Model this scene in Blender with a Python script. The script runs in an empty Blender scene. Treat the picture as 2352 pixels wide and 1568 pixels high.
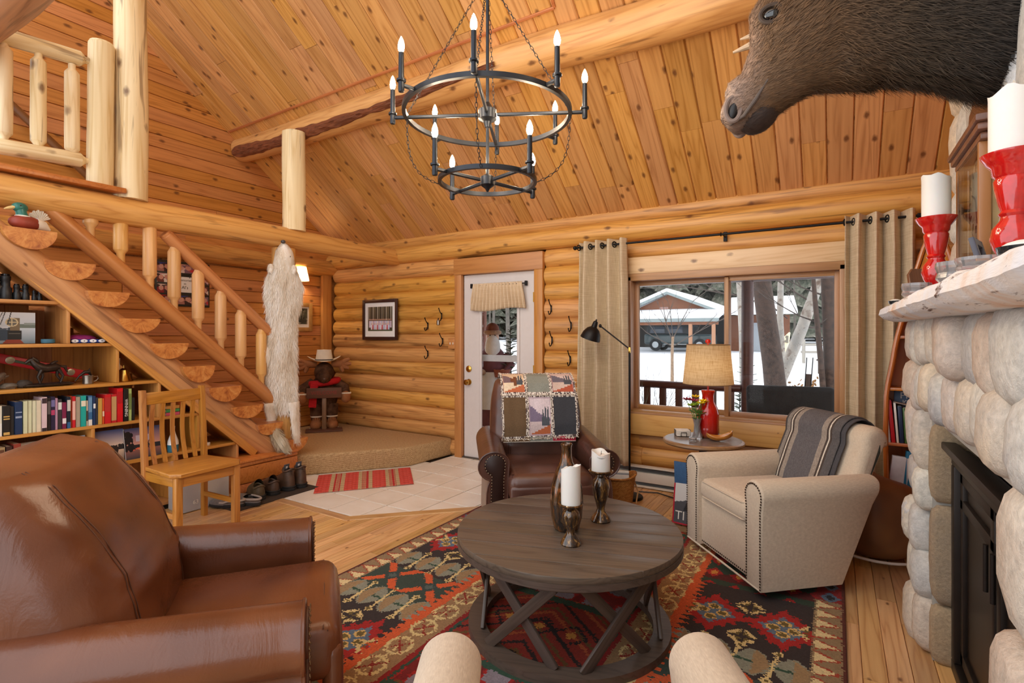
import bpy, bmesh, math, random
import numpy as np
from mathutils import Matrix, Vector, Euler, noise as mnoise
R = math.radians
PI = math.pi
SC = bpy.context.scene
COL = SC.collection
# ------------------------------------------------------------------ camera
cd = bpy.data.cameras.new('camera'); cam = bpy.data.objects.new('camera', cd); COL.objects.link(cam)
cd.sensor_width = 36.0; cd.lens = 36.0 * 1200.0 / 2352.0; cd.shift_y = -17.0 / 2352.0
cd.clip_start = 0.02; cd.clip_end = 400
cam.location = (0, 0, 1.37); cam.rotation_euler = (R(90), 0, R(31.8))
SC.camera = cam
# ------------------------------------------------------------------ sky and exposure
SC.view_settings.view_transform = 'Standard'; SC.view_settings.look = 'None'
SC.view_settings.exposure = 0.32; SC.view_settings.gamma = 1.0
SC.view_settings.use_curve_mapping = False
wd = bpy.data.worlds.new('overcast_sky'); SC.world = wd; wd.use_nodes = True
bg = wd.node_tree.nodes['Background']; bg.inputs[0].default_value = (0.93, 0.96, 1.0, 1); bg.inputs[1].default_value = 1.9
SC.cycles.max_bounces = 7; SC.cycles.diffuse_bounces = 4; SC.cycles.glossy_bounces = 3
SC.cycles.transmission_bounces = 5; SC.cycles.transparent_max_bounces = 10
SC.cycles.use_light_tree = False; SC.cycles.use_adaptive_sampling = True; SC.cycles.adaptive_threshold = 0.06
SC.cycles.caustics_reflective = False; SC.cycles.caustics_refractive = False
SC.cycles.sample_clamp_indirect = 6.0
BULB = 300.0
# ------------------------------------------------------------------ helpers: colour and materials
def lin(c):
    if isinstance(c, str):
        c = c.lstrip('#'); c = [int(c[i:i+2], 16) / 255 for i in (0, 2, 4)]
    return tuple(x / 12.92 if x <= 0.04045 else ((x + 0.055) / 1.055) ** 2.4 for x in c[:3])
def rgba(c): return lin(c) + (1.0,)
MATS = {}
class NT:
    def __init__(s, name):
        s.m = bpy.data.materials.new(name); s.m.use_nodes = True; s.t = s.m.node_tree
        s.b = s.t.nodes['Principled BSDF']; s.out = s.t.nodes['Material Output']
    def n(s, typ, **kw):
        nd = s.t.nodes.new(typ)
        for k, v in kw.items():
            if k.startswith('i_'):
                key = k[2:]
                key = int(key) if key.isdigit() else key.replace('_', ' ')
                nd.inputs[key].default_value = v
            else: setattr(nd, k, v)
        return nd
    def l(s, a, b): s.t.links.new(a, b)
    def math(s, op, a, b=None, c=None):
        nd = s.n('ShaderNodeMath', operation=op)
        for i, q in enumerate((a, b, c)):
            if q is None: continue
            if isinstance(q, (int, float)): nd.inputs[i].default_value = q
            else: s.l(q, nd.inputs[i])
        return nd.outputs[0]
    def mix(s, fac, a, b, mode='MIX'):
        nd = s.n('ShaderNodeMix', data_type='RGBA', blend_type=mode)
        for q, i in ((fac, 0), (a, 6), (b, 7)):
            if isinstance(q, (int, float)): nd.inputs[i].default_value = q
            elif isinstance(q, tuple): nd.inputs[i].default_value = q
            else: s.l(q, nd.inputs[i])
        return nd.outputs[2]
    def ramp(s, fac, stops, interp='LINEAR'):
        nd = s.n('ShaderNodeValToRGB'); e = nd.color_ramp.elements; nd.color_ramp.interpolation = interp
        while len(e) < len(stops): e.new(0.5)
        for q, (p, c) in zip(e, stops): q.position = p; q.color = c if len(c) == 4 else tuple(c) + (1,)
        s.l(fac, nd.inputs[0]); return nd.outputs[0]
    def coords(s, scale, rnd=True, kind='Object'):
        tc = s.n('ShaderNodeTexCoord'); v = tc.outputs[kind]
        if rnd:
            oi = s.n('ShaderNodeObjectInfo')
            vm = s.n('ShaderNodeVectorMath', operation='SCALE'); vm.inputs[0].default_value = (37.1, 21.7, 13.3); s.l(oi.outputs['Random'], vm.inputs[3])
            va = s.n('ShaderNodeVectorMath', operation='ADD'); s.l(v, va.inputs[0]); s.l(vm.outputs[0], va.inputs[1]); v = va.outputs[0]
        mp = s.n('ShaderNodeMapping'); mp.inputs['Scale'].default_value = scale; s.l(v, mp.inputs[0]); return mp.outputs[0]
    def noise(s, vec, scale=1, detail=4, rough=.55, dist=0):
        nd = s.n('ShaderNodeTexNoise'); s.l(vec, nd.inputs['Vector'])
        nd.inputs['Scale'].default_value = scale; nd.inputs['Detail'].default_value = detail
        nd.inputs['Roughness'].default_value = rough; nd.inputs['Distortion'].default_value = dist
        return nd.outputs['Fac']
    def bump(s, h, strength=.2, dist=.01):
        nd = s.n('ShaderNodeBump'); nd.inputs['Strength'].default_value = strength; nd.inputs['Distance'].default_value = dist
        s.l(h, nd.inputs['Height']); s.l(nd.outputs[0], s.b.inputs['Normal'])
    def base(s, c):
        if isinstance(c, tuple): s.b.inputs['Base Color'].default_value = c
        else: s.l(c, s.b.inputs['Base Color'])
    def set(s, **kw):
        for k, v in kw.items(): s.b.inputs[k.replace('_', ' ')].default_value = v
def plain(name, c, rough=.5, metal=0., var=.08, scale=18, bump=0., coat=0., spec=.5):
    """a plain painted/cloth/metal surface with a slight procedural mottling"""
    if name in MATS: return MATS[name]
    t = NT(name); v = t.coords((scale,) * 3)
    nz = t.noise(v, 1, 4)
    a = rgba(c); d = tuple(x * (1 - var) for x in a[:3]) + (1,); u = tuple(min(1, x * (1 + var)) for x in a[:3]) + (1,)
    t.base(t.ramp(nz, [(.3, d), (.7, u)])); t.set(Roughness=rough, Metallic=metal)
    t.b.inputs['Coat Weight'].default_value = coat; t.b.inputs['Specular IOR Level'].default_value = spec
    if bump: t.bump(t.noise(v, 4, 5), bump, .004)
    MATS[name] = t.m; return t.m
def wood(name, light, dark, axis=0, knots=.05, rough=.42, var=.22, cracks=0., fine=1., bump=0., knotcol='#5a2c10', flat=False, coat=.12):
    """sawn or peeled timber: stretched grain along an axis, rings, knots, per-piece tone"""
    if name in MATS: return MATS[name]
    t = NT(name)
    s1 = [9 * fine] * 3; s1[axis] = .55 * fine
    s2 = [70 * fine] * 3; s2[axis] = 2.2 * fine
    v1 = t.coords(tuple(s1)); v2 = t.coords(tuple(s2))
    n1 = t.noise(v1, 1, 2.5, .5, .35)
    rings = t.math('PINGPONG', t.math('MULTIPLY', n1, 7.5), .5)
    rings = t.math('MULTIPLY', rings, 2.0)
    n2 = t.noise(v2, 1, 3)
    g = t.math('ADD', t.math('MULTIPLY', rings, .55), t.math('MULTIPLY', n2, .45))
    L = rgba(light); D = rgba(dark)
    c = t.ramp(g, [(.15, L), (.6, tuple(a * .74 + b * .26 for a, b in zip(L, D))), (1., D)])
    oi = t.n('ShaderNodeObjectInfo')
    mr = t.n('ShaderNodeMapRange'); t.l(oi.outputs['Random'], mr.inputs[0]); mr.inputs[3].default_value = 1 - var; mr.inputs[4].default_value = 1 + var * .55
    hs = t.n('ShaderNodeHueSaturation'); t.l(c, hs.inputs['Color']); t.l(mr.outputs[0], hs.inputs['Value'])
    rr = t.math('FRACT', t.math('MULTIPLY', oi.outputs['Random'], 7.31))
    t.l(t.math('ADD', t.math('MULTIPLY', rr, .010), .495), hs.inputs['Hue'])
    t.l(t.math('ADD', t.math('MULTIPLY', rr, .10), .95), hs.inputs['Saturation'])
    c = hs.outputs[0]
    if knots:
        s3 = [7.5] * 3; s3[axis] = 4.4
        if flat: s3[2] = .001
        v3 = t.coords(tuple(s3)); vo = t.n('ShaderNodeTexVoronoi'); vo.voronoi_dimensions = '2D' if flat else '3D'; vo.inputs['Scale'].default_value = 1; t.l(v3, vo.inputs['Vector'])
        k = t.math('ADD', vo.outputs['Distance'], t.math('MULTIPLY', t.noise(v3, 9, 0), .06))
        sep = t.n('ShaderNodeSeparateColor'); t.l(vo.outputs['Color'], sep.inputs[0])
        on = t.math('LESS_THAN', sep.outputs[0], .34 if flat else .7)
        kk = t.ramp(k, [(knots, (1, 1, 1, 1)), (knots * 1.9 + .02, (0, 0, 0, 1))])
        c = t.mix(t.math('MULTIPLY', kk, t.math('MULTIPLY', on, .8)), c, rgba(knotcol))
    if cracks:
        s4 = [16] * 3; s4[axis] = 1.1
        v4 = t.coords(tuple(s4)); n4 = t.noise(v4, 1, 3, .6, .6)
        ck = t.ramp(n4, [(.5 + .16 * (1 - cracks), (0, 0, 0, 1)), (.58 + .17 * (1 - cracks), (1, 1, 1, 1))])
        c = t.mix(t.math('MULTIPLY', ck, .55), c, rgba(knotcol))
    t.base(c); t.set(Roughness=rough); t.b.inputs['Coat Weight'].default_value = coat; t.b.inputs['Coat Roughness'].default_value = .3
    if bump: t.bump(g, bump, .004)
    MATS[name] = t.m; return t.m
def emit(name, c, strength):
    if name in MATS: return MATS[name]
    t = NT(name); t.base(rgba(c)); t.b.inputs['Emission Color'].default_value = rgba(c); t.b.inputs['Emission Strength'].default_value = strength
    MATS[name] = t.m; return t.m
def clear_glass(name, tint=(1, 1, 1, 1), refl=.06):
    if name in MATS: return MATS[name]
    t = NT(name); tr = t.n('ShaderNodeBsdfTransparent'); tr.inputs[0].default_value = tint
    gl = t.n('ShaderNodeBsdfGlossy'); gl.inputs['Roughness'].default_value = .02
    fr = t.n('ShaderNodeFresnel'); fr.inputs[0].default_value = 1.35
    mx = t.n('ShaderNodeMixShader'); t.l(t.math('MULTIPLY', fr.outputs[0], refl * 12), mx.inputs[0]); t.l(tr.outputs[0], mx.inputs[1]); t.l(gl.outputs[0], mx.inputs[2])
    t.l(mx.outputs[0], t.out.inputs[0]); MATS[name] = t.m; return t.m
def print_mat(name='printed_colour', rough=.55, bump=0., coat=0., weave=0):
    """colour painted on the surface of the thing itself: woven, dyed or printed pattern"""
    if name in MATS: return MATS[name]
    t = NT(name); a = t.n('ShaderNodeAttribute', attribute_name='Col')
    c = a.outputs['Color']
    if weave:
        nz = t.noise(t.coords((weave,) * 3, False), 1, 3)
        c = t.mix(.5, c, t.ramp(nz, [(.25, (.55, .55, .55, 1)), (.75, (1.15, 1.15, 1.15, 1))]), 'MULTIPLY')
        t.bump(nz, .5, .004)
    t.base(c); t.set(Roughness=rough); t.b.inputs['Coat Weight'].default_value = coat
    MATS[name] = t.m; return t.m
# ------------------------------------------------------------------ helpers: meshes
RB = {}
class MB:
    def __init__(s): s.v = []; s.f = []
    def add(s, vs, fs, M=None):
        o = len(s.v)
        if M is not None: vs = [M @ Vector(p) for p in vs]
        s.v.extend([tuple(p) for p in vs]); s.f.extend([tuple(i + o for i in f) for f in fs]); return s
    def box(s, c, d, M=None):
        x, y, z = c; a, b, h = d[0] / 2, d[1] / 2, d[2] / 2
        vs = [(x - a, y - b, z - h), (x + a, y - b, z - h), (x + a, y + b, z - h), (x - a, y + b, z - h), (x - a, y - b, z + h), (x + a, y - b, z + h), (x + a, y + b, z + h), (x - a, y + b, z + h)]
        return s.add(vs, [(0, 3, 2, 1), (4, 5, 6, 7), (0, 1, 5, 4), (1, 2, 6, 5), (2, 3, 7, 6), (3, 0, 4, 7)], M)
    def rbox(s, c, d, r=.01, seg=2, M=None):
        key = (round(d[0], 4), round(d[1], 4), round(d[2], 4), round(r, 4), seg)
        if key not in RB:
            bm = bmesh.new(); bmesh.ops.create_cube(bm, size=1, matrix=Matrix.Diagonal((d[0], d[1], d[2], 1)))
            bmesh.ops.bevel(bm, geom=bm.edges[:], offset=min(r, min(d) * .49), segments=seg, profile=.5, affect='EDGES')
            bm.verts.index_update(); RB[key] = ([v.co.copy() for v in bm.verts], [tuple(v.index for v in f.verts) for f in bm.faces]); bm.free()
        vs, fs = RB[key]; T = Matrix.Translation(c)
        return s.add(vs, fs, T if M is None else M @ T)
    def prism(s, poly, d, M=None, bevel=0., seg=2):
        """poly in local XY extruded along +Z by d"""
        bm = bmesh.new(); vs = [bm.verts.new((p[0], p[1], 0)) for p in poly]; f = bm.faces.new(vs)
        r = bmesh.ops.extrude_face_region(bm, geom=[f]); ex = [g for g in r['geom'] if isinstance(g, bmesh.types.BMVert)]
        bmesh.ops.translate(bm, verts=ex, vec=(0, 0, d)); bmesh.ops.recalc_face_normals(bm, faces=bm.faces[:])
        if bevel:
            es = [e for e in bm.edges if abs(e.verts[0].co.z - e.verts[1].co.z) < 1e-6]
            bmesh.ops.bevel(bm, geom=es, offset=bevel, segments=seg, profile=.5, affect='EDGES')
        bm.verts.index_update(); v = [q.co.copy() for q in bm.verts]; fs = [tuple(q.index for q in g.verts) for g in bm.faces]; bm.free()
        return s.add(v, fs, M)
    def tube(s, path, rad, n=10, cap=True, closed=False, M=None, flat=1.):
        P = [Vector(p) for p in path]; k = len(P)
        if isinstance(rad, (int, float)): rad = [rad] * k
        vs = []; fs = []; up = None
        for i in range(k):
            a = P[i - 1] if (i > 0 or closed) else P[i]; b = P[(i + 1) % k] if (i < k - 1 or closed) else P[i]
            t = (b - a)
            t = t.normalized() if t.length > 1e-9 else Vector((0, 0, 1))
            if up is None:
                up = Vector((0, 0, 1)) if abs(t.z) < .9 else Vector((1, 0, 0))
            x = up.cross(t)
            if x.length < 1e-6: x = Vector((1, 0, 0)).cross(t)
            x.normalize(); y = t.cross(x).normalized(); up = y
            for j in range(n):
                q = 2 * PI * j / n; vs.append(P[i] + x * math.cos(q) * rad[i] + y * math.sin(q) * rad[i] * flat)
        m = k if closed else k - 1
        for i in range(m):
            i2 = (i + 1) % k
            for j in range(n): fs.append((i * n + j, i * n + (j + 1) % n, i2 * n + (j + 1) % n, i2 * n + j))
        if cap and not closed:
            fs.append(tuple(reversed(range(n)))); fs.append(tuple(range((k - 1) * n, k * n)))
        return s.add(vs, fs, M)
    def cyl(s, p0, p1, r0, r1=None, n=14, M=None): return s.tube([p0, p1], [r0, r0 if r1 is None else r1], n, M=M)
    def lathe(s, prof, n=24, M=None, cap=True):
        vs = []; fs = []; k = len(prof)
        for r, z in prof:
            for j in range(n): vs.append((r * math.cos(2 * PI * j / n), r * math.sin(2 * PI * j / n), z))
        for i in range(k - 1):
            for j in range(n): fs.append((i * n + j, i * n + (j + 1) % n, (i + 1) * n + (j + 1) % n, (i + 1) * n + j))
        if cap:
            fs.append(tuple(reversed(range(n)))); fs.append(tuple(range((k - 1) * n, k * n)))
        return s.add(vs, fs, M)
    def surf(s, fn, nu, nv, wu=False, wv=False, M=None):
        vs = []; fs = []; mu = nu if wu else nu + 1; mv = nv if wv else nv + 1
        for i in range(mu):
            for j in range(mv): vs.append(fn(i / nu, j / nv))
        for i in range(nu):
            for j in range(nv):
                a, b = i % mu, (i + 1) % mu; c, d = j % mv, (j + 1) % mv
                fs.append((a * mv + c, b * mv + c, b * mv + d, a * mv + d))
        return s.add(vs, fs, M)
    def ell(s, c, r, n=14, m=9, M=None, e=1.0, jit=0., seed=0):
        """ellipsoid / superellipsoid (e<1 boxy)"""
        rnd = random.Random(seed)
        def sp(x): return math.copysign(abs(x) ** e, x)
        vs = [(c[0], c[1], c[2] - r[2])]; fs = []
        for i in range(1, m):
            a = -PI / 2 + PI * i / m
            for j in range(n):
                b = 2 * PI * j / n; k = 1 + (rnd.random() - .5) * jit
                vs.append((c[0] + r[0] * sp(math.cos(a)) * sp(math.cos(b)) * k, c[1] + r[1] * sp(math.cos(a)) * sp(math.sin(b)) * k, c[2] + r[2] * sp(math.sin(a)) * k))
        vs.append((c[0], c[1], c[2] + r[2])); L = len(vs) - 1
        for j in range(n): fs.append((0, 1 + (j + 1) % n, 1 + j))
        for i in range(m - 2):
            for j in range(n): fs.append((1 + i * n + j, 1 + i * n + (j + 1) % n, 1 + (i + 1) * n + (j + 1) % n, 1 + (i + 1) * n + j))
        for j in range(n): fs.append((L, 1 + (m - 2) * n + j, 1 + (m - 2) * n + (j + 1) % n))
        return s.add(vs, fs, M)
    def mesh(s, name, smooth=True, angle=38):
        m = bpy.data.meshes.new(name); m.from_pydata(s.v, [], s.f)
        if smooth:
            m.polygons.foreach_set('use_smooth', [True] * len(m.polygons))
            try: m.set_sharp_from_angle(angle=R(angle))
            except Exception: pass
        m.update(); return m
    def build(s, name, mat, parent=None, loc=None, rot=None, smooth=True, angle=38, fix=True):
        m = s.mesh(name, smooth, angle)
        if fix:
            bm = bmesh.new(); bm.from_mesh(m); bmesh.ops.recalc_face_normals(bm, faces=bm.faces[:]); bm.to_mesh(m); bm.free()
        return link(name, m, mat, parent, loc, rot)
def link(name, m, mat=None, parent=None, loc=None, rot=None, M=None):
    o = bpy.data.objects.new(name, m); COL.objects.link(o)
    if mat is not None and m is not None and not m.materials: m.materials.append(mat)
    if parent is not None: o.parent = parent
    if M is not None: o.matrix_basis = M
    if loc is not None: o.location = loc
    if rot is not None: o.rotation_euler = rot
    return o
def tag(o, label, cat=None, group=None, kind=None):
    o['label'] = label
    if cat: o['category'] = cat
    if group: o['group'] = group
    if kind: o['kind'] = kind
    return o
def thing(name, label, cat, loc=(0, 0, 0), rz=0., group=None, kind=None, rot=None):
    o = bpy.data.objects.new(name, None); COL.objects.link(o); o.empty_display_size = .1
    o.location = loc; o.rotation_euler = rot if rot is not None else (0, 0, rz)
    return tag(o, label, cat, group, kind)
def copy_tree(o, parent=None):
    c = o.copy(); COL.objects.link(c); c.parent = parent
    for ch in list(o.children): copy_tree(ch, c)
    return c
def frame(o, x, y=None, z=None):
    """matrix with origin o and local X along x (z hint)"""
    x = Vector(x).normalized(); z = Vector(z if z is not None else (0, 0, 1))
    y = z.cross(x).normalized(); z = x.cross(y)
    M = Matrix((x, y, z)).transposed().to_4x4(); M.translation = Vector(o); return M
def paint(name, nu, nv, fn, pos, mat, parent=None, thick=0., back=None, loc=None, rot=None):
    """grid surface carrying its own printed colours; fn(u,v)->rgb(linear), pos(u,v)->xyz"""
    us = np.linspace(0, 1, nu + 1); vs = np.linspace(0, 1, nv + 1)
    V = [pos(u, v) for u in us for v in vs]; F = []
    for i in range(nu):
        for j in range(nv):
            a = i * (nv + 1) + j; F.append((a, a + nv + 1, a + nv + 2, a + 1))
    m = bpy.data.meshes.new(name); m.from_pydata(V, [], F)
    ca = m.color_attributes.new('Col', 'FLOAT_COLOR', 'CORNER')
    cols = np.ones((nu * nv, 4, 4), np.float32)
    k = 0
    for i in range(nu):
        for j in range(nv):
            cols[k, :, :3] = fn((i + .5) / nu, (j + .5) / nv); k += 1
    ca.data.foreach_set('color', cols.ravel())
    m.polygons.foreach_set('use_smooth', [True] * len(m.polygons)); m.update()
    o = link(name, m, mat, parent, loc, rot)
    if thick:
        md = o.modifiers.new('thickness', 'SOLIDIFY'); md.thickness = thick; md.offset = -1
    return o
def text_mesh(txt, size, M, ext=.0005, spacing=1., font_scale=(1, 1)):
    cu = bpy.data.curves.new('lettering', 'FONT'); cu.body = txt; cu.size = size; cu.extrude = ext; cu.align_x = 'CENTER'; cu.align_y = 'CENTER'; cu.space_character = spacing; cu.resolution_u = 2
    o = bpy.data.objects.new('lettering', cu); COL.objects.link(o)
    dg = bpy.context.evaluated_depsgraph_get(); m = bpy.data.meshes.new_from_object(o.evaluated_get(dg))
    bpy.data.objects.remove(o); bpy.data.curves.remove(cu)
    m.transform(M); m.name = 'lettering'; return m
def log_mesh(L, r0, r1=None, n=16, seed=0, wob=.012, rough=.035, bend=0., step=.22, flat_ends=True):
    """peeled log along local X from 0 to L, uneven like the real thing"""
    r1 = r0 if r1 is None else r1; k = max(2, int(L / step)); mb = MB(); vs = []; fs = []
    for i in range(k + 1):
        a = i / k; x = L * a; r = r0 + (r1 - r0) * a
        cy = mnoise.noise((x * .7, seed * 3.1, 1.)) * wob; cz = mnoise.noise((x * .7, seed * 3.1, 7.)) * wob + bend * 4 * a * (1 - a)
        for j in range(n):
            q = 2 * PI * j / n
            rr = r * (1 + rough * mnoise.noise((x * 1.6, math.cos(q) * 1.3 + seed * 5, math.sin(q) * 1.3)))
            vs.append((x, cy + rr * math.cos(q), cz + rr * math.sin(q)))
    for i in range(k):
        for j in range(n): fs.append((i * n + j, i * n + (j + 1) % n, (i + 1) * n + (j + 1) % n, (i + 1) * n + j))
    fs.append(tuple(reversed(range(n)))); fs.append(tuple(range(k * n, (k + 1) * n)))
    mb.add(vs, fs); return mb.mesh('log', True, 50)
def log_between(name, p0, p1, r0, r1=None, mat=None, parent=None, **kw):
    p0 = Vector(p0); p1 = Vector(p1); d = p1 - p0
    m = log_mesh(d.length, r0, r1, **kw)
    z = (0, 0, 1) if abs(d.normalized().z) < .95 else (1, 0, 0)
    return link(name, m, mat, parent, M=frame(p0, d, z=z))
def plank_mesh(L, w, t=.02, bev=.004, gap=.0008):
    """board along local X (0..L), width along Y (0..w), top face at Z=0 towards +Z, chamfered edges"""
    b = bev; mb = MB()
    vs = []; fs = []
    for x in (0, L):
        e = .0012 if x == 0 else -.0012
        vs += [(x + e, gap, -t), (x + e, gap, -b), (x + e, b, 0), (x + e, w - b, 0), (x + e, w - gap, -b), (x + e, w - gap, -t)]
    for j in range(6): fs.append((j, (j + 1) % 6, 6 + (j + 1) % 6, 6 + j))
    fs += [(5, 4, 3, 2, 1, 0), (6, 7, 8, 9, 10, 11)]
    mb.add(vs, fs); return mb.mesh('plank', False)
# ================================================================== materials of the shell
W_CEIL = wood('ceiling_pine', '#daa161', '#a4672b', knots=.09, rough=.5, var=.17, flat=True)
W_WALL = wood('wall_pine', '#d58f4e', '#a5622a', knots=.09, rough=.45, var=.12, flat=True)
W_LOG = wood('wall_log', '#daa056', '#a46528', knots=.1, rough=.45, var=.14, cracks=.5, fine=1.1)
W_BEAM = wood('peeled_log', '#dfa768', '#b27038', knots=.1, rough=.45, var=.1, cracks=.35, fine=1.)
W_PALE = wood('pale_peeled_log', '#efd8ae', '#cda66c', knots=.12, rough=.45, var=.1, cracks=.5, fine=.8)
W_FLOOR = wood('hickory_floor', '#e3b67c', '#a96c38', knots=.05, rough=.3, var=.24, flat=True, fine=1.2, bump=.03, coat=.35)
W_TRIM = wood('casing_pine', '#cc8c48', '#ab6c30', knots=.02, rough=.4, var=.1, axis=0)
W_TRIMZ = wood('casing_pine_upright', '#cc8c48', '#ab6c30', knots=.02, rough=.4, var=.1, axis=2)
W_PINE = wood('clear_pine_board', '#ecc898', '#d4a46a', knots=.09, rough=.42, var=.06)
W_SASH = wood('window_sash_wood', '#b98a5c', '#94683e', knots=0, rough=.4, var=.05)
W_SASHZ = wood('window_sash_upright', '#b98a5c', '#94683e', knots=0, rough=.4, var=.05, axis=2)
W_RED = wood('red_stained_pine', '#cb7c40', '#a65826', knots=.04, rough=.4, var=.12)
GROUT = plain('grout', '#8d8272', .9)
def tile_mat():
    t = NT('cream_floor_tile'); n = t.noise(t.coords((3, 3, 3)), 1, 5, .6, .4)
    t.base(t.ramp(n, [(.3, rgba('#f2ebe0')), (.55, rgba('#eae0d2')), (.8, rgba('#dccfbc'))])); t.set(Roughness=.28); return t.m
TILE = tile_mat()
def carpet_mat():
    t = NT('berber_carpet'); v = t.coords((1, 1, 1), False)
    ck = t.n('ShaderNodeTexChecker'); ck.inputs['Scale'].default_value = 95; t.l(t.coords((1, 1, 1), False), ck.inputs['Vector'])
    ck.inputs[1].default_value = rgba('#c4a274'); ck.inputs[2].default_value = rgba('#9c7a50')
    nz = t.noise(v, 60, 3); c = t.mix(.45, ck.outputs[0], t.ramp(nz, [(.3, rgba('#8c6a44')), (.7, rgba('#d0b080'))]))
    t.base(c); t.set(Roughness=.95); t.bump(nz, .6, .006); return t.m
CARPET = carpet_mat()
# ================================================================== floor
XR = .78
fl = MB().box((-2.5, 1.6, -.05), (7.6, 7.4, .055)).build('floor', GROUT); tag(fl, 'hickory plank floor with a cream tiled entry', 'floor', kind='structure')
rnd = random.Random(4)
PLK = {}
def plank(parent, M, L, w, mat, t=.02, name='plank', bev=.0035, gap=.0008):
    k = (round(L, 2), round(w, 3), t, bev, mat.name, gap)
    if k not in PLK:
        PLK[k] = plank_mesh(k[0], w, t, bev, gap); PLK[k].materials.append(mat)
    return link(name, PLK[k], None, parent, M=M)
WF = .086; x = XR
while x > -4.4:
    xm = x - WF / 2
    ymax = 4.72 if xm > -2.3 else (2.69 + (xm + 3.07) if xm > -3.07 else 2.69)
    y = -.5 + rnd.random() * .8
    if xm < -3.0: y = .9 + rnd.random() * .3
    while y < ymax - .02:
        L = min(rnd.choice([.6, .9, 1.2, 1.5, 1.8]), ymax - y)
        if ymax - y - L < .25: L = ymax - y
        plank(fl, frame((x, y, 0), (0, 1, 0)), L, WF, W_FLOOR); y += round(L, 2)
    x -= WF
# tiles clipped to the entry outline
REG = [(-4.45, 2.69), (-3.07, 2.69), (-2.28, 3.48), (-2.28, 4.69), (-4.45, 4.69)]
def clip(poly, reg):
    for i in range(len(reg)):
        a, b = reg[i], reg[(i + 1) % len(reg)]; out = []
        side = lambda p: (b[0] - a[0]) * (p[1] - a[1]) - (b[1] - a[1]) * (p[0] - a[0])
        for k in range(len(poly)):
            p, q = poly[k], poly[(k + 1) % len(poly)]; sp, sq = side(p), side(q)
            if sp >= 0: out.append(p)
            if sp * sq < 0:
                t = sp / (sp - sq); out.append((p[0] + (q[0] - p[0]) * t, p[1] + (q[1] - p[1]) * t))
        poly = out
        if len(poly) < 3: return []
    return poly
for i in range(-5, 4):
    for j in range(-2, 7):
        x0 = -3.053 + i * .312; y0 = 3.02 + j * .314; g = .0048
        pl = clip([(x0 + g, y0 + g), (x0 + .312 - g, y0 + g), (x0 + .312 - g, y0 + .314 - g), (x0 + g, y0 + .314 - g)], REG)
        if len(pl) < 3: continue
        cx = sum(p[0] for p in pl) / len(pl); cy = sum(p[1] for p in pl) / len(pl)
        if cx < -3.78 and cy > 4.15: continue
        MB().prism([(p[0] - cx, p[1] - cy) for p in pl], .022, Matrix.Translation((0, 0, -.0205)), .0015, 1).build('tile', TILE, fl, (cx, cy, 0), smooth=False)
plank(fl, frame((-4.35, 2.615, .004), (1, 0, 0)), 1.315, .08, W_FLOOR, .02, 'threshold_board')
plank(fl, frame((-3.065, 2.612, .0045), (1, 1, 0)), 1.25, .085, W_FLOOR, .02, 'threshold_board')
# ================================================================== carpeted platform
pf = MB().prism([(-5.74, 3.12), (-4.4, 3.19), (-3.75, 4.03), (-3.70, 4.66), (-5.74, 4.66)], .2, None, .025, 3).build('trim_1', CARPET)
tag(pf, 'beige berber carpeted step platform in the corner under the loft beam', 'platform', kind='structure')
# ================================================================== back wall of logs
YB = 4.69
bk = MB(); yb0, yb1 = 4.76, 4.86
bk.box((-4.69, 4.81, 1.35), (2.30, .1, 2.7)); bk.box((-3.07, 4.81, 2.36), (1.06, .1, .68)); bk.box((-2.115, 4.81, 1.35), (.97, .1, 2.7))
bk.box((-.78, 4.81, .32), (1.7, .1, .64)); bk.box((-.78, 4.81, 2.31), (1.7, .1, .78)); bk.box((.45, 4.81, 1.35), (.76, .1, 2.7))
wb = bk.build('wall_back', W_LOG, smooth=False); tag(wb, 'log wall with the door and the wide window', 'wall', kind='structure')
P_ = .1708
def wlog(x0, x1, k, seed):
    z = P_ * (k + .5) + (rnd.random() - .5) * .008; r = .099 + (rnd.random() - .5) * .01
    m = log_mesh(x1 - x0, r, r * (1 + (rnd.random() - .5) * .08), 18, seed, .01, .04)
    return link('log', m, W_LOG, wb, loc=(x0, 4.745, z))
sd = 0
for k in range(13):
    sd += 1; wlog(-5.66 - rnd.random() * .03, -3.625, k, sd)
    if k < 12: wlog(-2.5, -1.6 if k > 3 else -1.5, k, sd + 40)
    if k < 3: wlog(-1.52, XR, k, sd + 80)
    elif k < 12: wlog(.09, XR, k, sd + 120)
wlog(-2.5, XR, 12, 200)
link('plate_log', log_mesh(6.6, .107, .1, 20, 301, .012, .035), W_LOG, wb, loc=(-5.8, 4.70, 2.328))
link('plate_log', log_mesh(6.6, .11, .11, 16, 302, .01, .03), W_LOG, wb, loc=(-5.8, 4.83, 2.50))  # second log, added behind the plate to close the light gap under the ceiling
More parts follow.
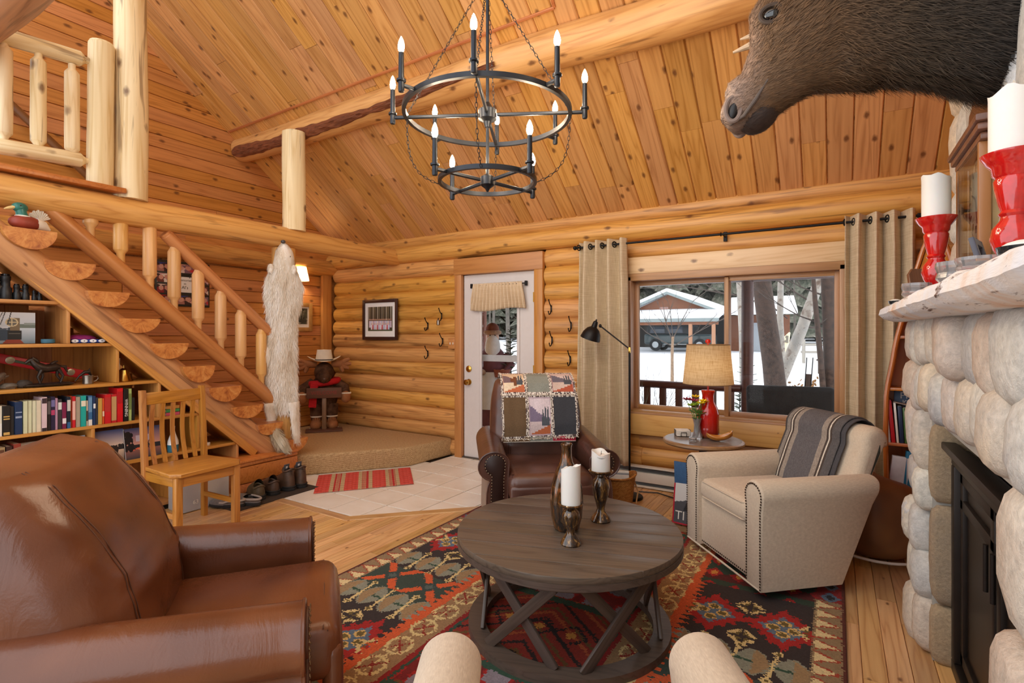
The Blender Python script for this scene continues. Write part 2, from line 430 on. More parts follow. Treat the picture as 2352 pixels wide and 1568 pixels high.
# ================================================================== left wall: boards below, log, gable boards above
wl = MB().box((-5.83, 2.8, 2.5), (.1, 4.2, 5.2)).build('wall_left', W_WALL, smooth=False); tag(wl, 'wall of horizontal pine boards behind the stairs', 'wall', kind='structure')
ML = lambda y, z: frame((-5.752, y, z), (0, 1, 0), z=(1, 0, 0))
z = .2; k = 0
while z < 2.12:
    y = 1.0; k += 1
    cuts = [1.0, 1.7 + rnd.random() * 2.2, 4.52] if k % 3 else [1.0, 4.52]
    for a, b in zip(cuts, cuts[1:]): plank(wl, ML(a, z), b - a, .1270, W_WALL, .02, bev=.005, gap=.0014)
    z += .128
link('wall_log', log_mesh(3.7, .1, .105, 18, 411, .01, .03), W_LOG, wl, M=frame((-5.74, 1.0, 2.235), (0, 1, 0)))
z = 2.33
while z < 5.0:
    ym = (6.0705 - z) / .75 - .01; k += 1
    cuts = [1.0, ym] if k % 2 else [1.0, 1.6 + rnd.random() * 1.8, ym]
    cuts = [c for c in cuts if c <= ym]
    for a, b in zip(cuts, cuts[1:]):
        if b - a > .05: plank(wl, ML(a, z), b - a, .1280, W_WALL, .02, bev=.005, gap=.0014)
    z += .129
MB().rbox((-5.715, 4.565, 1.19), (.05, .14, 2.0), .006).build('corner_board', W_TRIMZ, wl)
# ================================================================== right wall
wr = MB().box((XR + .06, 2.3, 2.2), (.1, 5.2, 4.6)).build('wall_right', W_WALL, smooth=False); tag(wr, 'wall behind the stone chimney', 'wall', kind='structure')
# ================================================================== ceiling
SL = Vector((0, .8, -.6)); NC = Vector((0, -.6, -.8))
def cz(y): return 6.0705 - .75 * y
ce = MB(); ce.add([(-5.9, .2, cz(.2) + .02), (.95, .2, cz(.2) + .02), (.95, 5.1, cz(5.1) + .02), (-5.9, 5.1, cz(5.1) + .02), (-5.9, .2, cz(.2) + .12), (.95, .2, cz(.2) + .12), (.95, 5.1, cz(5.1) + .12), (-5.9, 5.1, cz(5.1) + .12)],
       [(0, 3, 2, 1), (4, 5, 6, 7), (0, 1, 5, 4), (1, 2, 6, 5), (2, 3, 7, 6), (3, 0, 4, 7)])
ceil = ce.build('ceiling', W_CEIL, smooth=False); tag(ceil, 'sloped ceiling of knotty pine boards', 'ceiling', kind='structure')
x = -5.76; WC = .163
while x < .8:
    y = 1.7 + rnd.random() * .5; first = True
    while y < 4.93:
        L = min(rnd.choice([.8, 1.15, 1.5, 1.9, 2.3]) * 1.25, (4.95 - y) * 1.25)
        if (4.95 - y) * 1.25 - L < .3: L = (4.95 - y) * 1.25
        plank(ceil, frame((x, y, cz(y)), SL, z=NC), L, WC, W_CEIL, .018, bev=.009, gap=.0024); y += round(L, 2) * .8
    x += WC
pu = log_between('trim_2', (-5.74, 3.42, 3.455), (.9, 3.40, 3.42), .128, .15, W_BEAM, n=22, seed=7, wob=.03, rough=.05)
tag(pu, 'long peeled log purlin under the sloped ceiling with a ragged strip of bark', 'beam', kind='structure')
W_BARK = wood('red_bark', '#8a4a24', '#3c1c0e', knots=0, rough=.85, var=.1, cracks=.8, fine=2.5, bump=.9)
def bark(u, v):
    L = 3.55; xx = .02 + u * L
    w = (.42 + .25 * mnoise.noise((xx * 2.1, 3, 1)) + .10 * mnoise.noise((xx * 9, 5, 2))) * (1 - u * .75) * min(1, u * 30 + .5)
    a = R(208 + 12 * math.sin(xx * 1.1)) + (v - .5) * 2 * w * 1.25
    r = .131 + .022 * xx / 6.64 + .02 * min(1, v * 6, (1 - v) * 6) * (.6 + .8 * mnoise.noise((xx * 14, v * 5, 9)))
    cy = mnoise.noise((xx * .7, 7 * 3.1, 1.)) * .03; c2 = mnoise.noise((xx * .7, 7 * 3.1, 7.)) * .03
    return (xx, cy + math.cos(a) * r, c2 + math.sin(a) * r)
MB().surf(bark, 140, 8).build('bark_strip', W_BARK, pu, fix=False)
# wiring moulding running along the purlin and up to the chandelier
def onc(x, y, h=.008): return Vector((x, y, cz(y))) + NC * h
tr = MB(); pts = [(-5.72, 3.272), (-1.66, 3.24), (-1.60, 2.62)]
for a, b in zip(pts, pts[1:]):
    pa, pb = onc(*a), onc(*b); M = frame(pa, pb - pa, z=NC); tr.rbox(((pb - pa).length / 2, 0, 0), ((pb - pa).length, .022, .016), .004, 2, M)
tag(tr.build('trim_3', W_RED), 'red-brown wiring moulding on the ceiling along the purlin', 'moulding', kind='structure')
# ================================================================== loft beam, posts, railing
bm_ = log_between('trim_4', (-4.55, .6, 2.29), (-4.56, 4.70, 2.305), .112, .098, W_BEAM, n=22, seed=11, wob=.015, rough=.03)
tag(bm_, 'horizontal loft beam log above the stairs', 'beam', kind='structure')
def post(name, label, x, y, z0, z1, r, mat, seed, wob=.012, rough=.05):
    o = log_between(name, (x, y, z0), (x, y, z1), r, r * .95, mat, n=18, seed=seed, wob=wob, rough=rough)
    return tag(o, label, 'post', kind='structure')
post('log_post', 'tall pale log post rising from the loft beam to the ceiling', -4.55, 1.845, 2.385, 4.62, .108, W_PALE, 21)
post('log_post', 'short pale log post between the loft beam and the purlin', -4.55, 3.25, 2.385, 3.36, .112, W_PALE, 22, .03, .12)
post('log_post', 'log newel post under the loft beam behind the white pelt', -4.56, 3.15, .0, 2.2, .112, W_BEAM, 23)
tb = log_between('trim_5', (-5.75, .93, 3.24), (-1.5, .93, 3.24), .165, .15, wood('dark_peeled_log', '#b97f4e', '#7a4a28', cracks=.6, fine=.7, var=.05), n=20, seed=31, wob=.03, rough=.07)
tag(tb, 'dark tie beam log crossing above the loft railing', 'beam', kind='structure')
def peg(name, p0, p1, r, mat, parent, tip=.05, tr=.55, n=14, seed=0):
    """turned or peeled spindle with tapered tenon ends"""
    p0, p1 = Vector(p0), Vector(p1); d = p1 - p0; L = d.length
    xs = [0, tip * .55, tip, tip * 1.0001 + .004, L * .3, L * .5, L * .7, L - tip - .004, L - tip, L - tip * .55, L]
    rs = [tr * r, tr * r, r * .93, r, r * 1.03, r * 1.0, r * 1.02, r, r * .93, tr * r, tr * r]
    mb = MB(); mb.tube([(q, mnoise.noise((q, seed, 2)) * .004, mnoise.noise((q, seed, 5)) * .004) for q in xs], rs, n)
    m = mb.mesh(name, True, 40); z = (0, 0, 1) if abs(d.normalized().z) < .95 else (1, 0, 0)
    return link(name, m, mat, parent, M=frame(p0, d, z=z))
lr = thing('loft_railing', 'log railing along the loft edge above the stairs', 'railing', (-4.55, 1.65, 2.43))
peg('rail_post', (0, 0, 0), (0, .01, 1.06), .079, W_PALE, lr, .012, .9, 16, 1)
peg('top_rail', (0, -.62, .845), (0, -.055, .895), .052, W_PALE, lr, .06, .45, 16, 2)
peg('bottom_rail', (0, -.62, .135), (0, -.055, .175), .05, W_PALE, lr, .06, .45, 16, 3)
for i, yy in enumerate((1.135, 1.305, 1.487)):
    peg('baluster', (0, yy - 1.65, .17), (0, yy - 1.65, .83), .043, W_PALE, lr, .06, .5, 14, 4 + i)
lb = MB().rbox((-4.52, 1.15, 2.425), (.16, 1.25, .035), .004).build('trim_6', W_RED); tag(lb, 'flat red-brown board capping the loft beam under the railing', 'trim', kind='structure')
wp = log_between('wall_handrail', (-5.66, 1.0, 3.62), (-5.66, 2.05, 2.70), .032, .032, wood('dark_handrail', '#8a5a30', '#6a3d1c', knots=0), n=12, rough=0, wob=0)
tag(wp, 'dark round handrail slanting along the boards behind the loft railing', 'handrail')
# ================================================================== door
dr = thing('door_1', 'white glazed entry door in a pine casing', 'door', (0, YB, 0), kind='structure')
WHT = plain('door_paint', '#d6cdc8', .45, var=.02)
BRASS = plain('brass', '#c9a14e', .22, 1., .05)
IRON = plain('black_iron', '#1d1a19', .45, .6, .1)
GLASS = clear_glass('window_glass', refl=.022)
b = MB()
b.box((-3.416, 0, 1.01), (.212, .04, 2.02)); b.box((-2.715, 0, 1.01), (.17, .04, 2.02)); b.box((-3.055, 0, .125), (.51, .04, .25)); b.box((-3.055, 0, 1.93), (.51, .04, .18))
b.build('slab', WHT, dr, smooth=False)
b = MB()
for (cx, c2, sx, sz) in ((-3.295, 1.045, .034, 1.62), (-2.813, 1.045, .034, 1.62), (-3.054, .25, .51, .034), (-3.054, 1.84, .51, .034)): b.rbox((cx, -.024, c2), (sx, .022, sz), .007)
b.build('glazing_frame', WHT, dr)
MB().box((-3.054, .005, 1.045), (.46, .006, 1.56)).build('pane', GLASS, dr, smooth=False)
b = MB(); b.rbox((-3.575, -.045, 1.06), (.094, .05, 2.12), .006); b.build('side_casing', W_TRIMZ, dr)
b = MB(); b.rbox((-2.555, -.045, 1.06), (.1, .05, 2.12), .006); b.build('side_casing', W_TRIMZ, dr)
b = MB(); b.rbox((-3.065, -.05, 2.115), (1.13, .055, .18), .006); b.build('head_casing', W_TRIM, dr)
for zz, rr in ((.985, .028), (.84, .03)):
    b = MB(); Mk = Matrix.Translation((-3.455, -.02, zz)) @ Matrix.Rotation(R(90), 4, 'X')
    prof = [(.034, 0), (.034, .008), (.012, .012), (.012, .03), (rr, .04), (rr * 1.05, .058), (rr * .7, .072), (.004, .074)] if zz < .9 else [(.036, 0), (.036, .01), (.026, .016), (.012, .018), (.004, .02)]
    b.lathe(prof, 18, Mk); b.build('knob' if zz < .9 else 'deadbolt', BRASS, dr)
for zz in (.3, 1.0, 1.75): MB().box((-2.632, -.022, zz), (.012, .012, .1)).build('hinge', BRASS, dr)
MB().box((-3.07, .0, -.0), (.94, .1, .03)).build('threshold', plain('dark_threshold', '#4a4038', .5), dr)
MB().box((-3.06, .10, 1.105), (.8, .03, .07)).build('storm_door_rail', plain('storm_rail', '#b9b6b4', .5), dr)
# ================================================================== window
wn = thing('window_1', 'wide sliding wood window beside the curtains', 'window', (0, YB, 0), kind='structure')
b = MB(); b.rbox((-.775, -.02, 1.885), (1.80, .16, .07), .005); b.build('frame_head', W_SASH, wn)
b = MB(); b.rbox((-.78, -.02, .665), (1.72, .16, .05), .005); b.build('frame_sill', W_SASH, wn)
for xx in (-1.606, .05): MB().rbox((xx, -.02, 1.27), (.055, .16, 1.24), .005).build('frame_jamb', W_SASHZ, wn)
def sash(x0, x1, yo):
    for xx in (x0 + .02, x1 - .02): MB().rbox((xx, yo, 1.268), (.042, .04, 1.16), .005).build('sash_stile', W_SASHZ, wn)
    for zz in (.706, 1.832): MB().rbox(((x0 + x1) / 2, yo, zz), (x1 - x0 - .07, .04, .04), .005).build('sash_rail', W_SASH, wn)
    MB().box(((x0 + x1) / 2, yo, 1.268), (x1 - x0 - .07, .006, 1.1)).build('pane', GLASS, wn, smooth=False)
sash(-1.585, -.755, .035); sash(-.795, .03, -.02)
MB().rbox((-.772, -.045, 1.26), (.03, .03, 1.17), .004).build('meeting_stile', W_SASHZ, wn)
MB().rbox((-.80, -.02, .98), (.012, .03, .05), .004).build('latch', plain('steel', '#b8b4ae', .3, 1.), wn)
b = MB(); b.rbox((-.765, -.075, 1.985), (1.80, .05, .155), .006); b.build('header_board', W_PINE, wn)
for xx in (-1.652, .098): MB().rbox((xx, -.07, 1.27), (.062, .05, 1.62), .005).build('side_casing', W_PINE, wn)
b = MB(); b.rbox((-.70, -.085, .565), (1.86, .05, .19), .006); b.build('apron_board', wood('amber_pine_board', '#dfae6a', '#c48c4c', knots=.03, var=.05), wn)
b = MB(); b.rbox((-.70, -.06, .66), (1.84, .1, .022), .006); b.build('stool', W_SASH, wn)
# ================================================================== fur
def fur(name, src, count, length, width, comb, mat, parent, seed=1, lift=.35, jit=.35, lenfn=None):
    """single-blade hairs rooted on a body mesh (local space of src)"""
    me = src.data; me.calc_loop_triangles(); rg = np.random.default_rng(seed)
    tv = np.empty(len(me.loop_triangles) * 3, np.int32); me.loop_triangles.foreach_get('vertices', tv); tv = tv.reshape(-1, 3)
    co = np.empty(len(me.vertices) * 3, np.float32); me.vertices.foreach_get('co', co); co = co.reshape(-1, 3)
    A, B, C_ = co[tv[:, 0]], co[tv[:, 1]], co[tv[:, 2]]
    nr = np.cross(B - A, C_ - A); ar = np.linalg.norm(nr, axis=1); nr /= ar[:, None] + 1e-12
    k = rg.choice(len(tv), count, p=ar / ar.sum()); a, b = rg.random(count), rg.random(count)
    fl_ = a + b > 1; a[fl_] = 1 - a[fl_]; b[fl_] = 1 - b[fl_]
    P = A[k] + (B[k] - A[k]) * a[:, None] + (C_[k] - A[k]) * b[:, None]; N = nr[k]
    cm = np.array(comb(P) if callable(comb) else np.tile(comb, (count, 1)), np.float32)
    cm = cm - N * (cm * N).sum(1)[:, None]; cm /= np.linalg.norm(cm, axis=1)[:, None] + 1e-9
    D = N * lift + cm + (rg.random((count, 3)) - .5) * jit; D /= np.linalg.norm(D, axis=1)[:, None]
    L = length * (.6 + .7 * rg.random(count))
    if lenfn is not None: L = L * lenfn(P)
    S = np.cross(D, N); S /= np.linalg.norm(S, axis=1)[:, None] + 1e-9
    w = width * (.7 + .6 * rg.random(count))
    mid = P + D * (L * .55)[:, None] + N * (L * .04)[:, None]
    tip = P + D * L[:, None] - N * (L * .06)[:, None]
    V = np.empty((count, 5, 3), np.float32); V[:, 0] = P - S * w[:, None] / 2; V[:, 1] = P + S * w[:, None] / 2
    V[:, 2] = mid + S * w[:, None] * .4; V[:, 3] = mid - S * w[:, None] * .4; V[:, 4] = tip
    m = bpy.data.meshes.new(name); n = count
    m.vertices.add(n * 5); m.vertices.foreach_set('co', V.ravel())
    base = (np.arange(n) * 5)[:, None]; q = (base + np.array([0, 1, 2, 3])).ravel(); tr_ = (base + np.array([3, 2, 4])).ravel()
    m.loops.add(n * 7); m.loops.foreach_set('vertex_index', np.concatenate([q, tr_]))
    m.polygons.add(n * 2); m.polygons.foreach_set('loop_start', np.concatenate([np.arange(n) * 4, n * 4 + np.arange(n) * 3])); 
    m.update(calc_edges=True); m.validate()
    m.polygons.foreach_set('use_smooth', [True] * len(m.polygons))
    o = link(name, m, mat, parent); o['kind'] = 'stuff'; return o
# ================================================================== staircase
W_TREAD = wood('stair_half_log', '#c4834c', '#92532a', knots=.04, rough=.42, var=.14, fine=.8)
W_STRING = wood('stringer_log', '#cf9556', '#9f6230', knots=.05, rough=.45, var=.05, cracks=.5, fine=.7)
W_RAIL = wood('handrail_log', '#ca874a', '#a05d2a', knots=.035, rough=.36, var=.06, fine=.7)
W_BAL = wood('baluster_pine', '#e2ae6c', '#c48a48', knots=.03, rough=.36, var=.1, fine=.8)
def endgrain():
    t = NT('half_log_end_grain'); v = t.coords((1, 1, 1)); sp = t.n('ShaderNodeSeparateXYZ'); tc = t.n('ShaderNodeTexCoord'); t.l(tc.outputs['Object'], sp.inputs[0])
    ang = t.math('ARCTAN2', sp.outputs[2], sp.outputs[1]); cb = t.n('ShaderNodeCombineXYZ'); t.l(t.math('MULTIPLY', ang, 5.), cb.inputs[0])
    oi = t.n('ShaderNodeObjectInfo'); t.l(t.math('MULTIPLY', oi.outputs['Random'], 40), cb.inputs[1])
    n = t.noise(cb.outputs[0], 1.6, 5, .65); n2 = t.noise(v, 17, 5, .65, .5)
    c = t.ramp(t.math('ADD', t.math('MULTIPLY', n, .3), t.math('MULTIPLY', n2, .7)), [(.34, rgba('#94491a')), (.5, rgba('#c47a38')), (.72, rgba('#e0a45c'))])
    t.base(c); t.set(Roughness=.45); t.bump(n2, .2, .004); return t.m
W_END = endgrain()
st = thing('staircase', 'open staircase of half-log treads with peeled log rails', 'staircase', (-4.55, 2.1, 0))
o = log_between('stringer', (.06, -1.35, 2.285), (.06, .93, .225), .098, .105, W_STRING, st, n=18, seed=61, wob=.02, rough=.05)
log_between('stringer', (-1.02, -1.2, 2.16), (-1.02, .93, .225), .09, .09, W_STRING, st, n=12, seed=62)
for k in range(10):
    yy = 1.21 + .209 * k; zz = 2.04 - .1855 * k; w = .139 + .008 * math.sin(k * 2.2); dp = .118 + .012 * math.sin(k * 1.3 + 1)
    if k == 9: yy, w, dp = 3.125, .16, .128
    rr = random.Random(k); x1 = .165 + rr.random() * .03; x0 = -1.12
    sec = [(w * math.cos(q) * (1 + .03 * math.sin(3 * q + k)), -dp * math.sin(q) * (1 + .04 * math.sin(2 * q + k))) for q in [PI * i / 14 for i in range(15)]]
    mb = MB(); vs = []; fs = []; n = 15
    for i, xx in enumerate((x0, x0 * .5, x1 - .02, x1)):
        s_ = .97 if i == 3 else 1
        vs += [(xx, a * s_, b) for a, b in sec]
    for i in range(3):
        for j in range(n): fs.append((i * n + j, i * n + (j + 1) % n, (i + 1) * n + (j + 1) % n, (i + 1) * n + j))
    fs.append(tuple(range(n)))
    mb.add(vs, fs); t_ = mb.build('tread', W_TREAD, st, (0, yy - 2.1, zz), (0, 0, (rr.random() - .5) * .06), angle=45)
    mb = MB(); mb.add([(x1, a * .97, b) for a, b in sec], [tuple(range(n))]); mb.build('end_grain', W_END, t_, smooth=False)
peg('lower_handrail', (0, -.9, 2.355), (0, .965, .70), .061, W_RAIL, st, .02, .95, 16, 71)
peg('upper_handrail', (0, -.02, 2.175), (0, .885, 1.385), .05, W_RAIL, st, .02, .95, 16, 72)
for i, (yy, zt) in enumerate(((1.594, 2.20), (1.78, 2.20), (1.975, 2.20), (2.152, 2.11), (2.339, 1.945), (2.528, 1.78), (2.708, 1.62), (2.905, 1.445))):
    zb = 2.355 - (yy - 1.2) * .8874 + .01
    p0 = Vector((0, yy - 2.1, zb)); L = zt - zb; tp = .075 if i > 2 else .004; r = .047
    mb = MB(); xs = [0, .12, .145, .15, L - tp - .005, L - tp, L - tp * .6, L]; rs = [.027, .027, r * .95, r, r, r * .95, .03 if i > 2 else r, .03 if i > 2 else r]
    mb.tube([(q, 0, 0) for q in xs], rs, 16); link('baluster', mb.mesh('baluster', True, 40), W_BAL, st, M=frame(p0, (0, 0, 1), z=(1, 0, 0)))
sb = MB(); sb.box((-.05, .72, .135), (.56, .56, .27)); base_ = sb.build('stair_base', W_RED, st, smooth=False)
for i, (z0, hh) in enumerate(((.0, .085), (.09, .14), (.235, .035))): MB().rbox((.24, .72, z0 + hh / 2), (.025, .58, hh - .004), .004).build('board', W_RED, base_)
MB().rbox((.0, .71, .279), (.53, .6, .02), .004).build('base_top', W_RED, st)
# ================================================================== bookcase under the stairs
W_SH = wood('bookcase_pine', '#cc9048', '#a4682c', axis=1, knots=.03, rough=.42, var=.08)
W_SHZ = wood('bookcase_pine_upright', '#cc9048', '#a4682c', axis=2, knots=.03, rough=.42, var=.1)
W_BK = wood('bookcase_back_boards', '#b87a3c', '#8a5222', axis=2, knots=.06, rough=.5, var=.2)
bc = thing('bookcase', 'built-in pine bookcase filling the slope beneath the stairs', 'bookcase', (-4.45, 1.6, 0))
DP = .40
SHZ = [(1.591, 1.43), (1.305, 1.735), (1.015, 2.02), (.725, 2.33), (.43, 2.62), (.06, 2.62)]
for zz, y1 in SHZ: MB().rbox((-DP / 2, (0.7 + y1) / 2 - 1.6, zz - .011), (DP, y1 - .7, .022), .002).build('shelf', W_SH, bc)
for yy, z0, z1 in ((1.435, 1.305, 1.57), (1.722, 1.015, 1.284), (2.0, .725, .994), (2.29, .43, .704), (1.575, .43, .704), (2.62, .0, .41), (2.1, .06, .41), (1.35, .06, .41), (1.0, .06, 1.99)):
    MB().rbox((-DP / 2, yy - 1.6, (z0 + z1) / 2), (DP, .02, z1 - z0 - .002), .002).build('divider', W_SHZ, bc)
y = .7
while y < 2.6:
    zt = max(.2, 1.9 - .95 * (y + .13 - 1.091)); MB().box((-DP - .012, y + .064 - 1.6, zt / 2), (.02, .126, zt)).build('back_board', W_BK, bc, smooth=False); y += .128
p0 = Vector((.005, .85 - 1.6, 1.90 - .95 * (.85 - 1.091))); p1 = Vector((.005, 2.78 - 1.6, 1.90 - .95 * (2.78 - 1.091))); d_ = p1 - p0
o = MB().rbox((d_.length / 2, 0, 0), (d_.length, .022, .068), .004).build('slanted_face_board', wood('slant_pine', '#d89a4e', '#b0702e', knots=.04, var=.03), bc); o.matrix_basis = frame(p0, d_)
o = MB().rbox((d_.length / 2, -.19, .02), (d_.length, .38, .02), .002).build('slanted_underside', W_TRIM, bc); o.matrix_basis = frame(p0 + Vector((-.02, 0, 0)), d_) @ Matrix.Rotation(PI, 4, 'X') @ Matrix.Translation((0, 0, -.02))
# ================================================================== small makers
def boxy(name, label, cat, dims, loc, mat, rz=0., r=.003, group=None, rot=None):
    o = MB().rbox((0, 0, dims[2] / 2), dims, r).build(name, mat, None, loc, rot if rot else (0, 0, rz)); return tag(o, label, cat, group)
class Ras:
    """small print raster, painted with shapes; used as the picture printed on paper or cloth"""
    def __init__(s, w, h, c): s.w, s.h = w, h; s.a = np.zeros((h, w, 3), np.float32); s.a[:] = lin(c); s.Y, s.X = np.mgrid[0:h, 0:w]; s.X = (s.X + .5) / w; s.Y = 1 - (s.Y + .5) / h; s.rg = np.random.default_rng(w * 7 + h)
    def rect(s, x0, y0, x1, y1, c): s.a[(s.X >= x0) & (s.X < x1) & (s.Y >= y0) & (s.Y < y1)] = lin(c); return s
    def ell(s, x, y, rx, ry, c): s.a[((s.X - x) / rx) ** 2 + ((s.Y - y) / ry) ** 2 < 1] = lin(c); return s
    def poly(s, pts, c):
        ins = np.zeros(s.X.shape, bool); n = len(pts)
        for i in range(n):
            (xa, ya), (xb, yb) = pts[i], pts[(i + 1) % n]
            if ya == yb: continue
            ins ^= ((ya > s.Y) != (yb > s.Y)) & (s.X < (xb - xa) * (s.Y - ya) / (yb - ya) + xa)
        s.a[ins] = lin(c); return s
    def grad(s, y0, y1, c0, c1):
        m = (s.Y >= y0) & (s.Y < y1); f = ((s.Y - y0) / (y1 - y0))[..., None]; g = np.array(lin(c0)) * (1 - f) + np.array(lin(c1)) * f; s.a[m] = g[m]; return s
    def line(s, x0, y0, x1, y1, w, c):
        dx, dy = x1 - x0, y1 - y0; L2 = dx * dx + dy * dy + 1e-9; t = np.clip(((s.X - x0) * dx + (s.Y - y0) * dy) / L2, 0, 1)
        s.a[(s.X - x0 - t * dx) ** 2 + ((s.Y - y0 - t * dy)) ** 2 < w * w] = lin(c); return s
    def speck(s, x0, y0, x1, y1, cols, n, rx, ry):
        for i in range(n): s.ell(x0 + (x1 - x0) * s.rg.random(), y0 + (y1 - y0) * s.rg.random(), rx * (.5 + s.rg.random()), ry * (.5 + s.rg.random()), cols[int(s.rg.integers(len(cols)))])
        return s
    def fn(s): return lambda u, v: s.a[min(s.h - 1, int((1 - v) * s.h)), min(s.w - 1, int(u * s.w))]
PRINT = print_mat('glossy_print', .3, coat=.2); MATTE = print_mat('matte_print', .7)
def flat(name, ras, W, H, parent=None, M=None, mat=None, thick=.0):
    o = paint(name, ras.w, ras.h, ras.fn(), lambda u, v: (u * W - W / 2, v * H, 0), mat or PRINT, parent, thick)
    if M is not None: o.matrix_basis = M
    return o
def face(loc, nrm, lean=0.):
    """matrix: local X to the viewer's right, local Y up, local Z along nrm (horizontal), leaning back by lean"""
    n = Vector(nrm).normalized(); xax = Vector((0, 0, 1)).cross(n).normalized()
    M = Matrix((xax, Vector((0, 0, 1)), n)).transposed().to_4x4(); M = M @ Matrix.Rotation(-lean, 4, 'X'); M.translation = Vector(loc); return M
XF = -4.47
# books on the long shelf
BK = [(1.086,.02,.192,'#ddd6c2','cream book with a black slash at the far end of the long row'),(1.108,.034,.191,'#1f1b1a','thick black book with gold bands beside a cream book'),(1.143,.02,.182,'#2c2a2a','thin charcoal book beside the thick navy book'),(1.165,.036,.21,'#1d3357','thick navy book with silver spine lettering'),
(1.205,.022,.21,'#cfd1ab','first of three pale green matching books beside the navy book'),(1.229,.02,.21,'#d3d5b0','middle of three pale green matching books'),(1.251,.019,.207,'#d8d6b6','last of three pale green matching books'),(1.271,.024,.207,'#dccfb4','plain cream paperback beside the pale green set'),
(1.297,.028,.226,'#d9bfc4','pale pink book with a dark round emblem at its top'),(1.327,.018,.219,'#241d1d','black book with small white spine lettering'),(1.346,.022,.225,'#2b2340','dark violet book with a magenta title'),(1.369,.013,.213,'#b58aa2','thin mauve book among dark spines'),(1.383,.021,.203,'#3a3638','dark grey book with a white patch high on its spine'),
(1.405,.023,.18,'#7d2448','short plum book with white lettering'),(1.43,.021,.216,'#17202f','blue-black book with pale lettering beside an orange spine'),(1.452,.007,.217,'#d8732a','very thin orange book'),(1.46,.019,.215,'#c8232c','red book with white lettering beside the thin orange one'),(1.481,.025,.209,'#a89a86','plain grey-tan cloth book beside the teal one'),
(1.508,.03,.214,'#1fa59c','teal hardcover with a cream label'),(1.54,.011,.178,'#d8cbb4','narrow cream book beside the teal one'),(1.552,.025,.21,'#3d6f9e','blue and white paperback'),(1.579,.014,.206,'#22365c','thin navy book with a white block'),(1.595,.014,.193,'#3b4358','thin slate book beside the gold one'),
(1.611,.024,.185,'#c9a04e','shiny gold book beside a thin orange-red one'),(1.636,.011,.183,'#dc5a26','thin orange-red book beside the gold one'),(1.649,.038,.21,'#cc1f26','thick red book with faded gold lettering'),(1.689,.035,.207,'#c3272b','red book with a tan paper label'),(1.726,.037,.248,'#d3161f','tall glossy red book'),
(1.766,.029,.238,'#1b1918','tall black book lettered in white'),(1.797,.021,.238,'#a9bf72','tall pale green book at the end of the row'),(1.82,.018,.17,'#20201f','short black book next to the tall pale green one')]
PAPER = plain('book_paper', '#d9cfbb', .9, var=.06, scale=60)
def book(name, label, loc, w, h, dpt, col, group, band=None, rot=None, title=None):
    c = plain('book_' + col.strip('#'), col, .42, var=.05)
    t = thing(name, label, 'book', loc, 0, group, rot=rot)
    b = MB(); b.rbox((-.0015, w / 2, h / 2), (.003, w, h), .001, 1); b.rbox((-dpt / 2, .0012, h / 2), (dpt, .0024, h), .0008, 1); b.rbox((-dpt / 2, w - .0012, h / 2), (dpt, .0024, h), .0008, 1); b.build('cover', c, t)
    MB().box((-dpt / 2 - .001, w / 2, h / 2), (dpt - .006, w - .005, h - .008)).build('pages', PAPER, t, smooth=False)
    for (z0, z1, bc_) in band or []:
        MB().box((.0006, w / 2, (z0 + z1) / 2 * h), (.001, w * .86, (z1 - z0) * h)).build('spine_label', plain('label_' + bc_.strip('#'), bc_, .5, var=.03), t, smooth=False)
    if title:
        M = Matrix.Translation((.0014, w / 2, h * title[2])) @ Matrix.Rotation(R(90), 4, 'Y')
        link('spine_lettering', text_mesh(title[0], title[1], M, .0002), plain('white_ink', '#efece4', .6, var=.02), t)
    return t
BANDS = {0: [(.0, .42, '#e9e5dc')], 1: [(.62, .66, '#c9a25a'), (.54, .58, '#c9a25a'), (.03, .12, '#c9a25a')], 3: [(.5, .56, '#8e9bb4'), (.66, .69, '#8e9bb4')], 8: [(.82, .97, '#3a2a2e'), (.0, .1, '#2c2226')], 9: [(.5, .9, '#5a5250')], 10: [(.45, .6, '#b33d66'), (.7, .9, '#6f6a9a')], 12: [(.66, .9, '#d9d9d6')], 13: [(.2, .4, '#e9dfe2')], 14: [(.0, .2, '#2d5f8f'), (.55, .9, '#c9c6c0')], 16: [(.25, .85, '#e8b8a8')], 18: [(.66, .84, '#e6dcc4')], 19: [(.2, .6, '#4b4640')], 20: [(.45, .95, '#6f98bd'), (.0, .2, '#e9e4da')], 21: [(.58, .74, '#e8e8e6')], 25: [(.4, .9, '#b9302c')], 26: [(.08, .92, '#c39a66')], 27: [(.55, .9, '#b3121b')], 29: [(.35, .85, '#6f8448')], 24: [(.3, .5, '#e8d0b0')]}
for i, (y0, w, h, col, lab) in enumerate(BK):
    book('book', lab, (XF + .01 - .012 * random.Random(i).random(), y0, .725), w, h, .13 + .04 * random.Random(i + 9).random(), col, 'books in the long row under the stairs', BANDS.get(i), None, ('WINNING', .028, .42) if i == 28 else None)
book('book', 'red book with a tan label on the low shelf of the bookcase', (XF, 1.16, .43), .036, .235, .17, '#8e3a2c', 'books on the low shelf', [(.3, .8, '#b99272')])
book('book', 'dark brown book on the low shelf next to the red one', (XF, 1.125, .43), .03, .225, .17, '#3d231d', 'books on the low shelf')
book('book', 'thin cream book on the low shelf beside a framed old photograph', (XF, 1.2, .43), .012, .21, .15, '#d8cbb0', 'books on the low shelf')
book('book', 'wide tan book with brown stripes at the outer end of the low shelf', (XF, 1.06, .43), .06, .225, .17, '#a58a62', 'books on the low shelf', [(.72, .78, '#5e3a26'), (.84, .93, '#5e3a26')])
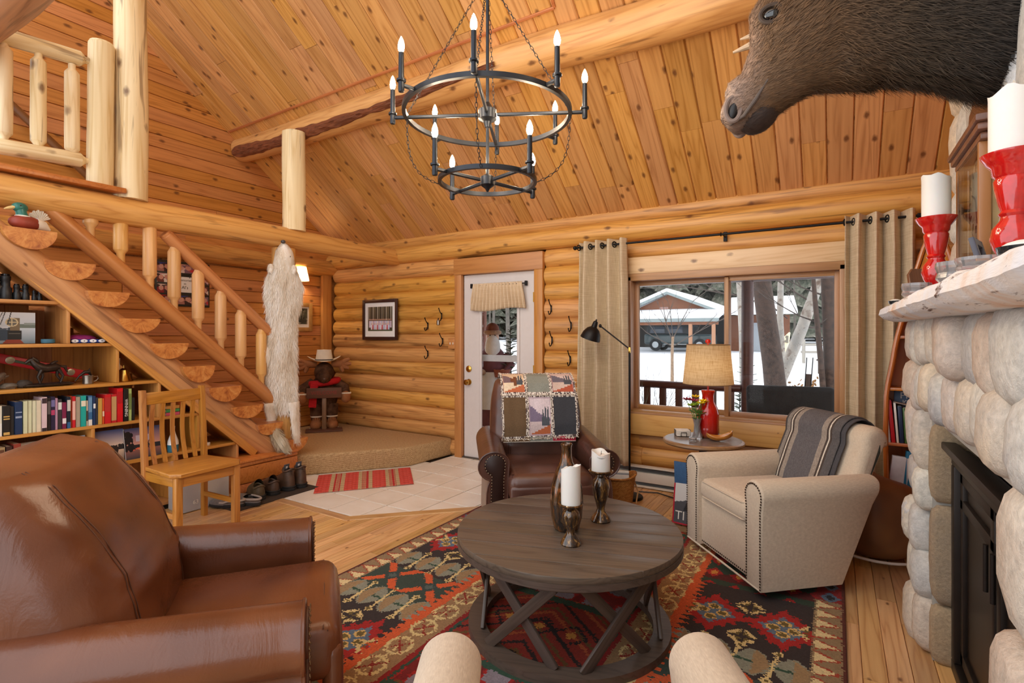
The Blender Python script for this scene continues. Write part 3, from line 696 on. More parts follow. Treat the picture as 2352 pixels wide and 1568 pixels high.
for i, (yy, zz, cl, lb) in enumerate(((2.06, 0, '#c9526a', 'pink paperback lying lowest in the small pile behind the oak chair'), (2.06, .026, '#3f8a4a', 'green paperback lying in the small pile behind the oak chair'), (2.06, .052, '#b8803a', 'tan paperback lying on top of the small pile behind the oak chair'))):
    o = book('book', lb, (XF - .01, yy, .725 + zz), .024, .1, .14, cl, 'paperbacks lying behind the oak chair'); o.rotation_euler = (R(-90), 0, 0); o.location = (XF - .01, yy - .0, .725 + zz + .024)
o = book('book', 'orange book with a white title block leaning in the cubby behind the oak chair', (XF - .02, 2.165, .727), .02, .15, .1, '#d5662a', None, [(.1, .4, '#e9ddcc')]); o.rotation_euler = (R(-14), 0, 0)
# binoculars
BLK = plain('black_rubber', '#1b1b1d', .42, 0, .15); BLK2 = plain('black_lens_ring', '#0d0e12', .18, .3)
def binoc(label, y, s, double=True):
    t = thing('binoculars', label, 'binoculars', (XF - .07, y, 1.591), 0, 'binoculars on the top shelf')
    for e in ((-.034 * s, .034 * s) if double else (0,)):
        b = MB(); b.lathe([(.03 * s, 0), (.033 * s, .01 * s), (.032 * s, .07 * s), (.024 * s, .085 * s), (.023 * s, .12 * s), (.026 * s, .125 * s), (.026 * s, .15 * s), (.02 * s, .155 * s)], 18, Matrix.Translation((0, e, 0))); b.build('barrel', BLK, t)
        b = MB(); b.lathe([(.021 * s, .15 * s), (.021 * s, .165 * s), (.012 * s, .165 * s)], 16, Matrix.Translation((0, e, 0))); b.build('eyepiece', BLK2, t)
    if double:
        MB().rbox((0, 0, .06 * s), (.03 * s, .04 * s, .06 * s), .006).build('bridge', BLK, t)
        b = MB(); b.cyl((0, -.008 * s, .11 * s), (0, .008 * s, .11 * s), .012 * s); b.build('focus_wheel', BLK2, t)
    return t
binoc('largest black binoculars standing on the top shelf under the stairs', 1.105, 1.0); binoc('middle-sized black binoculars on the top shelf under the stairs', 1.215, .64); binoc('smallest black binoculars on the top shelf under the stairs', 1.295, .42)
# canvas print with engine
ra = Ras(96, 72, '#c3ccd6').grad(.55, 1, '#b9c3cd', '#dfe6ee').grad(0, .5, '#6f8796', '#c7d3dc').rect(.45, .5, 1, .62, '#6c7a72').rect(.52, .6, 1, .66, '#8d9894').speck(0, .2, .4, .5, ['#2d3a4a', '#46586a', '#5d6c78'], 60, .05, .02).rect(0, .1, .3, .45, '#2f4254')
ra.rect(.28, .42, .45, .82, '#7a6a52').rect(.24, .12, .48, .42, '#1d2124').rect(.26, .3, .46, .34, '#5c5a55').poly([(.15, 0), (.52, 0), (.46, .12), (.22, .12)], '#8a3b2c').ell(.31, .68, .11, .14, '#cdbf9a').ell(.31, .68, .085, .11, '#6b6a62').line(.31, .55, .31, .82, .008, '#cdbf9a').line(.2, .68, .42, .68, .008, '#cdbf9a').line(.12, .6, .2, 1, .008, '#39424a').line(.24, .6, .3, 1, .01, '#39424a').line(.05, .6, .16, 1, .006, '#39424a')
ra.a = np.roll(ra.a, 27, axis=1); pr = thing('canvas_print', 'canvas print of an old engine beside pale water', 'picture', (XF - .13, 1.155, 1.308), 0)
flat('print', ra, .29, .205, pr, face((.0121, 0, 0), (1, 0, 0)))
MB().box((0, 0, .1025), (.024, .289, .204)).build('stretcher', plain('canvas_edge', '#e8e6e2', .7), pr, smooth=False)
b = MB(); b.tube([(-.02 + .03 * math.cos(q), .035 * math.sin(q), 0) for q in [2 * PI * i / 20 for i in range(20)]], .003, 6, closed=True, flat=5)
tag(b.build('rolled_belt', plain('blue_webbing', '#3c6f86', .6), None, (XF - .05, 1.353, 1.323)), 'rolled blue belt on the shelf with the engine print', 'belt')
# fabric bundle with eye pattern
t = thing('folded_cloth', 'purple and blue cloth with white eye spots in the cubby beneath the slanted board', 'cloth', (XF - .09, 1.535, 1.305))
MB().ell((0, .0, .03), (.07, .09, .03), 20, 10, e=.8, jit=.12, seed=3).build('bundle', plain('magenta_cloth', '#8a1c62', .8, var=.35, scale=30), t)
MB().rbox((.03, .02, .015), (.1, .19, .028), .012).build('blue_cloth', plain('blue_cloth', '#1f3f96', .75, var=.2), t)
for i in range(4):
    yy = -.055 + .052 * i; M = Matrix.Translation((.081, yy, .017)) @ Matrix.Rotation(R(90), 4, 'Y')
    e_ = MB().lathe([(.0175, 0), (.016, .003), (.004, .004)], 16, M @ Matrix.Diagonal((.7, 1.2, 1, 1))).build('eye_spot', plain('white_spot', '#e9edf2', .6), t); MB().lathe([(.006, .0035), (.001, .005)], 10, M @ Matrix.Diagonal((.7, 1.1, 1, 1))).build('pupil', plain('dark_spot', '#1a2340', .5), e_)
# shelf with level, horse, rocks, mug
RED = plain('red_enamel_level', '#b3202a', .35, var=.08)
t = thing('spirit_level', 'long red spirit level leaning on the shelf behind the bronze horse', 'level', (XF - .22, 1.33, 1.155), rot=(R(-17), 0, 0))
MB().rbox((0, 0, 0), (.024, .62, .062), .005).build('bar', RED, t)
MB().rbox((.0125, -.05, 0), (.003, .13, .018), .004).build('slot', plain('dark_green', '#3c4a30', .5), t)
for yy in (-.14, .2):
    e_ = MB().lathe([(.024, 0), (.024, .006), (.018, .008), (.006, .008)], 20, Matrix.Translation((.011, yy, 0)) @ Matrix.Rotation(R(90), 4, 'Y')).build('vial', plain('vial_metal', '#a9a18c', .3, .6), t)
BRONZE = plain('dark_bronze', '#3a2f28', .38, .55, .3, 30, .2)
t = thing('bronze_horse', 'dark bronze horse figurine standing on a rocky base', 'figurine', (XF - .07, 1.36, 1.015), 0)
MB().ell((0, 0, .012), (.05, .15, .016), 20, 8, jit=.2, seed=5).build('base', BRONZE, t)
b = MB(); S = [(.0, -.018), (.005, .02)]
b.tube([(0, .055, .125), (0, .03, .13), (0, -.02, .122), (0, -.05, .132), (0, -.078, .158), (0, -.092, .182)], [.018, .03, .028, .03, .02, .014], 12)
b.tube([(0, -.085, .186), (0, -.105, .178), (0, -.125, .162)], [.013, .013, .007], 8)
for (yy, zz) in ((-.092, .195), (-.086, .197)): b.cyl((0, yy, zz - .01), (.003, yy, zz + .008), .005, .001, 6)
for (y0, y1, y2, xo) in ((-.045, -.065, -.05, .014), (-.04, -.03, -.045, -.014), (.045, .07, .055, .014), (.05, .045, .075, -.014)): b.tube([(xo, y0, .115), (xo, y1, .07), (xo, y2, .02)], [.014, .008, .006], 8)
b.build('horse', BRONZE, t)
b = MB(); b.tube([(0, .06, .135), (0, .085, .13), (0, .098, .09)], [.008, .012, .004], 8); b.build('tail', BRONZE, t)
b = MB(); b.tube([(0, -.055, .155), (0, -.075, .182), (0, -.09, .196)], [.007, .009, .005], 8, flat=1.6); b.build('mane', BRONZE, t)
b = MB(); b.tube([(0, .012, .15), (0, .03, .165), (0, .046, .17)], [.012, .009, .004], 8); b.build('saddle', BRONZE, t)
def rock(label, y, r, mat, seed, x=-.08):
    o = MB().ell((0, 0, r[2] * .8), r, 14, 8, jit=.28, seed=seed).build('rock', mat, None, (XF + x, y, 1.015)); return tag(o, label, 'rock', 'rocks on the shelf')
STN = plain('grey_rock', '#6f6558', .9, var=.3, scale=30, bump=.4); STD = plain('dark_rock', '#3d332b', .8, var=.3, scale=30, bump=.4)
rock('pale grey rock at the end of the shelf beside driftwood', 1.155, (.035, .045, .022), STN, 2); rock('dark lumpy rock beside the bronze horse', 1.232, (.03, .04, .03), STD, 8)
b = MB(); b.tube([(0, -.07, .0), (0, -.035, .05), (.01, .0, .09), (.01, .02, .1)], [.03, .03, .022, .008], 8); b.tube([(.01, .0, .07), (.01, .035, .085)], [.015, .004], 6)
tag(b.build('driftwood', wood('driftwood_grey', '#5c4a3a', '#2f241c', knots=.05, var=.05, cracks=.6), None, (XF - .06, 1.115, 1.017)), 'gnarled piece of driftwood standing by the pale rock', 'driftwood')
PEW = plain('pewter', '#8f857a', .3, .9, .1)
t = thing('pewter_mug', 'pewter mug with a small dolphin figure in it', 'mug', (XF - .06, 1.572, 1.015))
MB().lathe([(.03, 0), (.033, .004), (.031, .03), (.034, .062), (.031, .06), (.028, .02), (.005, .015)], 22).build('cup', PEW, t)
b = MB(); b.tube([(0, .031, .05), (0, .055, .052), (0, .06, .035), (0, .045, .018), (0, .031, .016)], .004, 8); b.build('handle', PEW, t)
b = MB(); b.tube([(0, .02, .06), (0, .005, .085), (0, -.02, .085), (0, -.05, .06), (0, -.075, .025)], [.004, .014, .012, .007, .003], 10); b.cyl((0, .003, .09), (0, .012, .112), .009, .002, 6); b.build('dolphin', BRONZE, t)
t = thing('brass_bell', 'brass hand bell in the cubby below the slanted board', 'bell', (XF - .08, 1.80, 1.015))
MB().lathe([(.058, 0), (.06, .004), (.05, .02), (.036, .06), (.03, .085), (.012, .098), (.004, .1)], 26).build('bell_body', plain('old_brass', '#b08a45', .2, 1., .15), t)
MB().tube([(0, 0, .098), (0, 0, .12)], [.005, .004], 8).build('stem', BRASS, t); MB().tube([(0, -.03, .09), (0, -.032, .15), (0, -.032, .175)], [.003, .008, .01], 8).build('white_cap', plain('white_cap', '#e4e0d6', .5), t)
# pictures on the low shelf
def stand(label, y, W, H, ras, lean=.18, x=-.03, z=.43, name='photo_print', edge='#d8d4cc', roll=0.):
    t = thing(name, label, 'picture', (XF + x, y, z), 0); M = face((0, 0, 0), (1, 0, 0), lean) @ Matrix.Rotation(roll, 4, 'Z')
    flat('print', ras, W, H, t, M @ Matrix.Translation((0, 0, .0042)))
    e = MB().box((0, H / 2, 0), (W, H, .008)).build('backing', plain('board_edge_' + edge.strip('#'), edge, .7), t, smooth=False); e.matrix_basis = M; return t
ra = Ras(80, 70, '#9a9086').grad(.45, 1, '#bdb4a8', '#a89e92').rect(.05, .45, .25, .62, '#6d6459').speck(.08, .08, .98, .48, ['#4b4238', '#2f2821', '#7d7264', '#c9bfae'], 240, .03, .035).rect(0, 0, 1, .06, '#d3c8b6').poly([(.02, .7), (.4, .7), (.38, .95), (.05, .97)], '#cfc9c0').ell(.2, .85, .12, .05, '#5a5148')
stand('old sepia group photograph on the low shelf', 1.285, .165, .225, ra, .1, -.06)
ra = Ras(72, 72, '#8f97a4').poly([(.3, 1), (.7, 1), (.66, .66), (.5, .6)], '#2d5fa8').rect(.6, 0, 1, .8, '#5d6068').poly([(.0, .0), (.42, 0), (.36, .5), (.18, .42)], '#dfe3ea').poly([(0, .6), (.35, .75), (.38, .7), (.0, .5)], '#c6ccd6').line(0, .9, .4, .65, .012, '#4a4f58').poly([(.36, 0), (.9, 0), (.8, .5), (.6, .62), (.42, .5)], '#3a3638').ell(.45, .72, .14, .14, '#c2a083').ell(.43, .82, .15, .09, '#a98a62').ell(.36, .42, .06, .11, '#caa28a').line(.75, 0, .7, .8, .02, '#20252e').line(.9, .1, .98, .6, .02, '#d8d8d8').speck(.6, .5, 1, .9, ['#353a44', '#767c88'], 20, .03, .05)
stand('photograph of a fair-haired child on a boat deck on the low shelf', 1.455, .205, .225, ra, .14, -.02, roll=.03)
ra = Ras(80, 64, '#40588a').grad(.45, 1, '#e4c9ae', '#3f5c98').rect(0, .36, 1, .45, '#2b2a2a').speck(0, .42, 1, .5, ['#2b2a2a'], 60, .04, .03).grad(0, .36, '#6d5a52', '#d8b89c').ell(.72, .33, .1, .14, '#2a2423')
stand('sunset lake photograph with a dark treeline on the low shelf', 1.69, .205, .235, ra, .12, -.05)
ra = Ras(90, 60, '#23262c').grad(.45, 1, '#c98f7c', '#36507c').rect(.3, .55, .7, .75, '#b9a9b4').rect(0, .3, 1, .45, '#20242b').grad(0, .3, '#3a3a40', '#8a5a50').speck(.2, .25, .8, .35, ['#e0603c', '#c98a6a'], 16, .05, .015).line(.6, .4, .8, .95, .01, '#0e0f12').line(.7, .4, .75, .95, .012, '#0e0f12').speck(.0, .3, .2, .9, ['#14171c'], 40, .04, .06)
stand('dusk harbour photograph behind the slats of the oak chair', 1.915, .25, .23, ra, .2, -.02)
t = thing('ceramic_bottle', 'white and teal glazed bottle on the low shelf behind the oak chair', 'bottle', (XF - .03, 2.12, .43))
MB().lathe([(.035, 0), (.04, .01), (.04, .06), (.04, .0605)], 20, cap=True).build('glaze_band', plain('teal_glaze', '#2f6f86', .2), t); MB().lathe([(.04, .0606), (.037, .09), (.02, .14), (.013, .17), (.015, .205), (.01, .207)], 20).build('neck', plain('white_glaze', '#e9e7e2', .2), t)
tag(MB().lathe([(.018, 0), (.02, .004), (.02, .022), (.014, .024)], 16).build('tape_roll', plain('white_tape', '#e6e0da', .5), None, (XF - .05, 2.40, .43)), 'small white roll in the low cubby near the stair base', 'roll')
t = thing('white_box', 'white box on the lowest shelf behind the leather recliner', 'box', (XF + .12, 1.12, .0)); MB().rbox((0, 0, .2), (.3, .32, .38), .006).build('box_body', plain('white_card', '#e6e2da', .6), t); MB().rbox((0, 0, .385), (.31, .33, .035), .006).build('lid', plain('white_card', '#e6e2da', .6), t)
# clear bin under the chair
t = thing('storage_bin', 'clear plastic storage bin with a white plate inside beneath the oak chair', 'bin', (-4.32, 2.23, 0), .0)
def milky():
    t_ = NT('milky_plastic'); t_.base(rgba('#d6d4d4')); t_.set(Roughness=.3); t_.b.inputs['Alpha'].default_value = .45; return t_.m
MILK = milky()
b = MB(); b.rbox((0, 0, .01), (.2, .36, .012), .004)
for sx, sy, w, h in ((.1, 0, .005, .36), (-.1, 0, .005, .36), (0, .18, .2, .005), (0, -.18, .2, .005)): b.rbox((sx, sy, .12), (w, h, .22), .002)
b.build('tub', MILK, t); MB().rbox((0, 0, .232), (.215, .375, .012), .004).build('rim', MILK, t)
MB().lathe([(.075, 0), (.08, .006), (.05, .008)], 28, Matrix.Translation((.06, .04, .15)) @ Matrix.Rotation(R(90), 4, 'Y')).build('plate', plain('white_plate', '#e6e2dc', .3), t)
link('marking', text_mesh('63', .045, Matrix.Translation((.1035, -.08, .07)) @ Matrix.Rotation(R(90), 4, 'Z') @ Matrix.Rotation(R(90), 4, 'X')), plain('white_ink', '#efece4', .6), t)
# ================================================================== oak side chair
W_OAKX = wood('oak_side', '#bf8240', '#8c5422', axis=0, knots=0, rough=.36, var=.05, fine=1.6); W_OAK = wood('oak', '#bf8240', '#8c5422', axis=1, knots=0, rough=.36, var=.05, fine=1.6); W_OAKZ = wood('oak_upright', '#bf8240', '#8c5422', axis=2, knots=0, rough=.36, var=.08, fine=1.6)
ch = thing('oak_chair', 'oak side chair with a slatted back in front of the bookcase', 'chair', (-3.85, 1.94, 0), R(3))
b = MB(); b.prism([(-.2, -.21), (.17, -.245), (.225, -.2), (.225, .2), (.17, .245), (-.2, .21)], .03, Matrix.Translation((0, 0, .43)), .008, 3); b.build('seat', W_OAK, ch)
for sy in (-1, 1):
    MB().rbox((.185, sy * .2, .215), (.045, .045, .43), .004).build('front_leg', W_OAKZ, ch)
    b = MB(); b.prism([(0, 0), (.042, 0), (.042, .42), (.005, .98), (-.035, .98), (0, .42)], .034, Matrix(((1, 0, 0, 0), (0, 0, 1, 0), (0, 1, 0, 0), (0, 0, 0, 1))), .004, 2)
    o = b.build('back_post', W_OAKZ, ch, (-.225, sy * .205 - .017, 0)); 
    o.rotation_euler = (0, 0, 0)
    MB().rbox((-.02, sy * .2, .395), (.37, .022, .06), .003).build('side_apron', W_OAKX, ch); MB().rbox((-.02, sy * .2, .17), (.37, .02, .035), .003).build('side_stretcher', W_OAKX, ch)
MB().rbox((.19, 0, .395), (.022, .36, .06), .003).build('front_apron', W_OAK, ch); MB().rbox((-.2, 0, .395), (.022, .38, .06), .003).build('rear_apron', W_OAK, ch)
Mb = Matrix.Translation((-.205, 0, .46)) @ Matrix.Rotation(R(-4.2), 4, 'Y')
MB().rbox((0, 0, .46), (.022, .385, .085), .004, 2, Mb).build('crest_rail', W_OAK, ch)
for i in range(5):
    yy = -.14 + .07 * i; b = MB(); vs = []
    pts = [(-.0 - .03 * math.sin(PI * k / 8), 0, .42 * k / 8) for k in range(9)]
    fs = []
    for (px_, _, pz) in pts: vs += [(px_ - .006, yy - .014, pz), (px_ + .006, yy - .014, pz), (px_ + .006, yy + .014, pz), (px_ - .006, yy + .014, pz)]
    for k in range(8):
        for j in range(4): fs.append((k * 4 + j, k * 4 + (j + 1) % 4, k * 4 + 4 + (j + 1) % 4, k * 4 + 4 + j))
    b.add(vs, fs, Mb); b.build('slat', W_OAKZ, ch)
# ================================================================== boot tray mat, footwear
bmt = MB().rbox((-4.115, 2.67, .006), (.40, .76, .012), .004).build('boot_mat', plain('dark_mat', '#3a2c22', .95, var=.3, scale=120, bump=.5)); tag(bmt, 'dark brown mat along the stair base holding the footwear', 'mat')
LEA = plain('brown_boot_leather', '#4b3526', .5, var=.3, scale=25, bump=.2); SOLE = plain('dark_sole', '#1e1b1a', .8); LIN = plain('black_lining', '#131215', .9); GRYT = plain('grey_tongue', '#4c4c52', .7)
def shoe(name, label, loc, rz, tall, body, sole, L=.29, W=.1, group=None, trim=None):
    """heel at +x end, toe towards -x"""
    t = thing(name, label, name.split('_')[-1], loc, rz, group)
    def outl(u, wv=1.):
        x = L / 2 - u * L; w = W / 2 * (.74 + .26 * math.sin(PI * min(1, u * 1.15))) * (1 if u < .8 else math.sqrt(max(0, 1 - ((u - .8) / .2) ** 2)) * .98 + .02) * (1 if u > .08 else math.sqrt(max(.05, 1 - ((.08 - u) / .08) ** 2)))
        return x, w * wv
    n = 18; poly = [outl(i / n) for i in range(n + 1)]; pl = [(x, w) for x, w in poly] + [(x, -w) for x, w in reversed(poly[1:-1])]
    MB().prism([(x * 1.02, w * 1.06) for x, w in pl], .026, None, .004, 2).build('sole', sole, t)
    h0 = .15 if tall else .08; hx = L / 2 - L * .21
    def vamp(u, v):
        x, w = outl(.22 + u * .775); hh = (.11 if tall else .085) * (1 - u) ** 1.3 + .055 * (1 - (u * .98) ** 6); a = PI * v
        return (x, w * math.cos(PI - a), .024 + hh * math.sin(a) ** .7)
    MB().surf(vamp, 18, 16).build('upper', body, t, fix=True, angle=70)
    def shaft(u, v):
        a = 2 * PI * u; k = 1 - .16 * v + .05 * math.sin(PI * v); return (hx + L * .205 * k * math.cos(a) - (.008 * v if tall else .0), W * .46 * k * math.sin(a), .024 + (h0 + .012 * math.cos(2 * a) * v) * v)
    MB().surf(shaft, 24, 10, True).build('heel_counter', body, t, fix=True, angle=70)
    MB().tube([(hx + L * .207 * math.cos(a), W * .475 * math.sin(a), .034) for a in [2 * PI * i / 20 for i in range(20)]], .007, 6, closed=True).build('rand', sole, t)
    b = MB(); b.tube([(hx + L * .172 * math.cos(q) - (.008 if tall else 0), W * .385 * math.sin(q), .026 + h0 + .012 * math.cos(2 * q)) for q in [2 * PI * i / 18 for i in range(18)]], .009, 8, closed=True); b.build('collar', trim or body, t)
    MB().ell((hx, 0, .016 + h0), (L * .165, W * .37, .012), 14, 6).build('lining', LIN, t)
    if tall:
        b = MB(); b.rbox((0, 0, .035), (.008, .055, .075), .004, 2, Matrix.Translation((L / 2 - L * .36, 0, .15)) @ Matrix.Rotation(R(14), 4, 'Y')); tg = b.build('tongue', GRYT, t)
        MB().rbox((.0045, 0, .045), (.002, .02, .02), .001, 1, Matrix.Translation((L / 2 - L * .36, 0, .15)) @ Matrix.Rotation(R(14), 4, 'Y')).build('tongue_tag', plain('white_tag', '#dcdcdc', .6), tg)
        MB().rbox((L / 2 - .002, 0, .16), (.006, .016, .04), .003).build('pull_loop', body, t)
    else:
        for k in range(3):
            xx = L / 2 - L * (.42 + .07 * k); b = MB(); b.tube([(xx, -.025, .078 - .006 * k), (xx, 0, .09 - .007 * k), (xx, .025, .078 - .006 * k)], .003, 6); b.build('lace', SOLE, t)
    return t
shoe('hiking_boot', 'brown hiking boot nearest the carpeted platform', (-4.13, 2.965, .012), R(-4), True, LEA, SOLE, .28, .105, 'hiking boots on the mat')
shoe('hiking_boot', 'brown hiking boot standing beside the low brown shoe', (-4.14, 2.845, .012), R(3), True, LEA, SOLE, .28, .105, 'hiking boots on the mat')
shoe('walking_shoe', 'low brown walking shoe next to the hiking boots', (-4.15, 2.715, .012), R(-8), False, LEA, SOLE, .29, .105, 'low shoes on the mat')
shoe('walking_shoe', 'low brown walking shoe next to the grey slipper', (-4.13, 2.585, .012), R(-16), False, plain('olive_shoe', '#54452e', .55, var=.3, scale=25), SOLE, .30, .105, 'low shoes on the mat')
GF = plain('grey_felt', '#6f6865', .95, var=.15, scale=60, bump=.3); GF2 = plain('pale_piping', '#a9a19c', .9)
def slipper(label, loc, rz):
    t = thing('slipper', label, 'slipper', loc, rz, 'slippers beside the oak chair'); L, W = .29, .11
    pl = [(L / 2 * math.cos(q) * (1), W / 2 * math.sin(q) * (1.0 - .12 * math.cos(q))) for q in [2 * PI * i / 28 for i in range(28)]]
    MB().prism(pl, .022, None, .004, 2).build('sole', SOLE, t); MB().prism([(x * .96, y * .96) for x, y in pl], .01, Matrix.Translation((0, 0, .022)), .003, 2).build('insole', GF, t)
    def fn(u, v): x = -L / 2 * .97 + u * L * .5; w = W / 2 * math.sqrt(max(.01, 1 - (x / (L / 2)) ** 2)) * 1.08; return (x, w * math.cos(PI * v), .022 + .052 * math.sin(PI * v) * min(1, .35 + u * 1.4))
    MB().surf(fn, 12, 14).build('upper', GF, t, fix=False)
    b = MB(); b.tube([(x * .985, y * .985, .04 + .012 * (1 if x > 0 else 0)) for x, y in pl[-8:] + pl[:9]], .008, 8); b.build('rim', GF2, t); return t
slipper('grey felt slipper with its heel on the mat beside the low shoe', (-4.02, 2.44, .012), R(12)); slipper('grey felt slipper lying beneath the side of the oak chair', (-4.09, 2.325, .012), R(28))
# ================================================================== white pelt on the newel post
VD = Vector((.823, -.569, 0)); VR = Vector((.569, .823, 0))
pt = thing('white_pelt', 'white fur pelt with its head hanging down the newel post', 'pelt', (-4.56 + .112 * .823, 3.15 - .112 * .569, 0))
PROF = [(2.245, -.01, .014, .03), (2.215, -.002, .04, .05), (2.16, .0, .075, .07), (2.09, .005, .088, .085), (2.02, .0, .098, .075), (1.93, -.005, .14, .06), (1.80, .0, .172, .055), (1.67, -.005, .155, .05), (1.50, -.012, .128, .045), (1.38, -.018, .126, .045), (1.22, -.03, .14, .045), (1.0, -.025, .138, .045), (.82, -.02, .14, .04), (.70, -.01, .125, .035), (.63, .0, .10, .025)]
def pelt(u, v):
    f = u * (len(PROF) - 1); i = min(int(f), len(PROF) - 2); g = f - i; z, c, w, d = [a + (b_ - a) * g for a, b_ in zip(PROF[i], PROF[i + 1])]
    a = PI * (v * 2 - 1); w *= 1 + .1 * mnoise.noise((z * 7, v * 3, 4)); x = c + w * math.sin(a); dd = d * (.25 + .75 * (math.cos(a) * .5 + .5)) - .035 * (abs(math.sin(a)) ** 2)
    p = VR * x + VD * dd; return (p.x, p.y, z)
def furmat(name, cols, scale=(9, 9, 3), rough=.75):
    t = NT(name); n = t.noise(t.coords(scale, False), 1, 4, .6); t.base(t.ramp(n, [(.3 + .35 * i / (len(cols) - 1), rgba(c)) for i, c in enumerate(cols)])); t.set(Roughness=rough); t.b.inputs['Specular IOR Level'].default_value = .2; return t.m
WF_ = furmat('white_fur', ['#cdb69c', '#e6d8c4', '#f2e8da', '#f8f2ea'], (11, 11, 4))
bd = MB().surf(pelt, 60, 28).build('hide', WF_, pt)
fur('fur', bd, 20000, .06, .0034, np.array([0, 0, -1.]), WF_, bd, 3, .36, .5, lambda P: np.clip((2.2 - P[:, 2]) * 3, .2, 1))
for s_ in (-1, 1):
    b = MB(); p = VR * (.085 * s_ - (.03 if s_ < 0 else 0)) + VD * .04; b.ell((p.x, p.y, 1.985), (.03, .03, .045), 10, 7); e_ = b.build('ear', WF_, pt); fur('ear_fur', e_, 250, .03, .003, np.array([0, 0, -1.]), WF_, e_, 5)
p = VD * .055 + VR * -.008; MB().ell((p.x, p.y, 2.24), (.022, .022, .018), 12, 8).build('nose', plain('dark_nose', '#4a4340', .4), pt)
for xo in (.05,):
    p = VR * xo + VD * .06; MB().ell((p.x, p.y, 2.10), (.008, .008, .012), 10, 7).build('eye_slit', plain('dark_eye', '#2a211c', .4), pt)
for xo, tip in ((.085, (.11, .33)), (-.12, (-.16, .52))):
    b = MB(); b.tube([VR * xo + VD * .01 + Vector((0, 0, .72)), VR * (xo + .012) + VD * .02 + Vector((0, 0, .55)), VR * tip[0] + VD * .03 + Vector((0, 0, tip[1]))], [.06, .045, .038], 12, flat=.5)
    e_ = b.build('leg_skin', WF_, pt); fur('leg_fur', e_, 900, .04, .003, np.array([0, 0, -1.]), WF_, e_, 6)
p = Vector((.13, -.12, 0)); b = MB(); b.tube([(.02, -.13, .50), (.10, -.14, .42), (.15, -.125, .345), (.2, -.1, .31)], [.035, .05, .052, .018], 12)
e_ = b.build('tail', furmat('tail_fur', ['#9c8468', '#cdbb9c', '#e6dac4']), pt); fur('tail_hair', e_, 2200, .055, .003, np.array([.4, .2, -.6]), e_.data.materials[0], e_, 8)
p = VR * -.15 + VD * .01; b = MB(); b.ell((p.x, p.y, 1.17), (.045, .045, .1), 10, 8); e_ = b.build('foreleg_skin', WF_, pt); fur('foreleg_fur', e_, 500, .05, .003, np.array([0, 0, -1.]), WF_, e_, 9)
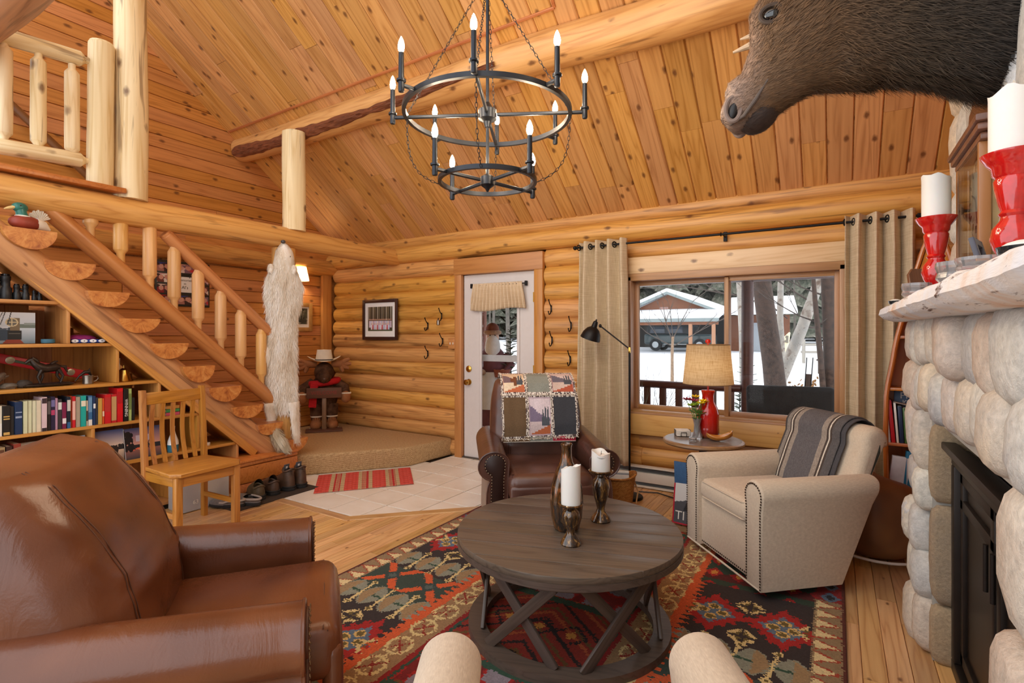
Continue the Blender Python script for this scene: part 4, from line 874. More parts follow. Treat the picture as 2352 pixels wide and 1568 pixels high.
# ================================================================== rug
def make_rug():
    X0, Y0, WX, WY = -2.39, .70, 2.43, 3.07; nx, ny = 330, 416
    r = Ras(nx, ny, '#3a2b26'); rg = np.random.default_rng(3)
    jx = rg.normal(0, .003, (ny, nx)); jy = rg.normal(0, .003, (ny, nx))
    x = r.X * WX + jx; y = (r.Y) * WY + jy; a = r.a
    cx = x - WX / 2; ax = np.abs(cx)
    def put(m, c): a[m] = lin(c)
    teeth = lambda v, p, d: d * np.abs((v / p) % 1 * 2 - 1)
    DK, RD, OR, GN, BL, TN, CR, MV, OL = '#352a28', '#a3201c', '#cf5a2c', '#2f4a38', '#5d6f82', '#a07a52', '#d9bf84', '#8b7f86', '#6b5a2c'
    yw = y + Y0
    # outer columns: ground bands
    band = ((yw - 1.15) % 1.1) / 1.1      # 0..1 ; diamonds at .41 (yw=1.6), barbells round .95
    put((ax > .5), DK); put((ax > .5) & (np.abs(band - .93) < .24), '#37443a')
    def stepd(px, py, rx, ry, st=.018):  # stepped diamond mask
        u = np.floor(np.abs(cxm - px) / st) * st; v = np.floor(np.abs(yw - py) / st) * st
        return u / rx + v / ry < 1
    for side in (-1, 1):
        cxm = cx * side
        for py0 in (.5, 1.6, 2.7):
            for dx in (.66, .97):
                tooth = .02 * np.sign(np.sin((np.arctan2(yw - py0, cxm - dx)) * 14))
                d = np.abs(cxm - dx) / (.165) + np.abs(yw - py0) / (.185)
                put(d + tooth * 4 < 1, RD); put(d + tooth * 2 < .62, BL)
                for qx, qy in ((.045, .0), (-.045, .0), (0, .052), (0, -.052)):
                    e = ((cxm - dx - qx) / .03) ** 2 + ((yw - py0 - qy) / .028) ** 2; put(e < 1, '#d8b26a'); put(e < .45, OL)
            for dx, dy in ((.815, .13), (.815, -.16), (.55, .0), (1.08, .02)):
                u = np.abs(cxm - dx); v = np.abs(yw - py0 - dy); m = (np.floor(u / .014) + np.floor(v / .014) < 5) & (u + v > .012) & ((u > .008) & (v > .008)); put(m, CR); put(m & (np.floor(u / .014) + np.floor(v / .014) < 3), OL)
        for py0 in (1.05, 2.15):
            # grey ovals split by green, cream barbells
            for k in range(2):
                yy0 = py0 - .22 + .44 * k
                for j in range(4):
                    dx = .58 + .15 * j
                    d = (np.abs(cxm - dx) / .07) ** 1.4 + (np.abs(yw - yy0) / .1) ** 1.8
                    put(d < 1, '#8a8a78'); put((d < 1) & (np.abs(yw - yy0) < .008), GN); put((d < .85) & (cxm - dx > .0), '#9a7d58')
                    xb = dx + .075; lx = np.abs(cxm - xb - (yw - yy0) * .12); put((lx < .008) & (np.abs(yw - yy0) < .1), CR)
                    for s2 in (-1, 1):
                        e = (np.abs(cxm - xb - s2 * .012) / .022) + (np.abs(yw - yy0 - s2 * .105) / .022); put(e < 1.15, CR); put(e < .62, OL)
            for dx in (.68, .95):
                u = cxm - dx; v = yw - py0
                d1 = np.abs(np.abs(u) - np.abs(v) * .9); m = (d1 < .028) & (np.abs(v) < .12) & (np.abs(u) < .13); st_ = (np.floor((yw + cxm) / .02) % 2 == 0)
                put(m, OR); put((np.abs(u) + np.abs(v) < .06), '#34423f'); put((np.abs(u) + np.abs(v) < .03), '#54605a')
        # tan strip with cream leaf outlines and orange saw edge
        m = (cxm > .36) & (cxm < .535); put(m, '#9a7650')
        saw = .535 + teeth(yw, .045, .05); put((cxm > .5) & (cxm < saw), OR)
        ph = ((yw) % .16) / .16 * 2 - 1; u = (cxm - .445) / .07
        ring = np.abs(np.sqrt(u ** 2 + ph ** 2 * 1.1) - .78); put((ring < .11) & m, CR); put((np.abs(u) < .05) & m, CR); put((np.abs(np.abs(u) - np.abs(ph)) < .07) & m & (np.abs(ph) < .6), '#8e2a1c')
        put((cxm > .335) & (cxm < .36), '#8e1c18'); put((cxm > .318) & (cxm < .335), GN)
    # middle field
    m = ax < .318; put(m, '#8c2a1a')
    zz = np.floor((yw * 1.0 + np.abs(cx) * .8) / .022); put(m & (zz % 9 == 0), '#2c1d18'); put(m & (zz % 9 == 4), '#b0532a'); put(m & (zz % 9 == 6), '#6b4a22')
    blk = ((yw - 1.45) % .92)
    put(m & (blk < .05), GN); put(m & (blk > .30) & (blk < .34), GN)
    mm = m & (blk > .06) & (blk < .30); put(mm, '#7a1a18')
    hx = (cx + .05 * np.sign(blk - .17)) % .17 - .085; hv = (blk - .18) % .24 - .12; d = np.maximum(np.abs(hx) / .066, (np.abs(hx) * .5 + np.abs(hv)) / .105); put(mm & (d < 1), RD); put(mm & (d < .8), MV)
    for py0 in np.arange(.9, 3.7, .31):
        for dx in (-.16, 0, .16):
            u = np.abs(cx - dx); v = np.abs(yw - py0); q = m & ((blk < .0) | (blk > .36)); put(q & (np.floor(u / .016) + np.floor(v / .016) == 4), '#241a18'); put(q & (u / .03 + v / .03 < 1), '#cf8a3a')
    # ends of the outer columns: red and green dashes
    far = (yw > 3.0) & (ax > .54); k = np.floor(yw / .085) % 3; put(far, '#2f3f30'); put(far & (k == 0), '#5a1c18')
    ph = (cx % .13) / .13 * 2 - 1; pv = ((yw) % .17) / .17 * 2 - 1; put(far & (np.abs(ph) + np.abs(pv) < .75), RD); put(far & (np.abs(ph) + np.abs(pv) < .35), '#cf8a3a')
    # outer border of cream triangles
    m = ax > 1.085; put(m, '#8f7656'); ph = (yw % .1) / .1; u = (ax - 1.095) / .1; tri = (u > 0) & (u < 1) & (np.abs(ph - .5) < .46 * (1 - u * .9)); put(m & tri, '#dcc592'); edge = tri & (np.abs(ph - .5) > .46 * (1 - u * .9) - .09); put(m & edge, '#a3402a')
    seg = (np.floor(yw / .62) % 3 == 2) & m; put(seg, '#8a2420'); ph2 = (yw % .14) / .14 * 2 - 1; u2 = (ax - 1.15) / .05; put(seg & (np.abs(u2) + np.abs(ph2) < .9), BL); put(seg & (np.abs(u2) + np.abs(ph2) < .5), '#2c2a2c')
    put(ax > 1.198, '#5a2a1e')
    endm = np.minimum(yw - Y0, Y0 + WY - yw) < .1; put(endm & (ax < 1.2), '#8f7656')
    a *= (1 + rg.normal(0, .07, (ny, nx, 1)))
    np.clip(a, 0, 1, out=a)
    o = paint('area_rug', nx, ny, r.fn(), lambda u, v: (X0 + u * WX, Y0 + v * WY, .012), print_mat('woven_wool', .95, weave=220))
    md = o.modifiers.new('pile', 'SOLIDIFY'); md.thickness = .01; md.offset = -1
    tag(o, 'red and charcoal kilim-patterned wool rug beneath the round coffee table', 'rug')
make_rug()
# ================================================================== striped runner on the tile
def runner():
    cols = []
    def fn(u, v):
        s = (u * 7.0)
        k = int(s) ; f = s - k
        A, B, Cc = lin('#cf4638'), lin('#c3a77e'), lin('#d8564a')
        if k % 2 == 0: c = A if (f * 9) % 1 > .28 else Cc
        else: c = B if f < .28 or f > .72 else (lin('#bd2e2c') if (f * 12) % 1 > .35 else B)
        n = .92 + .16 * ((math.sin(u * 900) * math.sin(v * 700)) > 0)
        return tuple(q * n for q in c)
    P00, P10, P11, P01 = Vector((-3.80, 2.905, 0)), Vector((-3.269, 3.572, 0)), Vector((-3.694, 3.985, 0)), Vector((-4.24, 3.30, 0))
    def pos(u, v):
        p = P00.lerp(P10, u).lerp(P01.lerp(P11, u), v); z = .006 + .004 * (mnoise.noise((u * 6, v * 3, 1)) + 1)
        return (p.x, p.y, z)
    o = paint('runner_mat', 150, 40, fn, pos, print_mat('woven_cotton', .95, weave=160), thick=.005); tag(o, 'red and tan striped cotton runner on the tiles by the carpeted platform', 'mat')
    b = MB()
    rr = random.Random(2)
    for k in range(70):
        for v in (0, 1):
            p = Vector(pos(k / 69, v)); q = Vector(pos(k / 69, .97 if v else .03)); d = (p - q).normalized(); b.tube([p, p + d * (.012 + .008 * rr.random())], [.0018, .001], 4)
    f = b.build('fringe', plain('tan_fringe', '#c9a68a', .9), o); f['kind'] = 'stuff'
runner()
# ================================================================== upholstery materials
def linen():
    t = NT('oatmeal_linen'); v1 = t.coords((420, 60, 60), False); v2 = t.coords((60, 60, 420), False); n = t.math('ADD', t.noise(v1, 1, 2), t.noise(v2, 1, 2))
    t.base(t.ramp(t.math('MULTIPLY', n, .5), [(.3, rgba('#bfac96')), (.7, rgba('#d8c7b0'))])); t.set(Roughness=.9); t.bump(n, .25, .002); t.b.inputs['Sheen Weight'].default_value = .15; return t.m
LINEN = linen(); NAIL = plain('antique_nail', '#3a281a', .35, .3)
def leather(name, c0, c1, c2, rough=.34):
    t = NT(name); v = t.coords((1, 1, 1), False); n = t.noise(v, 3.2, 2, .5, .3); g = t.noise(v, 160, 3); w = t.noise(t.coords((5, 14, 7), False), 1, 4, .55, 1.2)
    t.base(t.ramp(n, [(.3, rgba(c0)), (.5, rgba(c1)), (.72, rgba(c2))])); t.set(Roughness=rough); t.b.inputs['Coat Weight'].default_value = .12; t.b.inputs['Coat Roughness'].default_value = .3
    t.bump(t.math('ADD', t.math('MULTIPLY', g, .10), t.math('MULTIPLY', w, .8)), .16, .02); return t.m
def facing(fx, fy): return math.atan2(fx, -fy)
def arc(cx, cz_, r, a0, a1, n): return [(cx + r * math.cos(R(a0 + (a1 - a0) * i / n)), cz_ + r * math.sin(R(a0 + (a1 - a0) * i / n))) for i in range(n + 1)]
MXZ = Matrix(((1, 0, 0, 0), (0, 0, 1, 0), (0, 1, 0, 0), (0, 0, 0, 1)))   # prism XY->XZ, extrude along +Y
MYZ = Matrix(((0, 0, 1, 0), (1, 0, 0, 0), (0, 1, 0, 0), (0, 0, 0, 1)))   # prism XY->YZ, extrude along +X
def nails(parent, pts, mat, r=.0042, nrm=(0, -1, 0), name='nailhead_trim'):
    b = MB(); q = Vector((0, 0, 1)).rotation_difference(Vector(nrm)).to_matrix().to_4x4()
    for p in pts: b.lathe([(r, 0), (r * .75, r * .5), (r * .2, r * .75)], 7, Matrix.Translation(p) @ q)
    o = b.build(name, mat, parent, fix=False); o['kind'] = 'stuff'; return o
def along(pts, step):
    P = [Vector(p) for p in pts]; out = []; acc = 0
    for a, b in zip(P, P[1:]):
        L = (b - a).length; s = acc
        while s < L: out.append(a.lerp(b, s / L)); s += step
        acc = s - L
    return out
def club_chair(label, loc, rz):
    t = thing('linen_armchair', label, 'armchair', loc, rz, 'oatmeal linen armchairs')
    tap = lambda p: (p[0] * (1 - .22 * max(0, (.55 - p[2])) * max(0, p[1])), p[1] - max(0, .58 - p[2]) * .42 * max(0, p[1]) / .33, p[2])
    MB().lathe([(.2, 0), (.2, .012), (.17, .02), (.05, .024), (.05, .05)], 32).build('swivel_base', plain('black_base', '#17161a', .5), t)
    b = MB(); b.prism([(-.355, -.345), (.355, -.345), (.33, .28), (.22, .35), (-.22, .35), (-.33, .28)], .3, Matrix.Translation((0, 0, .055)), .012, 2); b.v = [tap(p) for p in b.v]; b.build('body', LINEN, t)
    for s in (-1, 1):
        pr_ = [(.38, .05), (.383, .46)] + arc(.315, .525, .078, -15, 195, 22) + [(.245, .46), (.245, .05)]
        pr_ = [(s * x_, z_) for x_, z_ in pr_]; b = MB(); b.prism(pr_, .70, MXZ @ Matrix.Translation((0, 0, -.375)), .012, 2); b.v = [tap(p) for p in b.v]; a_ = b.build('arm', LINEN, t, angle=50)
        path = [(.372, .06), (.372, .45)] + arc(.315, .52, .066, -10, 190, 10) + [(.258, .45), (.258, .06)]
        nails(a_, [Vector((s * p.x, -.3765, p.y)) for p in along([(x_, z_, 0) for x_, z_ in path], .0145)], NAIL, .0056)
    b = MB(); b.prism([(.26, .0 + .06), (.20, .40), (.25, .60), (.305, .745)] + arc(.385, .765, .085, 165, -20, 10) + [(.43, .72), (.37, .5), (.335, .2), (.32, .06)], .60, MYZ @ Matrix.Translation((0, 0, -.30)), .045, 4); b.v = [tap(p) for p in b.v]; b.build('backrest', LINEN, t, angle=55)
    def cush(u, v):
        a_, b_ = (u * 2 - 1), (v * 2 - 1); return None
    b = MB(); b.rbox((0, -.1, .405), (.495, .54, .125), .045, 4)
    b.v = [(x_, y_, z_ + (.022 * max(0, 1 - (x_ / .24) ** 2) * max(0, 1 - ((y_ + .1) / .27) ** 2) if z_ > .44 else 0)) for x_, y_, z_ in b.v]; c_ = b.build('seat_cushion', LINEN, t, angle=60)
    for zz in (.452, .36):
        ring = [(x_, y_ - .1, zz) for x_, y_ in [(-.2, -.266), (.2, -.266), (.243, -.225), (.243, .2), (-.243, .2), (-.243, -.225)]]; MB().tube(ring, .0045, 6, closed=True).build('piping', LINEN, c_)
    b = MB(); b.tube([(-.372, -.372, .052), (.372, -.372, .052), (.36, .10, .052), (.28, .15, .052), (-.28, .15, .052), (-.36, .10, .052)], .006, 6, closed=True); b.build('base_welt', plain('pale_welt', '#d8cbb8', .9), t)
    nails(t, [Vector((-.235 + .018 * i, -.3465, .075)) for i in range(27)], NAIL, .0056)
    return t
club_chair('oatmeal linen armchair with a grey striped throw by the fireplace', (-.29, 3.44, .012), facing(-.75, -.66))
club_chair('oatmeal linen armchair seen only by its two arms below the coffee table', (-.37, .90, .012), facing(-.527, .85))
# striped throw over the back of the armchair
def throw():
    t = thing('striped_throw', 'charcoal wool throw with cream and taupe stripes over the linen armchair', 'blanket', (-.29, 3.44, .012), facing(-.75, -.66))
    prof = [(.175, .44), (.19, .5), (.235, .62), (.285, .74)] + arc(.385, .765, .102, 160, 20, 8)
    P = [Vector((0, a, b)) for a, b in prof]; cum = [0]
    for a, b in zip(P, P[1:]): cum.append(cum[-1] + (b - a).length)
    def at_(s):
        s *= cum[-1]
        for i in range(len(P) - 1):
            if s <= cum[i + 1] + 1e-9: return P[i].lerp(P[i + 1], (s - cum[i]) / (cum[i + 1] - cum[i]))
        return P[-1]
    STR = [(.0, '#4a4442'), (.03, '#8a8178'), (.10, '#4a3e38'), (.125, '#d8cfc0'), (.15, '#4a3e38'), (.175, '#9a8e82'), (.26, '#625e60'), (.70, '#9a8e82'), (.79, '#4a3e38'), (.825, '#d8cfc0'), (.85, '#4a3e38'), (.875, '#5a5656')]
    def col(u, v):
        c = STR[0][1]
        for p, q in STR:
            if u >= p: c = q
        n = .85 + .3 * random.random(); return tuple(x_ * n for x_ in lin(c))
    def mk(off, x0, x1, s0, s1, sk):
        def pos(u, v):
            s = s0 + (s1 - s0) * v; p = at_(min(1, max(0, s + sk * (u - .5)))); nx_ = x0 + (x1 - x0) * u + .02 * (1 - v) * 0
            tg = at_(min(1, s + .03)) - at_(max(0, s - .03)); n = Vector((0, -tg.z, tg.y)).normalized()
            p = p + n * (off + .003 * mnoise.noise((u * 5, v * 6, off * 90))); return (nx_, p.y, p.z)
        return pos
    WM = print_mat('wool_throw_print', .95, weave=150)
    paint('blanket_fold', 90, 70, col, mk(.020, -.285, .16, .0, .98, .08), WM, t, thick=.009)
    paint('blanket_under_fold', 60, 60, lambda u, v: lin('#4b494c'), mk(.009, -.24, .19, .06, .96, .08), WM, t, thick=.006)
throw()
# ================================================================== leather recliners
def recliner(label, loc, rz, mat, dark, back_lean=.30, arm_h=.0, fat=0., tall=0.):
    t = thing('leather_recliner', label, 'recliner', loc, rz, 'leather recliners'); H = .0 + arm_h
    b = MB(); b.rbox((0, .0, .2), (.56, .66, .34), .03, 3); b.build('base', mat, t)
    MB().rbox((0, .02, .03), (.62, .6, .05), .01).build('plinth', plain('dark_plinth', '#2a1a14', .6), t)
    for s in (-1, 1):
        # rolled arm: loft of a scroll section from front to back
        sec = [(.275, .06), (.275, .46 + H)] + [(x_, z_ + H) for x_, z_ in arc(.352, .535, .092, 160, -75, 14)] + [(.395, .40 + H), (.405, .06)]
        def fn(u, v, s=s):
            f = v * (len(sec) - 1); i = min(int(f), len(sec) - 2); g = f - i; x_ = sec[i][0] + (sec[i + 1][0] - sec[i][0]) * g; z_ = sec[i][1] + (sec[i + 1][1] - sec[i][1]) * g
            y_ = -.40 + u * .76; k = (z_ - .06) / .55; z_ += .035 * k * (u - .3); fl = 1 - .06 * math.exp(-u * 14) * 0
            if u < .06: x_ = .345 + (x_ - .345) * (1 + .10 * (1 - u / .06)); 
            return (s * x_, y_, z_)
        b = MB(); b.surf(fn, 30, 40); a_ = b.build('arm', mat, t, angle=60)
        fr = [fn(0, i / 40) for i in range(41)]; bb = MB(); bb.add([(p[0], -.40, p[2]) for p in fr], [tuple(range(41))]); bk_ = [fn(1, i / 40) for i in range(41)]; bb.build('arm_front', mat, a_, smooth=False); MB().add(bk_, [tuple(range(41))]).build('arm_back', mat, a_, smooth=False)
        pan = [(s * x_, z_) for x_, z_ in [(.30, .09), (.30, .44 + H)] + [(q, w + H) for q, w in arc(.352, .535, .066, 165, -70, 12)] + [(.378, .38 + H), (.385, .09)]]
        b = MB(); b.prism(pan, .014, MXZ @ Matrix.Translation((0, 0, -.412)), .006, 2); b.build('arm_panel', dark, a_)
        nails(a_, [Vector((p.x * .985, -.4118, p.y)) for p in along([(x_, z_, 0) for x_, z_ in pan], .019)], plain('bright_nail', '#a08a70', .25, .9), .005)
        MB().tube([(s * x_ * 1.0, -.398, z_) for x_, z_ in [(abs(q[0]), q[2]) for q in fr]], .006, 6).build('arm_piping', mat, a_)
        MB().box((s * .345, -.36, .026), (.05, .05, .05)).build('foot', plain('dark_plinth', '#2a1a14', .6), t)
    # seat cushion with front drop
    b = MB(); b.rbox((0, -.17, .405), (.54, .66, .17), .055, 4); b.v = [(x_ , y_, z_ + (.03 * max(0, 1 - (x_ / .27) ** 2) * max(0, 1 - ((y_ + .1) / .4) ** 2) if z_ > .45 else 0) + .006 * mnoise.noise((x_ * 9, y_ * 5, z_ * 3))) for x_, y_, z_ in b.v]; sc_ = b.build('seat_cushion', mat, t, angle=70)
    b = MB(); b.rbox((0, -.475, .25), (.53, .06, .36), .028, 3); b.build('footrest_panel', mat, t, angle=70)
    for off in (.0, .012): MB().tube([(-.25, -.46 + off, .474 + off * .8), (0, -.462 + off, .482 + off * .8), (.25, -.46 + off, .474 + off * .8)], .0022, 5).build('stitching', dark, sc_)
    # back cushion: pillow leaning back
    Hb = .62 + tall
    def bf(u, v):
        a_ = PI * 2 * u; zz = v; w = .300 + fat * .4 + .045 * math.sin(PI * min(1, .15 + zz * .8)) ; w *= 1 - .03 * max(0, zz - .8) / .2
        d = (.085 + fat * .5 + (.065 + fat) * math.sin(PI * (.1 + .85 * zz)) ) * (1 if zz < .93 else math.sqrt(max(.02, 1 - ((zz - .93) / .07) ** 2)))
        w *= (1 if zz < .93 else .93 + .07 * math.sqrt(max(.0, 1 - ((zz - .93) / .07) ** 2)))
        e = .45; cx_ = math.copysign(abs(math.cos(a_)) ** e, math.cos(a_)); sy_ = math.copysign(abs(math.sin(a_)) ** .75, math.sin(a_))
        y_ = d * sy_ * (1.15 if sy_ < 0 else .7); wr = .008 * mnoise.noise((cx_ * 3, zz * 9, 2.)) + .005 * mnoise.noise((cx_ * 7, zz * 14, 5.))
        return (w * cx_, .17 + y_ - (wr if sy_ < 0 else 0) + zz * Hb * back_lean, .40 + zz * Hb)
    b = MB(); b.surf(bf, 56, 34, True, False); n0 = len(b.v); top = [(i * 35 + 34) for i in range(56)]; b.f.append(tuple(top)); bc_ = b.build('back_cushion', mat, t, angle=80)
    for xo in (-.2, -.188, .2, .188):
        pts = []
        for i in range(15):
            zz = .02 + .95 * i / 14; p = bf(.5 + (.5 - math.acos(max(-1, min(1, math.copysign(abs(xo / (.285 + .035 * math.sin(PI * min(1, zz * 1.05)))) ** (1 / .45), xo)))) / (2 * PI)), zz); pts.append((p[0], p[1] - .001, p[2]))
        MB().tube(pts, .0016, 5).build('stitching', dark, bc_)
    b = MB(); b.prism([(.16, .1), (.16, .36), (.30, .42), (.40 + .1 * tall, .95 + tall), (.46, .93 + tall), (.42, .4), (.36, .1)], .60, MYZ @ Matrix.Translation((0, 0, -.30)), .03, 3); b.build('outer_back', mat, t, angle=60)
    return t
LEA1 = leather('chestnut_leather', '#532b19', '#6a3b22', '#7d4a2c', .27); LEA1D = plain('chestnut_thread', '#5a3624', .5)
LEA2 = leather('espresso_leather', '#3a221b', '#55352a', '#6b4637', .28); LEA2D = plain('espresso_panel', '#2b1812', .35)
recliner('chestnut leather recliner in front of the bookcase', (-1.77, .83, .012), facing(.62, .78), LEA1, LEA1D, .36, fat=.035)
recliner('espresso leather recliner with a patchwork quilt over its back', (-1.785, 3.26, .012), facing(.61, -.79), LEA2, LEA2D, .24)
# patchwork quilt
def quilt():
    t = thing('patchwork_quilt', 'rag-edged patchwork quilt with wildlife squares over the espresso recliner', 'quilt', (-1.785, 3.26, .012), facing(.61, -.79))
    W, n = .54, 96
    ra = Ras(96, 96, '#8d8a80'); F = ['#b98a78', '#8a8d83', '#a8746a', '#6a5238', '#a893a0', '#3c3d42']
    # rows from bottom (v=0) : row1 0-.42, row2 .42-.72 (visible), rest behind
    cols_ = [(0, .335), (.335, .665), (.665, 1)]
    for j, (y0, y1) in enumerate(((0, .32), (.32, .60), (.60, 1))):
        for i, (x0, x1) in enumerate(cols_):
            c = [['#6a5238', '#b9a3ac', '#3c3d42'], ['#c09a84', '#8b8e84', '#b18a8c'], ['#6a5238', '#8b8e84', '#3c3d42']][j][i]; ra.rect(x0, y0, x1, y1, c)
    def scene_(x0, y0, x1, y1, sky, hill, ground, warm):
        X_ = lambda q: x0 + (x1 - x0) * q; Y_ = lambda q: y0 + (y1 - y0) * q
        ra.rect(X_(.1), Y_(.1), X_(.92), Y_(.92), sky); ra.poly([(X_(.1), Y_(.75)), (X_(.4), Y_(.6)), (X_(.7), Y_(.5)), (X_(.9), Y_(.45)), (X_(.9), Y_(.35)), (X_(.1), Y_(.4))], hill); ra.rect(X_(.1), Y_(.1), X_(.92), Y_(.38), ground); ra.poly([(X_(.1), Y_(.1)), (X_(.92), Y_(.1)), (X_(.92), Y_(.32)), (X_(.5), Y_(.2))], warm)
        for q in (.62, .72, .82): ra.poly([(X_(q - .07), Y_(.3)), (X_(q + .07), Y_(.3)), (X_(q), Y_(.85 - abs(q - .75)))], '#4d5258')
    scene_(.335, 0, .665, .32, '#dccbd0', '#7d6f86', '#cdb9b8', '#b5633c'); scene_(0, .32, .335, .60, '#e2c6a4', '#7c6468', '#e6d2b4', '#c06a44'); scene_(.665, .32, 1, .60, '#dcc4bc', '#6d6672', '#d5bcae', '#b4583c')
    ra.rect(.17, .40, .21, .5, '#7a4a2c').rect(.13, .44, .2, .48, '#7a4a2c')
    rg = np.random.default_rng(5)
    for xs in (0., .335, .665, 1.): m = np.abs(ra.X - xs) < .022; ra.a[m] = np.where(rg.random((m.sum(), 1)) > .45, np.array([lin('#e2d8cc')]), np.array([lin('#5a4a48')]))
    for ys in (0., .32, .60, 1.): m = np.abs(ra.Y - ys) < .02; ra.a[m] = np.where(rg.random((m.sum(), 1)) > .45, np.array([lin('#e2d8cc')]), np.array([lin('#5a4a48')]))
    prof = [Vector((0, a, b)) for a, b in ((.005, .625), (.005, .72), (.025, .82), (.06, .92), (.11, 1.0), (.18, 1.045), (.28, 1.062), (.40, 1.05), (.50, .97), (.51, .85))]
    cum = [0]
    for a, b in zip(prof, prof[1:]): cum.append(cum[-1] + (b - a).length)
    def at_(s):
        s *= cum[-1]
        for i in range(len(prof) - 1):
            if s <= cum[i + 1] + 1e-9: return prof[i].lerp(prof[i + 1], (s - cum[i]) / (cum[i + 1] - cum[i]))
        return prof[-1]
    QM = print_mat('quilted_cotton', .95, weave=120)
    def pos(u, v):
        p = at_(v); return (-W / 2 + W * u + .004 * mnoise.noise((u * 5, v * 5, 3)), p.y - .012 + .006 * mnoise.noise((u * 7, v * 7, 8)), p.z + .002 * mnoise.noise((u * 9, v * 4, 1)) - .012 * (1 - u) * (v < .2))
    q = paint('quilt_top', 96, 96, ra.fn(), pos, QM, t, thick=.008)
    rb = Ras(60, 12, '#6a5238').rect(.36, 0, .68, 1, '#83847a').rect(.68, 0, 1, 1, '#a82038').rect(0, 0, 1, .12, '#d8cec0')
    paint('quilt_under_layer', 60, 12, rb.fn(), lambda u, v: (-W / 2 + .006 + (W - .02) * u, .0 - .012 + .01 * v, .595 + .06 * v), QM, t, thick=.005)
    b = MB(); rr = random.Random(4)
    lines = [[(u, v) for v in np.linspace(0, .62, 60)] for u in (.0, .335, .665, 1.)] + [[(u, v) for u in np.linspace(0, 1, 80)] for v in (.0, .32)]
    for ln in lines:
        for (u, v) in ln:
            p = Vector(pos(min(1, max(0, u)), v)); d = Vector((rr.uniform(-1, 1), -.9, rr.uniform(-.8, .5))).normalized(); b.tube([p, p + d * rr.uniform(.010, .02)], [.003, .0015], 4)
    f = b.build('rag_fringe', plain('cream_rag', '#d8ccbc', .95, var=.4, scale=60), q, fix=False); f['kind'] = 'stuff'
quilt()
# ================================================================== coffee table
W_TBL = wood('weathered_table_top', '#6a5b4d', '#43372f', knots=.02, rough=.4, var=.1, fine=1.6, cracks=.25, coat=.05, knotcol='#241c18'); W_TBLL = wood('weathered_table_slat', '#5f4f45', '#3b3029', knots=0, rough=.45, var=.1, fine=1.6, knotcol='#241c18', coat=.05)
ct = thing('coffee_table', 'round weathered wood coffee table with crossed lattice legs', 'coffee table', (-1.075, 2.235, .012), R(18)); RT = .518
for i in range(8):
    y0 = -RT + 2 * RT * i / 8; y1 = -RT + 2 * RT * (i + 1) / 8; g = .0012
    q = [2 * PI * k / 72 for k in range(72)]; circ = [(RT * math.cos(a), RT * math.sin(a)) for a in q]
    pl = clip(circ, [(-1, y0 + g), (1, y0 + g), (1, y1 - g), (-1, y1 - g)])
    if len(pl) > 2: MB().prism(pl, .028, Matrix.Translation((0, 0, .42)), .003, 2).build('top_board', W_TBL, ct)
def ring(z0, z1, r0, r1, n=64): return MB().lathe([(r1, z0), (r1, z1), (r0, z1), (r0, z0), (r1, z0)], n, cap=False)
ring(.395, .4205, .36, RT + .002).build('rim_band', W_TBLL, ct); ring(.36, .396, .40, .455).build('upper_ring', W_TBLL, ct); ring(.0, .035, .39, .468).build('base_ring', W_TBLL, ct)
for k in range(6):
    for s in (-1, 1):
        a0 = R(60 * k + 8 - s * 22); a1 = R(60 * k + 8 + s * 22); rr = .43 if s > 0 else .412
        p0 = Vector((rr * math.cos(a0), rr * math.sin(a0), .035)); p1 = Vector((rr * math.cos(a1), rr * math.sin(a1), .362)); d = p1 - p0; am = (a0 + a1) / 2
        o = MB().rbox((d.length / 2, 0, 0), (d.length + .01, .046, .016), .003).build('lattice_slat', W_TBLL, ct); o.matrix_basis = frame(p0, d, z=(math.cos(am), math.sin(am), 0))
# candle holders, candles, bottle vase
def glaze(name, dark, gold):
    t = NT(name); n = t.noise(t.coords((60, 60, 14), True), 1, 4, .6, .5); t.base(t.ramp(n, [(.4, rgba(dark)), (.55, rgba('#5a3c1e')), (.68, rgba(gold))])); t.set(Roughness=.15); t.b.inputs['Metallic'].default_value = .25; t.b.inputs['Coat Weight'].default_value = .6; return t.m
GLZ = glaze('streaked_glaze', '#2a211d', '#b48a4c'); GLZ2 = glaze('bottle_glaze', '#241a17', '#a05a2c'); WAX = plain('white_wax', '#eae6df', .5, var=.02); WAX.node_tree.nodes['Principled BSDF'].inputs['Subsurface Weight'].default_value = .1
def candle(label, loc, r, h, seed, tilt=0):
    def fn(u, v):
        a = 2 * PI * u
        if v < .7: rr, z = r, h * v / .7 + .0
        elif v < .8: rr, z = r * (1 - .02 * (v - .7) / .1), h
        else: rr, z = r * (1 - (v - .7) / .3), h - .012
        if v >= .6: z += (.012 * mnoise.noise((math.cos(a) * 1.4, math.sin(a) * 1.4, seed)) + tilt * math.cos(a)) * (1 if v < .8 else .2)
        return (rr * math.cos(a) * (1 + .02 * (v > .65) * (v < .82)), rr * math.sin(a), z)
    t = thing('pillar_candle', label, 'candle', loc); MB().surf(fn, 28, 20, True).build('wax', WAX, t, fix=True); MB().cyl((0, 0, h - .02), (.004, 0, h + .006), .0014, .001, 6).build('wick', plain('black_wick', '#1a1614', .9), t); return t
def holder(label, loc, h, s=1.):
    pr_ = [(.044, 0), (.046, .006), (.04, .02), (.022, .045), (.017, .06), (.02, .075), (.033, h * .52), (.04, h * .68), (.036, h * .80), (.02, h * .88), (.018, h * .92), (.05, h * .96), (.055, h), (.05, h + .004), (.046, h - .004), (.005, h - .005)]
    return tag(MB().lathe([(r * s, z) for r, z in pr_], 28).build('candle_holder', GLZ, None, loc), label, 'candle holder')
holder('shorter streaked bronze candle holder at the front of the coffee table', (-.977, 2.06, .46), .175); candle('tall white pillar candle on the shorter bronze holder', (-.977, 2.06, .4555 + .175), .042, .165, 3, .012)
